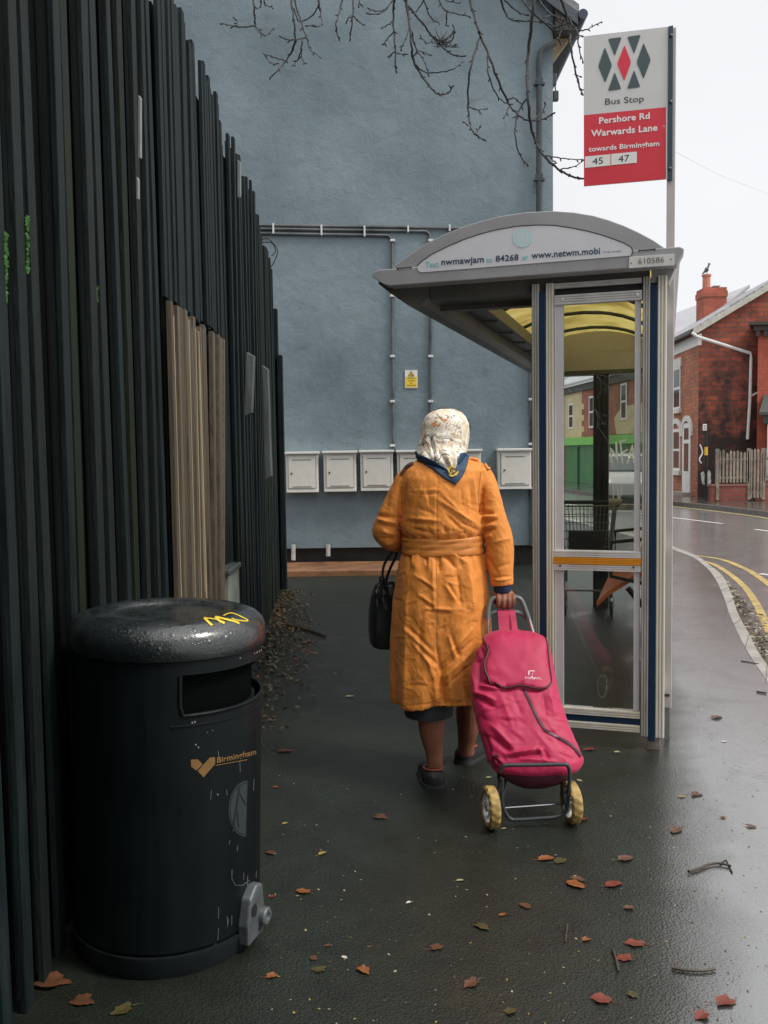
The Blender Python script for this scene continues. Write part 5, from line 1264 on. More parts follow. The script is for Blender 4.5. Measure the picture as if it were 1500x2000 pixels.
CR_ = [(822, 962, 806, 1000, 9, -5), (833, 950, 842, 1002, 7, -4), (815, 958, 862, 956, 3, 2.5), (822, 966, 858, 964, 2.5, -2.5), (862, 962, 905, 1006, 3.5, 3.5), (850, 972, 926, 1020, 3.2, 3.5), (858, 985, 915, 1030, 3, -3.5),
       (795, 1012, 862, 1017, 4, 5), (798, 1021, 846, 1024, 4, -5), (802, 1030, 850, 1044, 4, -5), (870, 1004, 903, 1036, 4, -4), (884, 996, 934, 1026, 3.5, 3.5), (900, 1020, 938, 1038, 3.5, -4), (812, 990, 850, 1005, 4, -3),
       (900, 950, 905, 995, 6, -3), (918, 940, 924, 1000, 5, -4), (926, 930, 930, 990, 3, 3), (792, 945, 785, 1000, 4, -5), (866, 1028, 872, 1042, 4, -5), (835, 1030, 842, 1043, 4, -4), (905, 1030, 908, 1044, 4, -4),
       (801, 1080, 797, 1118, 4, -7), (808, 1080, 806, 1110, 4, 5), (831, 1078, 834, 1104, 3.5, -6), (857, 1078, 858, 1120, 4, -6), (866, 1082, 893, 1112, 7, -9), (893, 1112, 903, 1190, 8, -8), (880, 1078, 912, 1100, 5, 5), (912, 1085, 925, 1200, 10, 7),
       (845, 1085, 846, 1180, 7, 5), (812, 1124, 852, 1150, 4, 4), (818, 1132, 850, 1158, 3, -4), (816, 1160, 850, 1184, 4, 4), (822, 1170, 848, 1194, 3, -4), (828, 1188, 885, 1191, 3.5, 5), (832, 1194, 880, 1198, 3, -5), (840, 1180, 846, 1190, 3, -6),
       (868, 1140, 892, 1176, 4, 4), (874, 1138, 900, 1180, 3, -4), (786, 1222, 842, 1282, 4, 4), (792, 1220, 848, 1275, 3.5, -4), (800, 1250, 850, 1310, 4, 4), (812, 1255, 856, 1300, 3, -4), (858, 1300, 925, 1226, 4, 5), (862, 1312, 925, 1248, 3.5, -5),
       (862, 1330, 928, 1268, 4, 4), (868, 1342, 930, 1290, 4, -4), (875, 1240, 890, 1290, 4, 4), (880, 1238, 900, 1290, 3, -4), (830, 1280, 850, 1330, 5, 4), (853, 1262, 862, 1320, 4, -6), (862, 1320, 866, 1378, 5, -10), (875, 1310, 880, 1376, 7, 4), (846, 1310, 853, 1380, 6, 4),
       (820, 1210, 822, 1300, 9, -5), (795, 1150, 790, 1370, 9, 5), (905, 1300, 912, 1380, 8, -6), (937, 1000, 966, 1004, 4, -8), (938, 1010, 970, 1008, 4, 7), (939, 1022, 972, 1014, 4, -8), (941, 1030, 970, 1024, 4, 6), (942, 1040, 968, 1032, 4, -7), (944, 1050, 962, 1046, 4, 5),
       (962, 1060, 1000, 1050, 4, 4), (950, 1085, 972, 1120, 4, -4), (965, 1110, 1000, 1100, 4, -3), (960, 1128, 1002, 1126, 3, -4), (962, 1134, 1002, 1131, 3, 3), (733, 1006, 778, 1012, 4, -7), (736, 1014, 776, 1022, 4, 6), (738, 1024, 776, 1032, 4, -7), (744, 1036, 774, 1044, 4, 5),
       (742, 1052, 770, 1052, 4, -6), (748, 1062, 770, 1060, 3, 4), (760, 960, 752, 1000, 6, -4), (944, 950, 940, 1005, 3, -8), (782, 950, 778, 1030, 3, -8)]
for c_ in CR_: H += crease(*c_[:5], c_[5]*.0017)
# finer random pulled creases
rw = random.Random(11)
for _ in range(95):
    y = rw.uniform(950, 1375); x = rw.uniform(775, 950); s = 1 if x > 858 else -1
    a = rw.gauss(0.55*s*(-1 if y > 1200 else 1), .55); L = rw.uniform(12, 42)
    dx, dy = cos(a)*L, sin(a)*L; A_ = rw.uniform(1.1, 2.6)*.001; w_ = rw.uniform(1.8, 3.2)
    A_ *= .75; H += crease(x-dx/2, y-dy/2, x+dx/2, y+dy/2, w_, A_); H -= crease(x-dx/2+s*2, y-dy/2+w_*1.8, x+dx/2+s*2, y+dy/2+w_*1.8, w_, A_)
# centre back seam, belt pinch, hem stitching
H += -.0022*np.exp(-((px-854-(py-960)*-.004)/1.7)**2)*back*(py > 925)*(py < 1300)
H += -.0016*np.exp(-((py-(1378-(px-770)*.05))/1.8)**2)*(py > 1300)
nn = np.array([noise.fractal(Vector((v[0]*9, v[1]*9, v[2]*5)), .6, 2.1, 4) for v in V]); H += nn*.0035
n2 = np.array([noise.noise(Vector((v[0]*16+v[2]*9, v[1]*12, v[2]*16-v[0]*7))) for v in V]); H += (.5-np.abs(n2)*2)*.0012
V2 = V+N*H[:, None]
m_coat = mat('orange_cotton_satin', (.74, .258, .045), .60, var=.08, vscale=4, sheen=.10, spec=.3)
n, l, b = nodes_of(m_coat); tc = n.new('ShaderNodeTexCoord'); mp = n.new('ShaderNodeMapping'); mp.inputs['Rotation'].default_value = (0, .6, 0); mp.inputs['Scale'].default_value = (1, 1, .8); l.new(tc.outputs['Object'], mp.inputs[0])
def ridge(sc, ds, vec):
    w0 = noisen(n, l, vec, sc, 3, .5, ds); return mathn(n, l, 'SUBTRACT', 1.0, mathn(n, l, 'MULTIPLY', mathn(n, l, 'ABSOLUTE', mathn(n, l, 'SUBTRACT', w0, .5)), 7.0))
r1 = mathn(n, l, 'MAXIMUM', ridge(11, 1.2, mp.outputs[0]), 0.0); r2 = mathn(n, l, 'MAXIMUM', ridge(24, .8, tc.outputs['Object']), 0.0)
hh = mathn(n, l, 'ADD', mathn(n, l, 'MULTIPLY', r1, .9), mathn(n, l, 'MULTIPLY', r2, .15)); hh = mathn(n, l, 'ADD', hh, mathn(n, l, 'MULTIPLY', noisen(n, l, tc.outputs['Object'], 9, 4), 1.2))
bpc = n.new('ShaderNodeBump'); bpc.inputs['Strength'].default_value = .26; bpc.inputs['Distance'].default_value = .007; l.new(hh, bpc.inputs['Height']); l.new(bpc.outputs[0], b.inputs['Normal'])
person = thing('person', 'person in a belted orange coat and patterned headscarf walking away with a pink shopping trolley', 'person', (at(862, 1500, 3.95).x, 3.95, 0))
coat = np_mesh('coat', V2, F, m_coat, person)
cb = bvh_of(coat)
m_seam = mat('seam_thread', (.42, .14, .02), .7)
q = MB()
for P in ([(854, 950), (854, 1000), (853.5, 1043)], [(853, 1080), (853, 1170), (853, 1262)]): dec_line(q, cb, P, 1.0, .0012, seg=4)
q.build('back_seam', m_seam, coat)
for P in ([(943, 903), (938, 930), (935, 965), (936, 1000)], [(792, 914), (787, 940), (785, 970), (784, 1000)]):
    q = MB(); dec_line(q, cb, catmull(P, 4), 1.0, .0012, seg=4); q.build('armhole_seam', m_seam, coat)
q = MB(); dec_line(q, cb, catmull([(770, 1379), (800, 1377), (840, 1371), (862, 1364)], 4), .8, .0012, seg=3); dec_line(q, cb, catmull([(872, 1364), (900, 1369), (932, 1374)], 4), .8, .0012, seg=3); q.build('hem_stitching', m_seam, coat)
q = MB(); dec_line(q, cb, [(961, 1133), (980, 1135), (1000, 1130)], .8, .0012, seg=3); q.build('cuff_stitching', m_seam, coat)
# body: one continuous surface
bq = MB()
bq.loft([section(p[0], p[1]+18, p[2]-18, p[3], max(.03, p[4]-.035), n=24) for p in torso[2:13]]+[section(1130, 800, 930, 3.975, .12, n=24), section(1170, 806, 926, 3.975, .10, n=24)])
def limb2(pts, q, n=16): P, R_ = limb(pts); q.tube(P, R_, n)
limb2([(830, 1110, 3.97, .085), (832, 1200, 3.96, .078), (838, 1310, 3.93, .062), (840, 1365, 3.90, .060), (842, 1395, 3.885, .061), (844, 1430, 3.88, .056), (848, 1465, 3.87, .042), (850, 1490, 3.86, .036), (849, 1512, 3.865, .040)], bq)
limb2([(893, 1110, 3.98, .085), (900, 1200, 3.99, .078), (912, 1300, 4.02, .062), (916, 1360, 4.05, .058), (915, 1395, 4.07, .058), (914, 1425, 4.08, .050), (911, 1452, 4.09, .040), (911, 1472, 4.10, .038)], bq)
limb2([(p[0], p[1], p[2], p[3]-.022) for p in rarm]+[(983, 1160, 3.90, .026)], bq)
limb2([(p[0], p[1], p[2], p[3]-.022) for p in larm]+[(838, 1056, 4.24, .027), (850, 1056, 4.27, .03)], bq)
# head, neck and face (she looks ahead and slightly down)
hc = at(868, 846, 4.03)
limb2([(868, 925, 3.98, .06), (868, 900, 3.99, .055), (868, 875, 4.01, .055)], bq, 16)
bq.ball(hc, (.078, .096, .112), 24, 16)
bq.ball(hc+Vector((0, .045, -.055)), (.058, .052, .062), 20, 12)                       # jaw
bq.tube([hc+Vector((0, .085, .015)), hc+Vector((0, .112, -.02)), hc+Vector((0, .100, -.032))], [.010, .015, .012], 10)
bq.ball(hc+Vector((0, .092, -.060)), (.022, .010, .006), 10, 6); bq.ball(hc+Vector((0, .090, -.071)), (.019, .010, .006), 10, 6)
for s in (-1, 1):
    bq.ball(hc+Vector((s*.079, .005, -.012)), (.010, .018, .030), 10, 6)
    bq.tube([hc+Vector((s*.015, .090, .032)), hc+Vector((s*.045, .080, .034))], .007, 8)
# right hand closed on the trolley grip
def finger(pts, r): P = [at(x, y, Y) for x, y, Y in pts]; P = [Vector(p) for p in catmull(P, 3)]; bq.tube(P, [r*(1-.2*i/len(P)) for i in range(len(P))], 12); bq.ball(P[-1], r*.82, 10, 6); bq.ball(P[0], r*1.05, 10, 6)
PH = MB()
pal = [(984, 1152, 3.900, 15, .020), (986, 1158, 3.895, 18, .022), (986.5, 1164, 3.885, 20.5, .022), (987, 1169, 3.875, 20.5, .018)]
bq.loft([section(y, x-w_, x+w_, Y, ry, n=20, e=2.6) for x, y, Y, w_, ry in pal])
for x, dy, r in ((973.5, -1, .0108), (984, 1.5, .0112), (994.5, 1, .0108), (1003.5, -2, .0096)):
    finger([(x, 1164+dy*.3, 3.872), (x-.3, 1170+dy, 3.855), (x-.6, 1178+dy, 3.853), (x-1, 1184+dy, 3.862), (x-1, 1185+dy, 3.880), (x-.6, 1180+dy, 3.893)], r)
finger([(968, 1157, 3.900), (965.5, 1165, 3.895), (966, 1173, 3.892), (970, 1179, 3.893), (978, 1181, 3.900)], .0105)
# left hand, in front of her and holding the bag handles
lp = at(858, 1057, 4.30)
bq.ball(lp, (.040, .045, .018), 14, 8)
for k, (dx, L) in enumerate(((-.03, .070), (-.010, .078), (.010, .074), (.030, .060))):
    a = lp+Vector((.01+dx*.3, .035+dx*.2, 0)); P = [a+Vector((dx*.3, 0, 0)), a+Vector((dx*.5, L*.45, .004)), a+Vector((dx*.5, L*.75, -.020)), a+Vector((dx*.5, L*.6, -.042))]
    bq.tube(P, [.010, .009, .0085, .0075], 10)
bq.tube([lp+Vector((-.03, .0, -.005)), lp+Vector((-.045, .03, -.02)), lp+Vector((-.03, .055, -.035))], [.012, .010, .008], 10)
Vb, Nb, Fb = remesh(bq, .0042, 2)
m_skin = mat('brown_skin', (.27, .105, .062), .5, var=.16, vscale=14, bump=.2, bscale=70, bdist=.002, spec=.4)
np_mesh('body', Vb, Fb, m_skin, person)
q = MB()
for s in (-1, 1): q.ball(hc+Vector((s*.032, .083, .018)), (.013, .010, .009), 12, 8)
q.build('eyes', mat('eye_white', (.7, .68, .65), .2), person, smooth=True)
q = MB(); q.ball(hc+Vector((0, .012, .020)), (.082, .094, .100), 20, 12); q.build('hair', mat('grey_hair', (.08, .075, .07), .6), person, smooth=True)
# belt
bq = MB()
bel = [(1044, .003), (1045.5, .0075), (1050, .0085), (1053, .0055), (1056, .008), (1061, .0085), (1064, .0055), (1067, .008), (1073, .009), (1076.5, .0075), (1078, .002)]
bsec = {1044: (786, 942), 1078: (786, 943)}
rr_ = []
for y, gr in bel:
    s = section(y+1, 788.5, 941.5, 3.975, .129, n=64, grow=gr)
    for j, p in enumerate(s):
        a = 2*pi*j/64; s[j] = p+Vector((0, 0, .006*sin(a*1.0+.4)+.0025*sin(a*5+y*.3)))+Vector((cos(a), sin(a), 0))*.0022*sin(a*9+y*.35)
    rr_.append(s)
bq.loft(rr_, caps=False); belt = bq.build('belt', mat('belt_cotton', (.66, .235, .045), .45, var=.12, vscale=8, bump=.4, bscale=30, bdist=.004), person, smooth=True, ang=180, solid=.003)
# skirt peeping out below the coat
q = MB(); q.loft([section(1362, 786, 886, 3.93, .12, n=30), section(1393, 790, 884, 3.93, .122, n=30)]); q.build('underskirt', mat('dark_skirt', (.02, .022, .026), .7), person, smooth=True, ang=50)
# navy jumper cuff
q = MB(); P = [at(981, 1138, 3.905), at(981.5, 1146, 3.904), at(982, 1156, 3.902), at(982.5, 1160, 3.900)]
q.tube(P, [.040, .0405, .038, .034], 28); o = q.build('jumper_cuff', mat('navy_knit', (.012, .022, .06), .8, bump=.5, bscale=60, bdist=.003), person, smooth=True, ang=60)
# headscarf
sq = MB()
scs = [(797.5, 864, 876, 4.03, .012), (800, 852, 889, 4.03, .045), (806, 839, 902, 4.03, .078), (815, 830, 910, 4.03, .100), (828, 824, 915, 4.03, .116), (845, 821, 917, 4.03, .122), (860, 817, 916, 4.025, .122), (873, 814, 914, 4.01, .122), (884, 812, 911, 3.99, .124), (893, 815, 907, 3.965, .115), (902, 826, 903, 3.945, .098), (911, 843, 899, 3.925, .072), (920, 859, 896, 3.90, .05), (929, 871, 893, 3.885, .035), (934, 878, 891, 3.878, .022)]
sq.loft([section(*t_, n=36, e=2.1) for t_ in scs])
Vs, Ns, Fs = remesh(sq, .0055, 3)
px, py = px_np(Vs); back = np.clip((-Ns[:, 1]+.35)*1.6, 0, 1); H = np.zeros(len(Vs))
for c_ in [(826, 866, 816, 884, 5, -5), (836, 838, 832, 866, 4, 4), (838, 850, 850, 888, 4.5, -7), (846, 850, 856, 890, 4, 5), (850, 862, 880, 862, 6, 6), (856, 878, 884, 926, 3.5, -6), (866, 872, 886, 924, 3.5, 6), (880, 870, 888, 926, 3, -6), (894, 872, 888, 920, 3.5, 6), (905, 862, 892, 905, 3.5, -8),
           (908, 840, 906, 880, 4, -5), (912, 835, 910, 870, 3, 4), (845, 852, 900, 850, 5, 4), (850, 870, 866, 900, 3, -5), (900, 884, 892, 884, 4, -7), (820, 890, 850, 905, 4, 3), (828, 876, 842, 896, 4, -4), (880, 858, 905, 866, 4, 4), (848, 876, 866, 884, 4, 4)]:
    H += crease(*c_[:5], c_[5]*.0013)
nn = np.array([noise.fractal(Vector((v[0]*14, v[1]*14, v[2]*12)), .6, 2.1, 4) for v in Vs]); H += nn*.002
m_scarf = mat('printed_scarf', (.72, .66, .54), .5); n, l, b = nodes_of(m_scarf)
tc = n.new('ShaderNodeTexCoord'); v = tc.outputs['Object']
c = ramp(n, l, noisen(n, l, v, 13, 3, .5, 1.5), [(.33, (.62, .48, .30)), (.47, (.80, .72, .57)), (.62, (.84, .79, .70))])
for sc, wd, colr, ds in ((17, .010, (.10, .07, .05), 2.0), (26, .008, (.25, .13, .05), 3.0)):
    w0 = noisen(n, l, v, sc, 2, .4, ds); ln = mathn(n, l, 'ABSOLUTE', mathn(n, l, 'SUBTRACT', w0, .5))
    m0 = mathn(n, l, 'LESS_THAN', ln, wd); gate = mathn(n, l, 'GREATER_THAN', noisen(n, l, v, 9.3+sc*.1, 2, .5), .5)
    c = mixc(n, l, mathn(n, l, 'MULTIPLY', m0, gate), c, colr)
og = mathn(n, l, 'GREATER_THAN', noisen(n, l, v, 20, 2, .4, 1.0), .655); c = mixc(n, l, og, c, (.65, .25, .08))
gy = mathn(n, l, 'GREATER_THAN', noisen(n, l, v, 23.7, 3, .5, 2.0), .64); c = mixc(n, l, mathn(n, l, 'MULTIPLY', gy, .6), c, (.25, .20, .20))
l.new(c, b.inputs['Base Color'])
scarf = np_mesh('headscarf', Vs+Ns*H[:, None], Fs, m_scarf, person)
sb_ = bvh_of(scarf)
# printed motifs
Zh = lambda x, y: (780+x/8.333, 780+y/8.333)
q = MB(); sw = [(600, 560), (520, 640), (530, 760), (570, 870), (590, 970), (640, 985), (700, 900), (770, 890), (810, 920)]
dec_line(q, sb_, [Zh(*p) for p in catmull(sw, 4)], 1.3, .0015, seg=2)
for P in ([(610, 230), (650, 290), (700, 300)], [(680, 320), (740, 380)], [(740, 320), (760, 355), (735, 362)], [(780, 285), (800, 320)], [(775, 290), (805, 275), (815, 300)], [(840, 270), (850, 300)], [(870, 262), (900, 280)], [(640, 640), (700, 650), (720, 690)], [(600, 660), (640, 720)], [(700, 640), (800, 640), (880, 670)], [(690, 830), (770, 825)], [(300, 745), (350, 745), (400, 700)], [(370, 690), (400, 650), (430, 690), (400, 740), (370, 690)], [(430, 680), (480, 720), (510, 780)], [(410, 585), (450, 590), (440, 625), (410, 610)]):
    dec_line(q, sb_, [Zh(*p) for p in P], .9, .0015, seg=2)
q.build('scarf_line_print', mat('scarf_ink', (.06, .05, .06), .6), scarf)
q = MB()
for P in ([(920, 430), (960, 470), (1000, 480)], [(950, 440), (990, 450), (960, 480)], [(940, 470), (880, 580)], [(830, 560), (890, 560), (910, 590)], [(840, 580), (880, 545)], [(460, 520), (480, 510)], [(760, 1010), (840, 940), (860, 990)]): dec_line(q, sb_, [Zh(*p) for p in P], 1.0, .0015, seg=2)
dec_poly(q, sb_, [Zh(*p) for p in [(420, 690), (450, 680), (520, 850), (500, 840)]], .0015)
q.build('scarf_gold_print', mat('scarf_gold', (.35, .22, .06), .6), scarf)
q = MB(); dec_poly(q, sb_, [Zh(*p) for p in [(540, 390), (600, 345), (665, 410), (650, 440), (560, 440)]], .0015); q.build('scarf_orange_print', mat('scarf_orange', (.66, .24, .07), .6), scarf)
# navy border and badge
both = BVHTree.FromPolygons([Vector(p) for p in np.vstack([V2, Vs])], [tuple(f_) for f_ in F]+[tuple(i+len(V2) for i in f_) for f_ in Fs])
bp_ = [(814, 881), (807.5, 898), (826, 906), (847, 918), (868, 935), (890, 947), (902, 932), (909.5, 917), (915.5, 893), (907, 884), (897, 886), (893, 903), (889, 914), (879, 921), (868, 912), (850, 900), (833, 893), (820, 888)]
q = MB(); dec_poly(q, both, bp_, .006, sub=3); nb_ = q.build('scarf_border', mat('navy_cloth', (.012, .045, .10), .6, var=.2, vscale=10, bump=.3, bscale=30, bdist=.004), scarf, smooth=True, ang=180, solid=.003)
q = MB(); dec_poly(q, both, [Zh(*p) for p in [(770, 1110), (870, 1065), (905, 1160), (930, 1200), (820, 1240)]], .012); dec_poly(q, both, [Zh(*p) for p in [(795, 1245), (880, 1240), (940, 1180), (960, 1190), (930, 1250), (850, 1275)]], .012); bd = q.build('crest', mat('crest_yellow', (.62, .42, .05), .5), scarf)
q = MB(); dec_line(q, both, [Zh(820, 1215), Zh(835, 1120), Zh(925, 1175)], 2.0, .0135, seg=3); dec_line(q, both, [Zh(840, 1222), Zh(930, 1185)], 1.3, .0135, seg=3); dec_line(q, both, [Zh(855, 1160), Zh(862, 1200)], 1.2, .0135, seg=3)
dec_line(q, both, [Zh(795, 1105), Zh(812, 1118)], 1, .0135, seg=3); q.build('crest_print', m_dark, bd)
# a dark sliver at the right of the head: spectacles arm / brim of an inner cap
q = MB(); q.loft([[at(911+1.5*cos(t), y, 4.06)+Vector((w_*.0022*(1+cos(t)), .03*sin(t), 0)) for t in [2*pi*k/12 for k in range(12)]] for y, w_ in ((817, .5), (823, 2.2), (832, 3.6), (842, 3.2), (850, .6))]); q.build('cap_edge', mat('navy_cap', (.015, .035, .06), .6), person, smooth=True)
# epaulettes
q = MB(); dec_line(q, cb, catmull([(919, 896), (934, 900), (946, 907), (954, 918)], 4), 5.5, .006, seg=3); q.build('epaulette', mat('maroon_strap', (.07, .025, .02), .5), person, solid=.003)
q = MB(); dec_line(q, cb, catmull([(919, 897), (934, 901), (945, 908), (953, 918)], 4), 2.2, .0085, seg=3); dec_line(q, cb, [(953, 917), (961, 911)], 3, .009, seg=2); q.build('epaulette_strap', m_coat, person, solid=.002)
q = MB(); dec_line(q, cb, catmull([(808, 906), (798, 911), (790, 919), (784, 930)], 4), 4.5, .006, seg=3); q.build('epaulette', bpy.data.materials['maroon_strap'], person, solid=.003)
# shoes
m_shoe = mat('black_shoe', (.014, .015, .017), .55, bump=.2, bscale=60); m_sole = mat('shoe_sole', (.05, .05, .05), .5); m_line = mat('red_lining', (.45, .10, .06), .5)
def shoe(heel, dirang, lift=0.0, sc=1.0):
    d = Vector((sin(dirang), cos(dirang), 0)); s = Vector((cos(dirang), -sin(dirang), 0))
    secs = [(-.004, .012, .045), (.004, .032, .066), (.02, .042, .074), (.05, .047, .072), (.09, .047, .066), (.13, .049, .058), (.17, .053, .050), (.21, .050, .042), (.24, .036, .034), (.258, .012, .022)]
    def ringp(u, w_, h, z0):
        lf = lift*max(0, 1-u/.16)
        return [heel+d*u*sc+s*(w_*sc*math.copysign(abs(cos(t))**.8, cos(t)))+Vector((0, 0, z0+lf+h*abs(sin(t))**.7)) for t in [pi*k/12 for k in range(13)]]
    q = MB(); q.loft([ringp(u, w_, h-.012, .012) for u, w_, h in secs]); sh = q.build('shoe', m_shoe, person, smooth=True, ang=60)
    q = MB(); q.loft([[p for p in [heel+d*u*sc+s*(e*(w_+.004)*sc)+Vector((0, 0, z+lift*max(0, 1-u/.16))) for e, z in ((-1, 0), (1, 0), (1, .017), (-1, .017))]] for u, w_, h in secs]); q.build('sole', m_sole, sh, smooth=True, ang=40)
    q = MB(); P = [heel+d*(.012+.055*(1-cos(t))*.95)*sc+s*(.037*sin(t))*sc+Vector((0, 0, .077+lift-.006*(1-cos(t)))) for t in [2*pi*k/20 for k in range(20)]]
    q.tube(P, .0035, 6, closed=True); q.build('lining', m_line, sh, smooth=True)
g1 = gnd(849, 1541); shoe(Vector((g1.x, g1.y, 0)), radians(-2), 0, 1.12)
g2 = gnd(899, 1493); shoe(Vector((g2.x, g2.y+.0, 0)), radians(34), 0.0, 1.05)

# ------------------------------------------------------------------ handbag
hb = thing('handbag', 'shiny black leather handbag hanging from the left forearm of the person', 'handbag', (at(745, 1200, 4.13).x, 4.13, at(745, 1265, 4.13).z))
q = MB(); HS = [(1134, 744, 768, 4.13, .016), (1142, 732, 780, 4.13, .03), (1160, 725, 788, 4.13, .045), (1190, 720, 792, 4.13, .055), (1225, 719, 794, 4.13, .06), (1250, 721, 794, 4.13, .06), (1261, 727, 790, 4.13, .055), (1266, 737, 782, 4.13, .04)]
q.loft([section(*t_, n=28, e=3) for t_ in HS]); V, N, F = remesh(q, .006, 2)
px, py = px_np(V); back = np.clip((-N[:, 1]+.4)*1.6, 0, 1); H = np.zeros(len(V))
for c_ in [(742, 1140, 738, 1185, 3, -6), (750, 1145, 758, 1190, 3, -5), (730, 1150, 745, 1175, 3, 4), (755, 1140, 750, 1165, 3, 4), (736, 1190, 734, 1255, 6, 3)]: H += crease(*c_[:5], c_[5]*.0013)
m_leather = mat('black_leather', (.016, .019, .021), .28, bump=.25, bscale=45, bdist=.003, var=.2)
np_mesh('bag_body', V+N*H[:, None], F, m_leather, hb)
for pts in ([(770, 1074), (758, 1088), (750, 1104), (747, 1122), (745, 1142), (743, 1158)], [(776, 1076), (772, 1090), (764, 1106), (757, 1124), (754, 1142), (757, 1160)]):
    q = MB(); Y = 4.09; q.tube([at(x, y, Y+(.03 if i == 0 else 0)) for i, (x, y) in enumerate(catmull(pts, 4))], .0065, 8); q.build('handle', m_leather, hb, smooth=True)
q = MB()
for x, y in ((745, 1140), (755, 1141), (743, 1157), (757, 1158)):
    c = at(x, y, 4.075); q.tube([c+Vector((.006*cos(t), 0, .010*sin(t))) for t in [2*pi*k/12 for k in range(12)]], .0016, 6, closed=True)
q.build('ring', mat('steel', (.18, .18, .18), .25, 1.0), hb, smooth=True)
q = MB(); q.ball(at(746, 1132, 4.10), (.015, .02, .02), 12, 8); q.tube([at(747, 1146, 4.075), at(741, 1160, 4.07), at(746, 1175, 4.07), at(744, 1188, 4.07)], .004, 6); q.build('tassel', m_leather, hb, smooth=True)

# ------------------------------------------------------------------ pink shopping trolley
TW = gnd(1036, 1612)
tr = thing('shopping_trolley', 'bright pink two wheeled shopping trolley with a flap, pulled by the person', 'shopping trolley', (TW.x, TW.y, 0))
m_pink = mat('pink_nylon', (.44, .006, .064), .58, var=.05, vscale=5, bump=.35, bscale=26, bdist=.004, sheen=.12)
def tY(py): return 3.49+(1500-py)/260*.30
bs = [(1236, 968, 1046, .045), (1243, 954, 1060, .060), (1255, 944, 1068, .075), (1275, 932, 1074, .085), (1300, 922, 1080, .095), (1340, 917, 1088, .105), (1380, 924, 1098, .115), (1420, 933, 1111, .12), (1455, 944, 1128, .125), (1476, 950, 1137, .12), (1490, 956, 1136, .11), (1500, 964, 1126, .095)]
q = MB(); q.loft([section(y, a, b_, tY(y), ry, n=40, e=2.9) for y, a, b_, ry in bs]); V, N, F = remesh(q, .006, 3)
px, py = px_np(V); back = np.clip((-N[:, 1]+.45)*1.6, 0, 1); H = np.zeros(len(V))
for c_ in [(925, 1282, 948, 1262, 5, 8), (928, 1296, 950, 1280, 4, -8), (940, 1262, 946, 1290, 4, -6), (920, 1300, 932, 1360, 5, 6), (934, 1290, 936, 1335, 4, -7), (936, 1340, 978, 1348, 5, 9), (938, 1330, 968, 1338, 4, -9), (922, 1350, 968, 1368, 5, 7), (928, 1362, 970, 1382, 5, -9), (935, 1395, 968, 1420, 9, -6),
           (945, 1400, 1010, 1468, 7, 6), (960, 1440, 1000, 1470, 6, -8), (985, 1474, 1055, 1462, 5, 7), (990, 1482, 1060, 1470, 4, -9), (1050, 1462, 1064, 1476, 4, 8), (1060, 1464, 1072, 1484, 4, -7), (975, 1350, 1005, 1430, 7, 3), (1000, 1352, 1020, 1400, 6, -3), (1000, 1480, 1090, 1488, 4, 4), (1085, 1440, 1120, 1462, 5, -4),
           (1060, 1350, 1068, 1400, 6, -5), (1072, 1345, 1085, 1400, 6, 4), (1040, 1420, 1080, 1470, 7, 3), (945, 1430, 960, 1480, 4, -7), (957, 1470, 985, 1492, 4, 6), (966, 1478, 975, 1492, 3, -8), (1090, 1470, 1125, 1485, 4, -4), (1010, 1345, 1060, 1349, 4, -6), (1010, 1345, 955, 1350, 4, -4)]:
    H += crease(*c_[:5], c_[5]*.0017)
for _ in range(26):
    y = rw.uniform(1350, 1490); x = rw.uniform(935, 1110); a = rw.gauss(.5, .6); L = rw.uniform(14, 40); dx, dy = cos(a)*L, sin(a)*L; w_ = rw.uniform(2.5, 4.5); A_ = rw.uniform(1, 2.4)*.001
    H += crease(x-dx/2, y-dy/2, x+dx/2, y+dy/2, w_, A_); H -= crease(x-dx/2, y-dy/2+w_*1.8, x+dx/2, y+dy/2+w_*1.8, w_, A_)
nn = np.array([noise.fractal(Vector((v[0]*9, v[1]*9, v[2]*7)), .6, 2.1, 3) for v in V]); H += nn*.004
n2 = np.array([noise.noise(Vector((v[0]*13+v[2]*8, v[1]*9, v[2]*13-v[0]*8))) for v in V]); H += (.5-np.abs(n2)*2)*.0022
bag = np_mesh('bag', V+N*H[:, None], F, m_pink, tr); gb2 = bvh_of(bag)
fp = [(948, 1245), (958, 1240), (972, 1236), (992, 1234), (1012, 1234), (1040, 1241), (1063, 1250), (1067, 1268), (1070, 1300), (1074, 1325), (1073, 1337), (1066, 1344), (1055, 1345), (1040, 1343), (1020, 1340), (990, 1343), (974, 1342), (962, 1336), (954, 1325), (950, 1312), (949, 1295), (955, 1278), (953, 1265), (947, 1254)]
q = MB(); dec_poly(q, gb2, fp, .010, sub=3); flap = q.build('flap', m_pink, tr, smooth=True, ang=180, solid=.004)
fbv2 = BVHTree.FromPolygons(q.v, q.f)
m_pipe = mat('dark_piping', (.06, .010, .022), .45)
q = MB(); E = [cast(gb2, x, y, .012) for x, y in catmull(fp[6:]+fp[:1], 3)]; E = [e for e in E if e is not None]; q.tube(E, .0038, 6); q.build('piping', m_pipe, flap, smooth=True)
q = MB(); w_ = [(1033, 1309), (1033, 1322), (1046, 1322)]
Zf = lambda x, y: (1020+x/4.6875, 1180+y/4.6875)
m_logo = mat('logo_white', (.75, .70, .74), .5)
for P in ([(60, 612), (60, 660), (75, 664), (95, 664)], [(70, 612), (116, 612), (118, 660)], [(75, 628), (75, 648), (100, 650)], [(82, 624), (105, 624), (105, 648)], [(82, 637), (98, 637)]): dec_line(q, fbv2, [Zf(*p) for p in P], 1.9, .002, seg=3)
dec_text(q, fbv2, 'LUXASPORT', Zf(28, 684), Zf(178, 692), 4.2, .002, .02); q.build('logo', m_logo, flap)
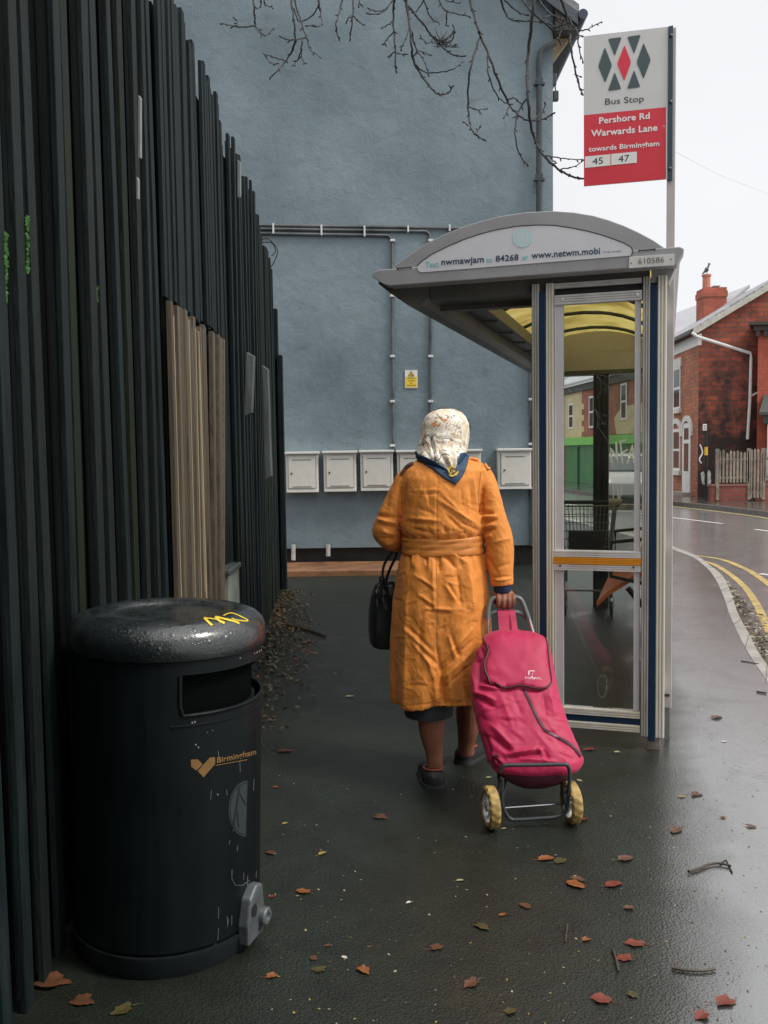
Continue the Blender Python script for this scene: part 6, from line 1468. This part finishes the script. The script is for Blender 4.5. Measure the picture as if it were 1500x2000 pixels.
q = MB(); zp = [(1022, 1345), (1033, 1366), (1043, 1388), (1055, 1412), (1070, 1430), (1095, 1443), (1115, 1455), (1134, 1478)]
dec_line(q, gb2, catmull(zp, 5), 5, .003, seg=3); q.build('zip_tape', m_pipe, bag, solid=.002)
q = MB(); dec_line(q, gb2, catmull(zp, 5), 1.2, .005, seg=3); q.build('zip_teeth', mat('zip_dark', (.15, .03, .06), .4), bag, solid=.001)
q = MB(); dec_line(q, gb2, catmull([(975, 1478), (968, 1474), (963, 1482), (968, 1492), (980, 1500)], 4), 2.4, .003, seg=3); q.build('edge_piping', m_pipe, bag, solid=.002)
# strap to the handle
q = MB()
def rib(a, b_, c, d, th=.004): q.prism([a, b_, c, d], (0, th, 0))
Ya, Yb_ = 3.845, 3.79
q.loft([[at(x0, y, Y), at((x0+x1)/2-2, y, Y-.002), at(x1, y, Y), at(x1, y, Y+.004), at(x0, y, Y+.004)] for y, x0, x1, Y in ((1190.5, 971.5, 1005, 3.86), (1195, 972, 1006, 3.848), (1205, 973, 1008, 3.838), (1222, 974, 1010, 3.82), (1238, 975, 1013, 3.79), (1246, 975, 1014, 3.765))])
q.tube([at(994.5, 1192, 3.855), at(998, 1212, 3.827), at(1001, 1236, 3.785)], .003, 6); q.build('strap', m_pink, tr, smooth=True, ang=50)
m_grip = mat('grey_grip', (.14, .145, .145), .35); m_chrome = mat('chrome_tube', (.62, .62, .62), .22, .9); m_tubek = mat('dark_tube', (.05, .055, .058), .3, .3)
q = MB(); top_ = [(952.5, 1210), (953.5, 1192), (957, 1177), (963, 1169.5), (973, 1167.5), (990, 1167), (1004, 1166.5), (1013, 1168), (1020, 1175), (1026, 1190), (1033, 1210)]
q.tube([at(x, y, 3.872-(y-1166)*.0006) for x, y in catmull(top_, 4)], .0105, 12)
inr = [(953.5, 1206), (960, 1198), (968, 1195.5), (988, 1195), (1006, 1195.5), (1018, 1198), (1030, 1207)]
q.tube([at(x, y, 3.865) for x, y in catmull(inr, 4)], .010, 12); q.build('handle', m_grip, tr, smooth=True)
q = MB(); q.tube([at(952.5, 1209, 3.845), at(951.5, 1245, 3.85), at(955, 1490, 3.60)], .008, 10); q.tube([at(1033, 1209, 3.845), at(1044, 1245, 3.85), at(1108, 1490, 3.60)], .008, 10); q.build('upright', m_chrome, tr, smooth=True)
YF = 3.37
q = MB(); q.tube([at(x, y, YF) for x, y in catmull([(978, 1506), (983, 1497), (993, 1494.5), (1045, 1494), (1100, 1493), (1109, 1496), (1112.5, 1506), (1112, 1530), (1109, 1565), (1104, 1586), (1088, 1595), (1060, 1598), (1010, 1601), (995, 1598), (984, 1580), (980, 1555), (981, 1520)], 5)], .0078, 12, closed=False); q.build('base_frame', m_tubek, tr, smooth=True)
q = MB()
for x in (973, 984, 1096, 1106): q.tube([at(x, 1500, 3.50), at(x+(3 if x < 1000 else 2), 1535, 3.46), at(x+(-6 if x < 1000 else 6), 1572, 3.44)], .0075, 8)
q.build('strut', m_tubek, tr, smooth=True)
q = MB(); q.tube([at(950, 1580, 3.455), at(1120, 1568, 3.48)], .0045, 8); q.build('axle', m_chrome, tr, smooth=True)
q = MB(); q.loft([section(y, a, b_, 3.50, ry, n=30, e=2.6) for y, a, b_, ry in ((1498, 962, 1124, .10), (1510, 975, 1112, .10), (1522, 992, 1096, .085), (1530, 1008, 1075, .06))]); q.build('bag_base', mat('maroon_base', (.075, .010, .022), .5), tr, smooth=True, ang=60)
m_tyre = mat('dirty_yellow_tyre', (.50, .34, .10), .6, var=.4, vscale=26, col2=(.20, .13, .045), bump=.6, bscale=60, bdist=.003)
m_rimd = mat('grey_rim', (.42, .42, .40), .4)
for (cxp, cyp, Yw, lowy) in ((959, 1577, 3.455, 1617), (1116, 1568, 3.48, 1607)):
    gc = gnd(cxp, lowy); R_ = .079; c = Vector((gc.x, gc.y, R_+.003)); aw = radians(9)
    Mw = Matrix.Translation(c) @ Matrix.Rotation(aw, 4, 'Z')
    q = MB(); NT = 60; rings = []
    for h, r0 in ((-.021, R_*.78), (-.021, R_*.90), (-.016, R_*.985), (-.008, R_), (.008, R_), (.016, R_*.985), (.021, R_*.90), (.021, R_*.78)):
        rings.append([Mw @ Vector((h, (r0+(.0025*(1 if (j+int(h > 0)*2) % 4 < 2 else -1) if r0 > R_*.95 else 0))*cos(2*pi*j/NT), (r0+(.0025*(1 if (j+int(h > 0)*2) % 4 < 2 else -1) if r0 > R_*.95 else 0))*sin(2*pi*j/NT))) for j in range(NT)])
    q.loft(rings, caps=False, loop=True); wh = q.build('wheel', m_tyre, tr, smooth=True, ang=35)
    q = MB(); q.lathe([(R_*.80, -.016), (R_*.72, -.018), (R_*.70, -.008), (R_*.70, .008), (R_*.72, .018), (R_*.80, .016)], (0, 0, 0), 40, 'X', Mw, caps=False)
    for k in range(6):
        a = 2*pi*k/6; q.tube([Mw @ Vector((0, .01*cos(a), .01*sin(a))), Mw @ Vector((0, R_*.74*cos(a), R_*.74*sin(a)))], .006, 6)
    q.lathe([(.016, -.02), (.016, .02)], (0, 0, 0), 16, 'X', Mw); q.build('rim', m_rimd if cxp < 1000 else m_rimd, wh, smooth=True, ang=40)
# ------------------------------------------------------------------ overhanging tree
tree = thing('bare_tree', 'leafless tree with budding twigs hanging down from above the photo', 'tree', (-3.3, 5.6, 0))
m_bark = mat('twig_bark', (.020, .017, .017), .6, var=.35, vscale=30, bump=.3)
q = MB(); q.tube([(-3.3, 5.6, -.05), (-3.28, 5.6, 1.5), (-3.2, 5.55, 3.2), (-2.9, 5.4, 4.6), (-2.2, 5.2, 5.6)], [.20, .16, .14, .12, .09], 14); q.build('trunk', mat('bark', (.07, .06, .05), .8, var=.4, vscale=9, bump=.6, bscale=20), tree, smooth=True)
q = MB(); r5 = random.Random(21)
limb_ = [(-2.2, 5.2, 5.6), (-1.4, 5.1, 5.45), (-.5, 5.0, 5.15), (.3, 4.95, 4.9), (1.0, 4.9, 4.75), (1.7, 4.9, 4.7)]
LP_ = catmull(limb_, 5); q.tube(LP_, [.08-.06*i/len(LP_) for i in range(len(LP_))], 10)
q.tube(catmull([(-2.2, 5.2, 5.6), (-2.6, 5.6, 6.6), (-2.4, 6.4, 7.6)], 5), [.08-.004*i for i in range(11)], 10)
q.build('limb', m_bark, tree, smooth=True)
twigs = [  # (polyline px, depth, base radius)
 ([(486, -60), (495, 0), (497, 30), (499, 50)], 4.9, .0055), ([(499, 50), (470, 53), (452, 50), (434, 46)], 4.9, .0040), ([(499, 50), (508, 63), (520, 69), (533, 57)], 4.9, .0038), ([(465, 53), (462, 40), (457, 35)], 4.9, .003),
 ([(560, -60), (569, 0), (574, 40), (577, 78)], 4.8, .0065), ([(577, 78), (560, 77), (548, 72)], 4.8, .0035), ([(577, 78), (570, 100), (556, 122), (545, 135), (527, 153)], 4.8, .0045), ([(556, 118), (535, 112), (514, 105)], 4.8, .0035), ([(545, 124), (530, 124), (520, 112)], 4.8, .003), ([(577, 78), (600, 75), (604, 95), (625, 111)], 4.8, .0035), ([(590, 80), (588, 105), (594, 125)], 4.8, .003), ([(590, 95), (582, 115), (573, 128)], 4.8, .003),
 ([(565, -40), (575, 0), (592, 55), (600, 75)], 4.85, .0048), ([(600, -40), (622, 0), (612, 28), (585, 42), (575, 20)], 4.85, .004), ([(622, 0), (626, 25), (627, 50), (600, 50)], 4.85, .0035), ([(508, -20), (515, 0), (520, 10), (533, 15)], 4.9, .0035), ([(508, -20), (510, 5), (509, 14)], 4.9, .003),
 ([(672, -50), (668, 0), (661, 30), (656, 50), (662, 77)], 4.9, .0045), ([(686, -50), (690, 0), (688, 40), (683, 76)], 4.9, .0048), ([(689, 30), (700, 42), (710, 49)], 4.9, .003), ([(688, 30), (680, 36), (676, 45)], 4.9, .003), ([(700, -20), (702, 0), (700, 14)], 4.9, .003),
 ([(790, -60), (772, -10), (768, 40), (771, 80), (773, 138)], 4.8, .0058), ([(771, 60), (757, 75), (750, 86)], 4.8, .003), ([(772, 100), (762, 108), (760, 112)], 4.8, .003), ([(772, 103), (785, 106), (791, 106)], 4.8, .003), ([(768, 0), (745, 25), (720, 27)], 4.8, .004), ([(755, 18), (738, 22), (722, 18)], 4.8, .003), ([(770, 40), (755, 50), (745, 55)], 4.8, .0028),
 ([(785, -50), (793, 0), (799, 40), (804, 90), (808, 120), (825, 150), (845, 175), (858, 184), (875, 182), (884, 168)], 4.75, .0058), ([(810, 125), (830, 141), (860, 141), (885, 135), (902, 122)], 4.75, .0036), ([(804, 60), (812, 95), (826, 115), (834, 134)], 4.75, .0036), ([(808, 110), (820, 100), (840, 108)], 4.75, .003),
 ([(775, -50), (790, 0), (825, 45), (850, 78), (880, 105), (905, 110)], 4.85, .0055), ([(840, 68), (865, 82), (885, 75), (886, 50)], 4.85, .004), ([(860, 82), (880, 92), (889, 88)], 4.85, .003), ([(865, 80), (880, 68), (884, 62)], 4.85, .003), ([(850, 70), (835, 85), (822, 72)], 4.85, .003), ([(792, 10), (800, 50), (790, 80), (783, 96)], 4.85, .0036),
 ([(820, -40), (828, 0), (842, 35), (858, 45)], 4.9, .004), ([(828, 0), (815, 20), (806, 25)], 4.9, .003), ([(845, -30), (865, 15), (885, 25), (916, 32)], 4.9, .0042), ([(872, 20), (872, 40), (871, 50)], 4.9, .003), ([(850, -20), (870, 0), (896, 6)], 4.9, .003),
 ([(905, -60), (918, 0), (930, 45), (938, 70)], 4.7, .0070), ([(938, 70), (925, 110), (916, 150), (914, 200), (917, 235), (922, 255), (935, 268), (948, 274)], 4.7, .0050), ([(914, 208), (930, 214), (950, 213)], 4.7, .003), ([(914, 245), (908, 240)], 4.7, .003), ([(930, 262), (936, 250)], 4.7, .0028),
 ([(938, 70), (955, 108), (970, 150), (990, 195), (1000, 212), (1018, 229), (1034, 236), (1060, 233), (1081, 222)], 4.7, .0055), ([(952, 110), (954, 145), (968, 182), (985, 200), (1000, 204)], 4.7, .0036), ([(990, 195), (1005, 192), (1018, 203)], 4.7, .003), ([(995, 207), (985, 230)], 4.7, .0028), ([(1036, 236), (1058, 222), (1065, 203)], 4.7, .003),
 ([(1052, -60), (1043, 0), (1037, 60), (1031, 110), (1030, 160), (1033, 210), (1038, 250), (1050, 285), (1066, 308), (1090, 330), (1118, 345), (1140, 349)], 4.65, .0078), ([(1031, 190), (1012, 220), (1006, 260), (1014, 300), (1030, 322)], 4.65, .0042), ([(1062, 303), (1090, 308), (1115, 311), (1140, 312)], 4.65, .0032), ([(1095, 330), (1120, 326), (1139, 314)], 4.65, .0028), ([(1075, 308), (1085, 318)], 4.65, .0025),
 ([(960, -50), (978, 0), (990, 30), (1005, 40), (1040, 41), (1070, 44)], 4.8, .0055), ([(1000, -40), (1022, 0), (1040, 25), (1075, 55), (1095, 85)], 4.8, .0062), ([(985, 0), (1010, 22), (1030, 30)], 4.8, .004), ([(1030, -40), (1052, 0), (1072, 25), (1090, 35), (1100, 38)], 4.8, .0055), ([(1070, 45), (1095, 57), (1115, 60)], 4.8, .004), ([(1060, 35), (1080, 32), (1098, 50), (1080, 52)], 4.8, .003), ([(1100, 40), (1096, 60), (1090, 75)], 4.8, .0035), ([(1090, 52), (1110, 45)], 4.8, .003),
 ([(1078, -40), (1096, 0), (1105, 25), (1113, 60), (1114, 85), (1122, 130), (1132, 170), (1138, 185)], 4.75, .0062), ([(1100, 10), (1115, 45), (1128, 62), (1130, 90), (1138, 120)], 4.75, .0045), ([(1128, 60), (1145, 58), (1160, 50), (1175, 43)], 4.75, .0032), ([(1128, 68), (1137, 71)], 4.75, .003), ([(1122, 145), (1134, 150)], 4.75, .0022)]
n_ = 0
q = MB(); 
for P, Y, r in twigs:
    C4 = catmull(P, 5); W3 = []
    for i, p in enumerate(C4):
        j = .8*sin(i*1.7+P[0][0]); W3.append(at(p[0]+j, p[1]+.6*cos(i*2.1), Y+.05*sin(i*.35+P[0][0])))
    if P[0][1] < -10:
        a = W3[0]; lz = min(LP_, key=lambda s_: abs(s_[0]-a.x)); W3 = [Vector(lz), (Vector(lz)+a)/2+Vector((0, 0, .02))]+W3
    K = len(W3); q.tube(W3, [max(.0025, r*1.2*(1-.5*i/K)) for i in range(K)], 6)
    # buds and short spurs
    for i in range(2, K-1):
        if i % 3 == 0 and Y:
            t_ = (W3[i]-W3[i-1]).normalized(); sgn = 1 if (i//3) % 2 else -1
            nrm = Vector((-t_.z, 0, t_.x))*sgn
            q.tube([W3[i]-t_*.004, W3[i], W3[i]+t_*.004], [r*.7, r*1.3, r*.7], 6)
            if r5.random() < .8: L = r5.uniform(.008, .022); q.tube([W3[i], W3[i]+nrm*L*.6+t_*L*.5, W3[i]+nrm*L+t_*L], [.0032, .0036, .0012], 5)
    e = W3[-1]; t_ = (e-W3[-2]).normalized(); q.tube([e-t_*.004, e+t_*.006, e+t_*.016], [.0028, .0052, .001], 6)
for k in range(26):     # dense spur cluster near the middle
    a = at(r5.uniform(850, 888), r5.uniform(70, 95), 4.83); d = Vector((r5.uniform(-1, 1), r5.uniform(-.5, .5), r5.uniform(-.6, 1))).normalized(); L = r5.uniform(.02, .06)
    q.tube([a, a+d*L*.6, a+d*L+Vector((0, 0, .008))], [.002, .0022, .001], 5)
q.build('twig', m_bark, tree, smooth=True)

# ------------------------------------------------------------------ leaf litter
def leaf_shape(kind, rnd):
    P = []
    if kind == 'lobed':
        n = 22
        for i in range(n):
            t = 2*pi*i/n; r = .5*(.86+.09*cos(5*t+.3)+.09*cos(3*t+1))*(1+rnd.uniform(-.20, .12)); P.append((r*cos(t)*1.2, r*sin(t)*.85))
    else:
        n = 20
        for i in range(n):
            t = 2*pi*i/n; P.append((.55*cos(t)*(1+rnd.uniform(-.06, .06)), .32*sin(t)*(1-.25*cos(t))*(1+rnd.uniform(-.1, .1))))
    return P
def leaf_mb(kind, rnd, size, curl=.18, stalk=True):
    q = MB(); P = leaf_shape(kind, rnd); c = [(0, 0, .12*curl)]; vs = [(0, 0, 0.04)]
    inner = [(x*.55, y*.55, .06+rnd.uniform(-.02, .03)) for x, y in P]; outer = [(x, y, .03+curl*abs(y)*rnd.uniform(.5, 1.0)) for x, y in P]
    n = len(P); vs = [(0, 0, .05)]+inner+outer; fs = [(0, 1+i, 1+(i+1) % n) for i in range(n)]+[(1+i, 1+n+i, 1+n+(i+1) % n, 1+(i+1) % n) for i in range(n)]
    q.add([Vector(v_)*size for v_ in vs], fs)
    if stalk: q.tube([Vector((-.5, 0, .04))*size, Vector((-.8, .06, .03))*size, Vector((-1.0, .2, .05))*size], [.018*size, .014*size, .01*size], 5)
    return q
def leafmat(name, c1, c2):
    c1 = tuple(x*.8 for x in c1); return mat(name, c1, .42, col2=c2, vscale=38, bump=.4, bscale=90, bdist=.002, spec=.4)
LM = {'red': leafmat('leaf_red', (.26, .045, .022), (.12, .03, .018)), 'brown': leafmat('leaf_brown', (.16, .065, .03), (.07, .035, .02)), 'orange': leafmat('leaf_orange', (.34, .12, .03), (.18, .06, .02)),
      'yellow': leafmat('leaf_yellow', (.42, .30, .08), (.25, .16, .05)), 'pale': leafmat('leaf_pale', (.46, .42, .27), (.30, .26, .15)), 'white': leafmat('petal_white', (.70, .68, .62), (.5, .48, .42)), 'olive': leafmat('leaf_olive', (.10, .08, .025), (.05, .045, .02))}
leaves = [  # px, py, width px, colour, kind, label
 (743, 1597, 31, 'brown', 'lobed', 'large red brown leaf alone on the dark path below the left shoe'), (557, 1609, 12, 'yellow', 'oval', 'small yellow leaf right of the litter bin, level with the trolley wheels'),
 (528, 1667, 22, 'brown', 'lobed', 'brown leaf close to the right side of the litter bin above its lock'), (630, 1668, 18, 'yellow', 'oval', 'small yellow oval leaf between the bin and the big red brown leaf'),
 (592, 1743, 30, 'orange', 'lobed', 'orange brown leaf right of the grey bin lock'), (532, 1752, 14, 'red', 'lobed', 'reddish leaf touching the side of the bin lock'),
 (899, 1721, 15, 'pale', 'oval', 'pale oval leaf left of centre below the trolley'), (798, 1764, 12, 'white', 'oval', 'small white petal like leaf in the middle of the dark path'),
 (1067, 1679, 32, 'orange', 'oval', 'bright orange leaf just below the trolley base'), (1093, 1683, 30, 'olive', 'lobed', 'olive brown leaf joined to the bright orange leaf below the trolley'),
 (1137, 1602, 25, 'red', 'lobed', 'red leaf touching the right trolley wheel'), (1127, 1719, 28, 'brown', 'oval', 'upper of two brown leaves lying together below the orange leaf'),
 (1124, 1730, 40, 'orange', 'oval', 'lower and longer of two leaves lying together below the trolley'), (1199, 1729, 36, 'red', 'oval', 'long red leaf right of the two leaves lying together'),
 (1228, 1775, 22, 'brown', 'lobed', 'brown leaf below and right of the long red leaf'), (1025, 1771, 26, 'brown', 'oval', 'brown oval leaf under the left end of the two leaves lying together'),
 (981, 1788, 16, 'orange', 'lobed', 'small orange leaf left of the brown oval leaf'), (940, 1811, 34, 'olive', 'lobed', 'wide olive brown leaf in the middle of the lower path'),
 (853, 1852, 30, 'brown', 'lobed', 'dull brown leaf left of the wide olive brown leaf'), (1145, 1837, 20, 'orange', 'lobed', 'small ragged orange leaf left of two red leaves'),
 (1240, 1845, 38, 'red', 'lobed', 'upper of two ragged red leaves in the lower right part of the path'), (1220, 1873, 34, 'red', 'lobed', 'lower of two ragged red leaves beside a thin twig'),
 (612, 1873, 20, 'brown', 'lobed', 'dark brown leaf right above an olive leaf near the bin foot'), (623, 1895, 30, 'olive', 'lobed', 'round olive leaf below the dark brown leaf near the bin foot'),
 (673, 1871, 13, 'white', 'oval', 'white heart shaped petal right of the bin foot'), (710, 1897, 32, 'orange', 'lobed', 'orange brown leaf with a twig right of the white petal'),
 (531, 1908, 26, 'orange', 'lobed', 'curled orange leaf at the right foot of the litter bin'), (920, 1923, 38, 'brown', 'lobed', 'large brown leaf at the bottom centre of the path'),
 (1175, 1955, 44, 'red', 'lobed', 'large red leaf at the bottom of the path right of centre'), (1235, 1945, 26, 'olive', 'lobed', 'olive leaf right of the large red leaf at the bottom'),
 (997, 1977, 30, 'olive', 'lobed', 'olive leaf at the bottom edge of the photo in the centre'), (1417, 1959, 44, 'red', 'lobed', 'large red leaf in the bottom right corner of the pavement'),
 (1370, 1986, 36, 'red', 'lobed', 'red leaf cut by the bottom edge near the right corner'), (1320, 1623, 34, 'brown', 'oval', 'brown leaf on the shiny wet patch right of the trolley'),
 (1412, 1598, 14, 'brown', 'lobed', 'small brown leaf on the brightest wet patch at the right'), (1332, 1557, 14, 'yellow', 'oval', 'small yellow leaf on the shiny pavement below the shelter post'),
 (1360, 1553, 26, 'brown', 'lobed', 'twiggy brown leaf right of the small yellow leaf'), (1467, 1615, 20, 'brown', 'oval', 'brown leaf at the right edge of the shiny wet patch'),
 (1131, 1525, 12, 'pale', 'oval', 'tiny pale leaf right of the trolley base'), (955, 1519, 12, 'pale', 'oval', 'tiny pale leaf between the right shoe and the trolley'),
 (985, 1619, 10, 'pale', 'oval', 'tiny pale leaf just below the left trolley wheel'), (1223, 1679, 34, 'brown', 'oval', 'dark red brown leaf right of the orange leaf below the trolley'),
 (537, 1538, 13, 'orange', 'oval', 'small orange leaf right of the bin beside the oval sticker'), (684, 1361, 17, 'pale', 'oval', 'pale leaf on the path left of the hem of the coat'),
 (1400, 1402, 26, 'brown', 'oval', 'light brown leaf on the grey pavement right of the shelter post'), (1414, 1449, 10, 'white', 'oval', 'tiny white petal on the grey pavement at the right'),
 (1205, 1470, 12, 'pale', 'oval', 'tiny pale leaf left of the foot of the shelter post'), (1150, 1465, 22, 'red', 'oval', 'reddish leaf under the bottom rail of the shelter'),
 (100, 1922, 74, 'brown', 'lobed', 'large curled brown leaf in the dark corner left of the bin'), (160, 1958, 50, 'brown', 'lobed', 'brown leaf at the foot of the bin by the bottom left corner'),
 (240, 1975, 44, 'olive', 'lobed', 'olive leaf below the bin base at the bottom edge'), (640, 1848, 14, 'brown', 'lobed', 'small dark leaf above the dark brown leaf near the bin foot'), (556, 1468, 30, 'brown', 'oval', 'thin dark brown leaf right of the gold bin lettering')]
rl = random.Random(4)
for i, (x, y, w_, colr, kind, lab) in enumerate(leaves):
    p = gnd(x, y); s = w_*p.y/FPX*.95
    q = leaf_mb(kind, rl, s, curl=rl.uniform(.15, .45)); a = rl.uniform(-.9, .9)+(pi if rl.random() < .5 else 0)
    o = q.build('fallen_leaf', LM[colr], None, smooth=True, ang=60); o.location = (p.x, p.y, .002); o.rotation_euler = (rl.uniform(-.08, .08), rl.uniform(-.08, .08), a)
    tag(o, lab, 'leaf', 'fallen leaves scattered on the wet path')
m_stick = mat('wet_twig', (.055, .038, .025), .5, var=.3)
for lab, P, r in (('forked brown stick on the shiny wet patch at the right', [(1345, 1706), (1365, 1700), (1385, 1692), (1405, 1690), (1428, 1695)], .006), ('long thin dark stick right of the two ragged red leaves', [(1312, 1894), (1340, 1899), (1375, 1900), (1397, 1896)], .005),
                  ('short pale twig left of the small ragged orange leaf', [(1108, 1808), (1106, 1825), (1104, 1842)], .003), ('thin twig beside the lower ragged red leaf', [(1197, 1857), (1203, 1878), (1208, 1900)], .004),
                  ('dark broken branch lying beyond the litter bin', [(560, 1224), (585, 1230), (615, 1238), (636, 1246)], .012), ('thin stick near the dark broken branch', [(588, 1258), (605, 1255), (620, 1254)], .005), ('short stick on the kerb side of the pavement at the right', [(1447, 1292), (1465, 1295), (1482, 1298)], .004),
                  ('pale stub of twig by the kerb stone at the right', [(1478, 1353), (1497, 1356)], .006)):
    q = MB(); q.tube([gnd(*p)+Vector((0, 0, r+.001)) for p in catmull(P, 4)], [r*(1-.4*i/20) for i in range(len(catmull(P, 4)))], 6)
    if 'forked' in lab: q.tube([gnd(1405, 1690)+Vector((0, 0, .005)), gnd(1418, 1680), gnd(1430, 1706)+Vector((0, 0, .004))], .003, 5)
    top(q, 'fallen_twig', m_stick, lab, 'twig', 'fallen twigs on the pavement', smooth=True)
# litter that nobody could count
def litter(name, label, N_, fpos, mats_, smin, smax, zf=lambda: rl.uniform(.001, .02), tilt=.5):
    q = MB()
    for k in range(N_):
        p = Vector(fpos()); s = rl.uniform(smin, smax); a = rl.uniform(0, 6.28); asp = rl.uniform(.25, .8); z = p.z+zf()
        u = Vector((cos(a), sin(a), rl.uniform(-tilt, tilt)))*s; w_ = Vector((-sin(a)*asp, cos(a)*asp, rl.uniform(-tilt, tilt)*.5))*s; c = Vector((p.x, p.y, z+s*tilt*.35))
        q.add([c-u, c-u*.2+w_, c+u, c-u*.1-w_, c+Vector((0, 0, s*.12))], [(0, 1, 4), (1, 2, 4), (2, 3, 4), (3, 0, 4)], rl.randrange(len(mats_)))
    o = q.build(name, mats_, None); tag(o, label, name.replace('_', ' '), None, 'stuff')
def f1():
    y = rl.uniform(4.6, 9.5); d = abs(rl.gauss(0, .16)); 
    return (fx(y)+.04+d, y, 0)
litter('leaf_litter', 'heap of rotting brown leaves along the foot of the dark fence', 1000, f1, [LM['brown'], LM['olive'], LM['olive'], m_stick], .008, .026, lambda: rl.uniform(.0, .035)*rl.random())
def f1b(): 
    p = gnd(rl.gauss(570, 26), rl.gauss(1235, 48)); return (p.x, p.y, 0)
litter('leaf_litter', 'drift of brown leaves and bits on the path beyond the litter bin', 500, f1b, [LM['brown'], LM['olive'], LM['orange'], m_stick], .006, .02, lambda: rl.uniform(0, .01))
def f2():
    t_ = rl.random(); i = rl.uniform(0, 5.8); a = outer_px[min(5, int(i))]; b_ = outer_px[min(6, int(i)+1)]; u = i-int(i)
    x = a[0]+(b_[0]-a[0])*u; y = a[1]+(b_[1]-a[1])*u
    d = abs(rl.gauss(0, .17))*max(.15, 1-i*.22); p = gnd(x, y); return (p.x+.03+d, p.y, RZ)
litter('gutter_leaves', 'dark leaves packed in the gutter beside the kerb', 1500, f2, [LM['brown'], LM['olive'], m_stick, LM['pale']], .010, .03, lambda: rl.uniform(.0, .03))
def f2c():
    y = rl.uniform(3.4, 6.2); import bisect
    x = 1.91+(y-3.2)*.27; return (x+.05+abs(rl.gauss(0, .25)), y, RZ)
litter('gutter_leaves', 'leaves packed in the near gutter at the right edge', 700, f2c, [LM['brown'], LM['olive'], m_stick], .012, .03, lambda: rl.uniform(.0, .03))
def f3():
    p = gnd(rl.uniform(520, 1500), 1130+870*rl.random()**.8)
    return (p.x, p.y, 0)
litter('grit', 'fine grit and leaf crumbs on the wet path', 900, f3, [LM['pale'], LM['brown'], LM['brown'], m_stick, LM['yellow']], .002, .006, lambda: .001, .2)
def f4():
    p = gnd(rl.uniform(560, 775), rl.uniform(1092, 1103)); return (p.x, p.y, .07)
litter('wall_foot_debris', 'dirt and leaf crumbs on the brown edging at the foot of the wall', 260, f4, [LM['brown'], LM['olive'], LM['pale'], m_dark], .01, .03, lambda: rl.uniform(0, .01))
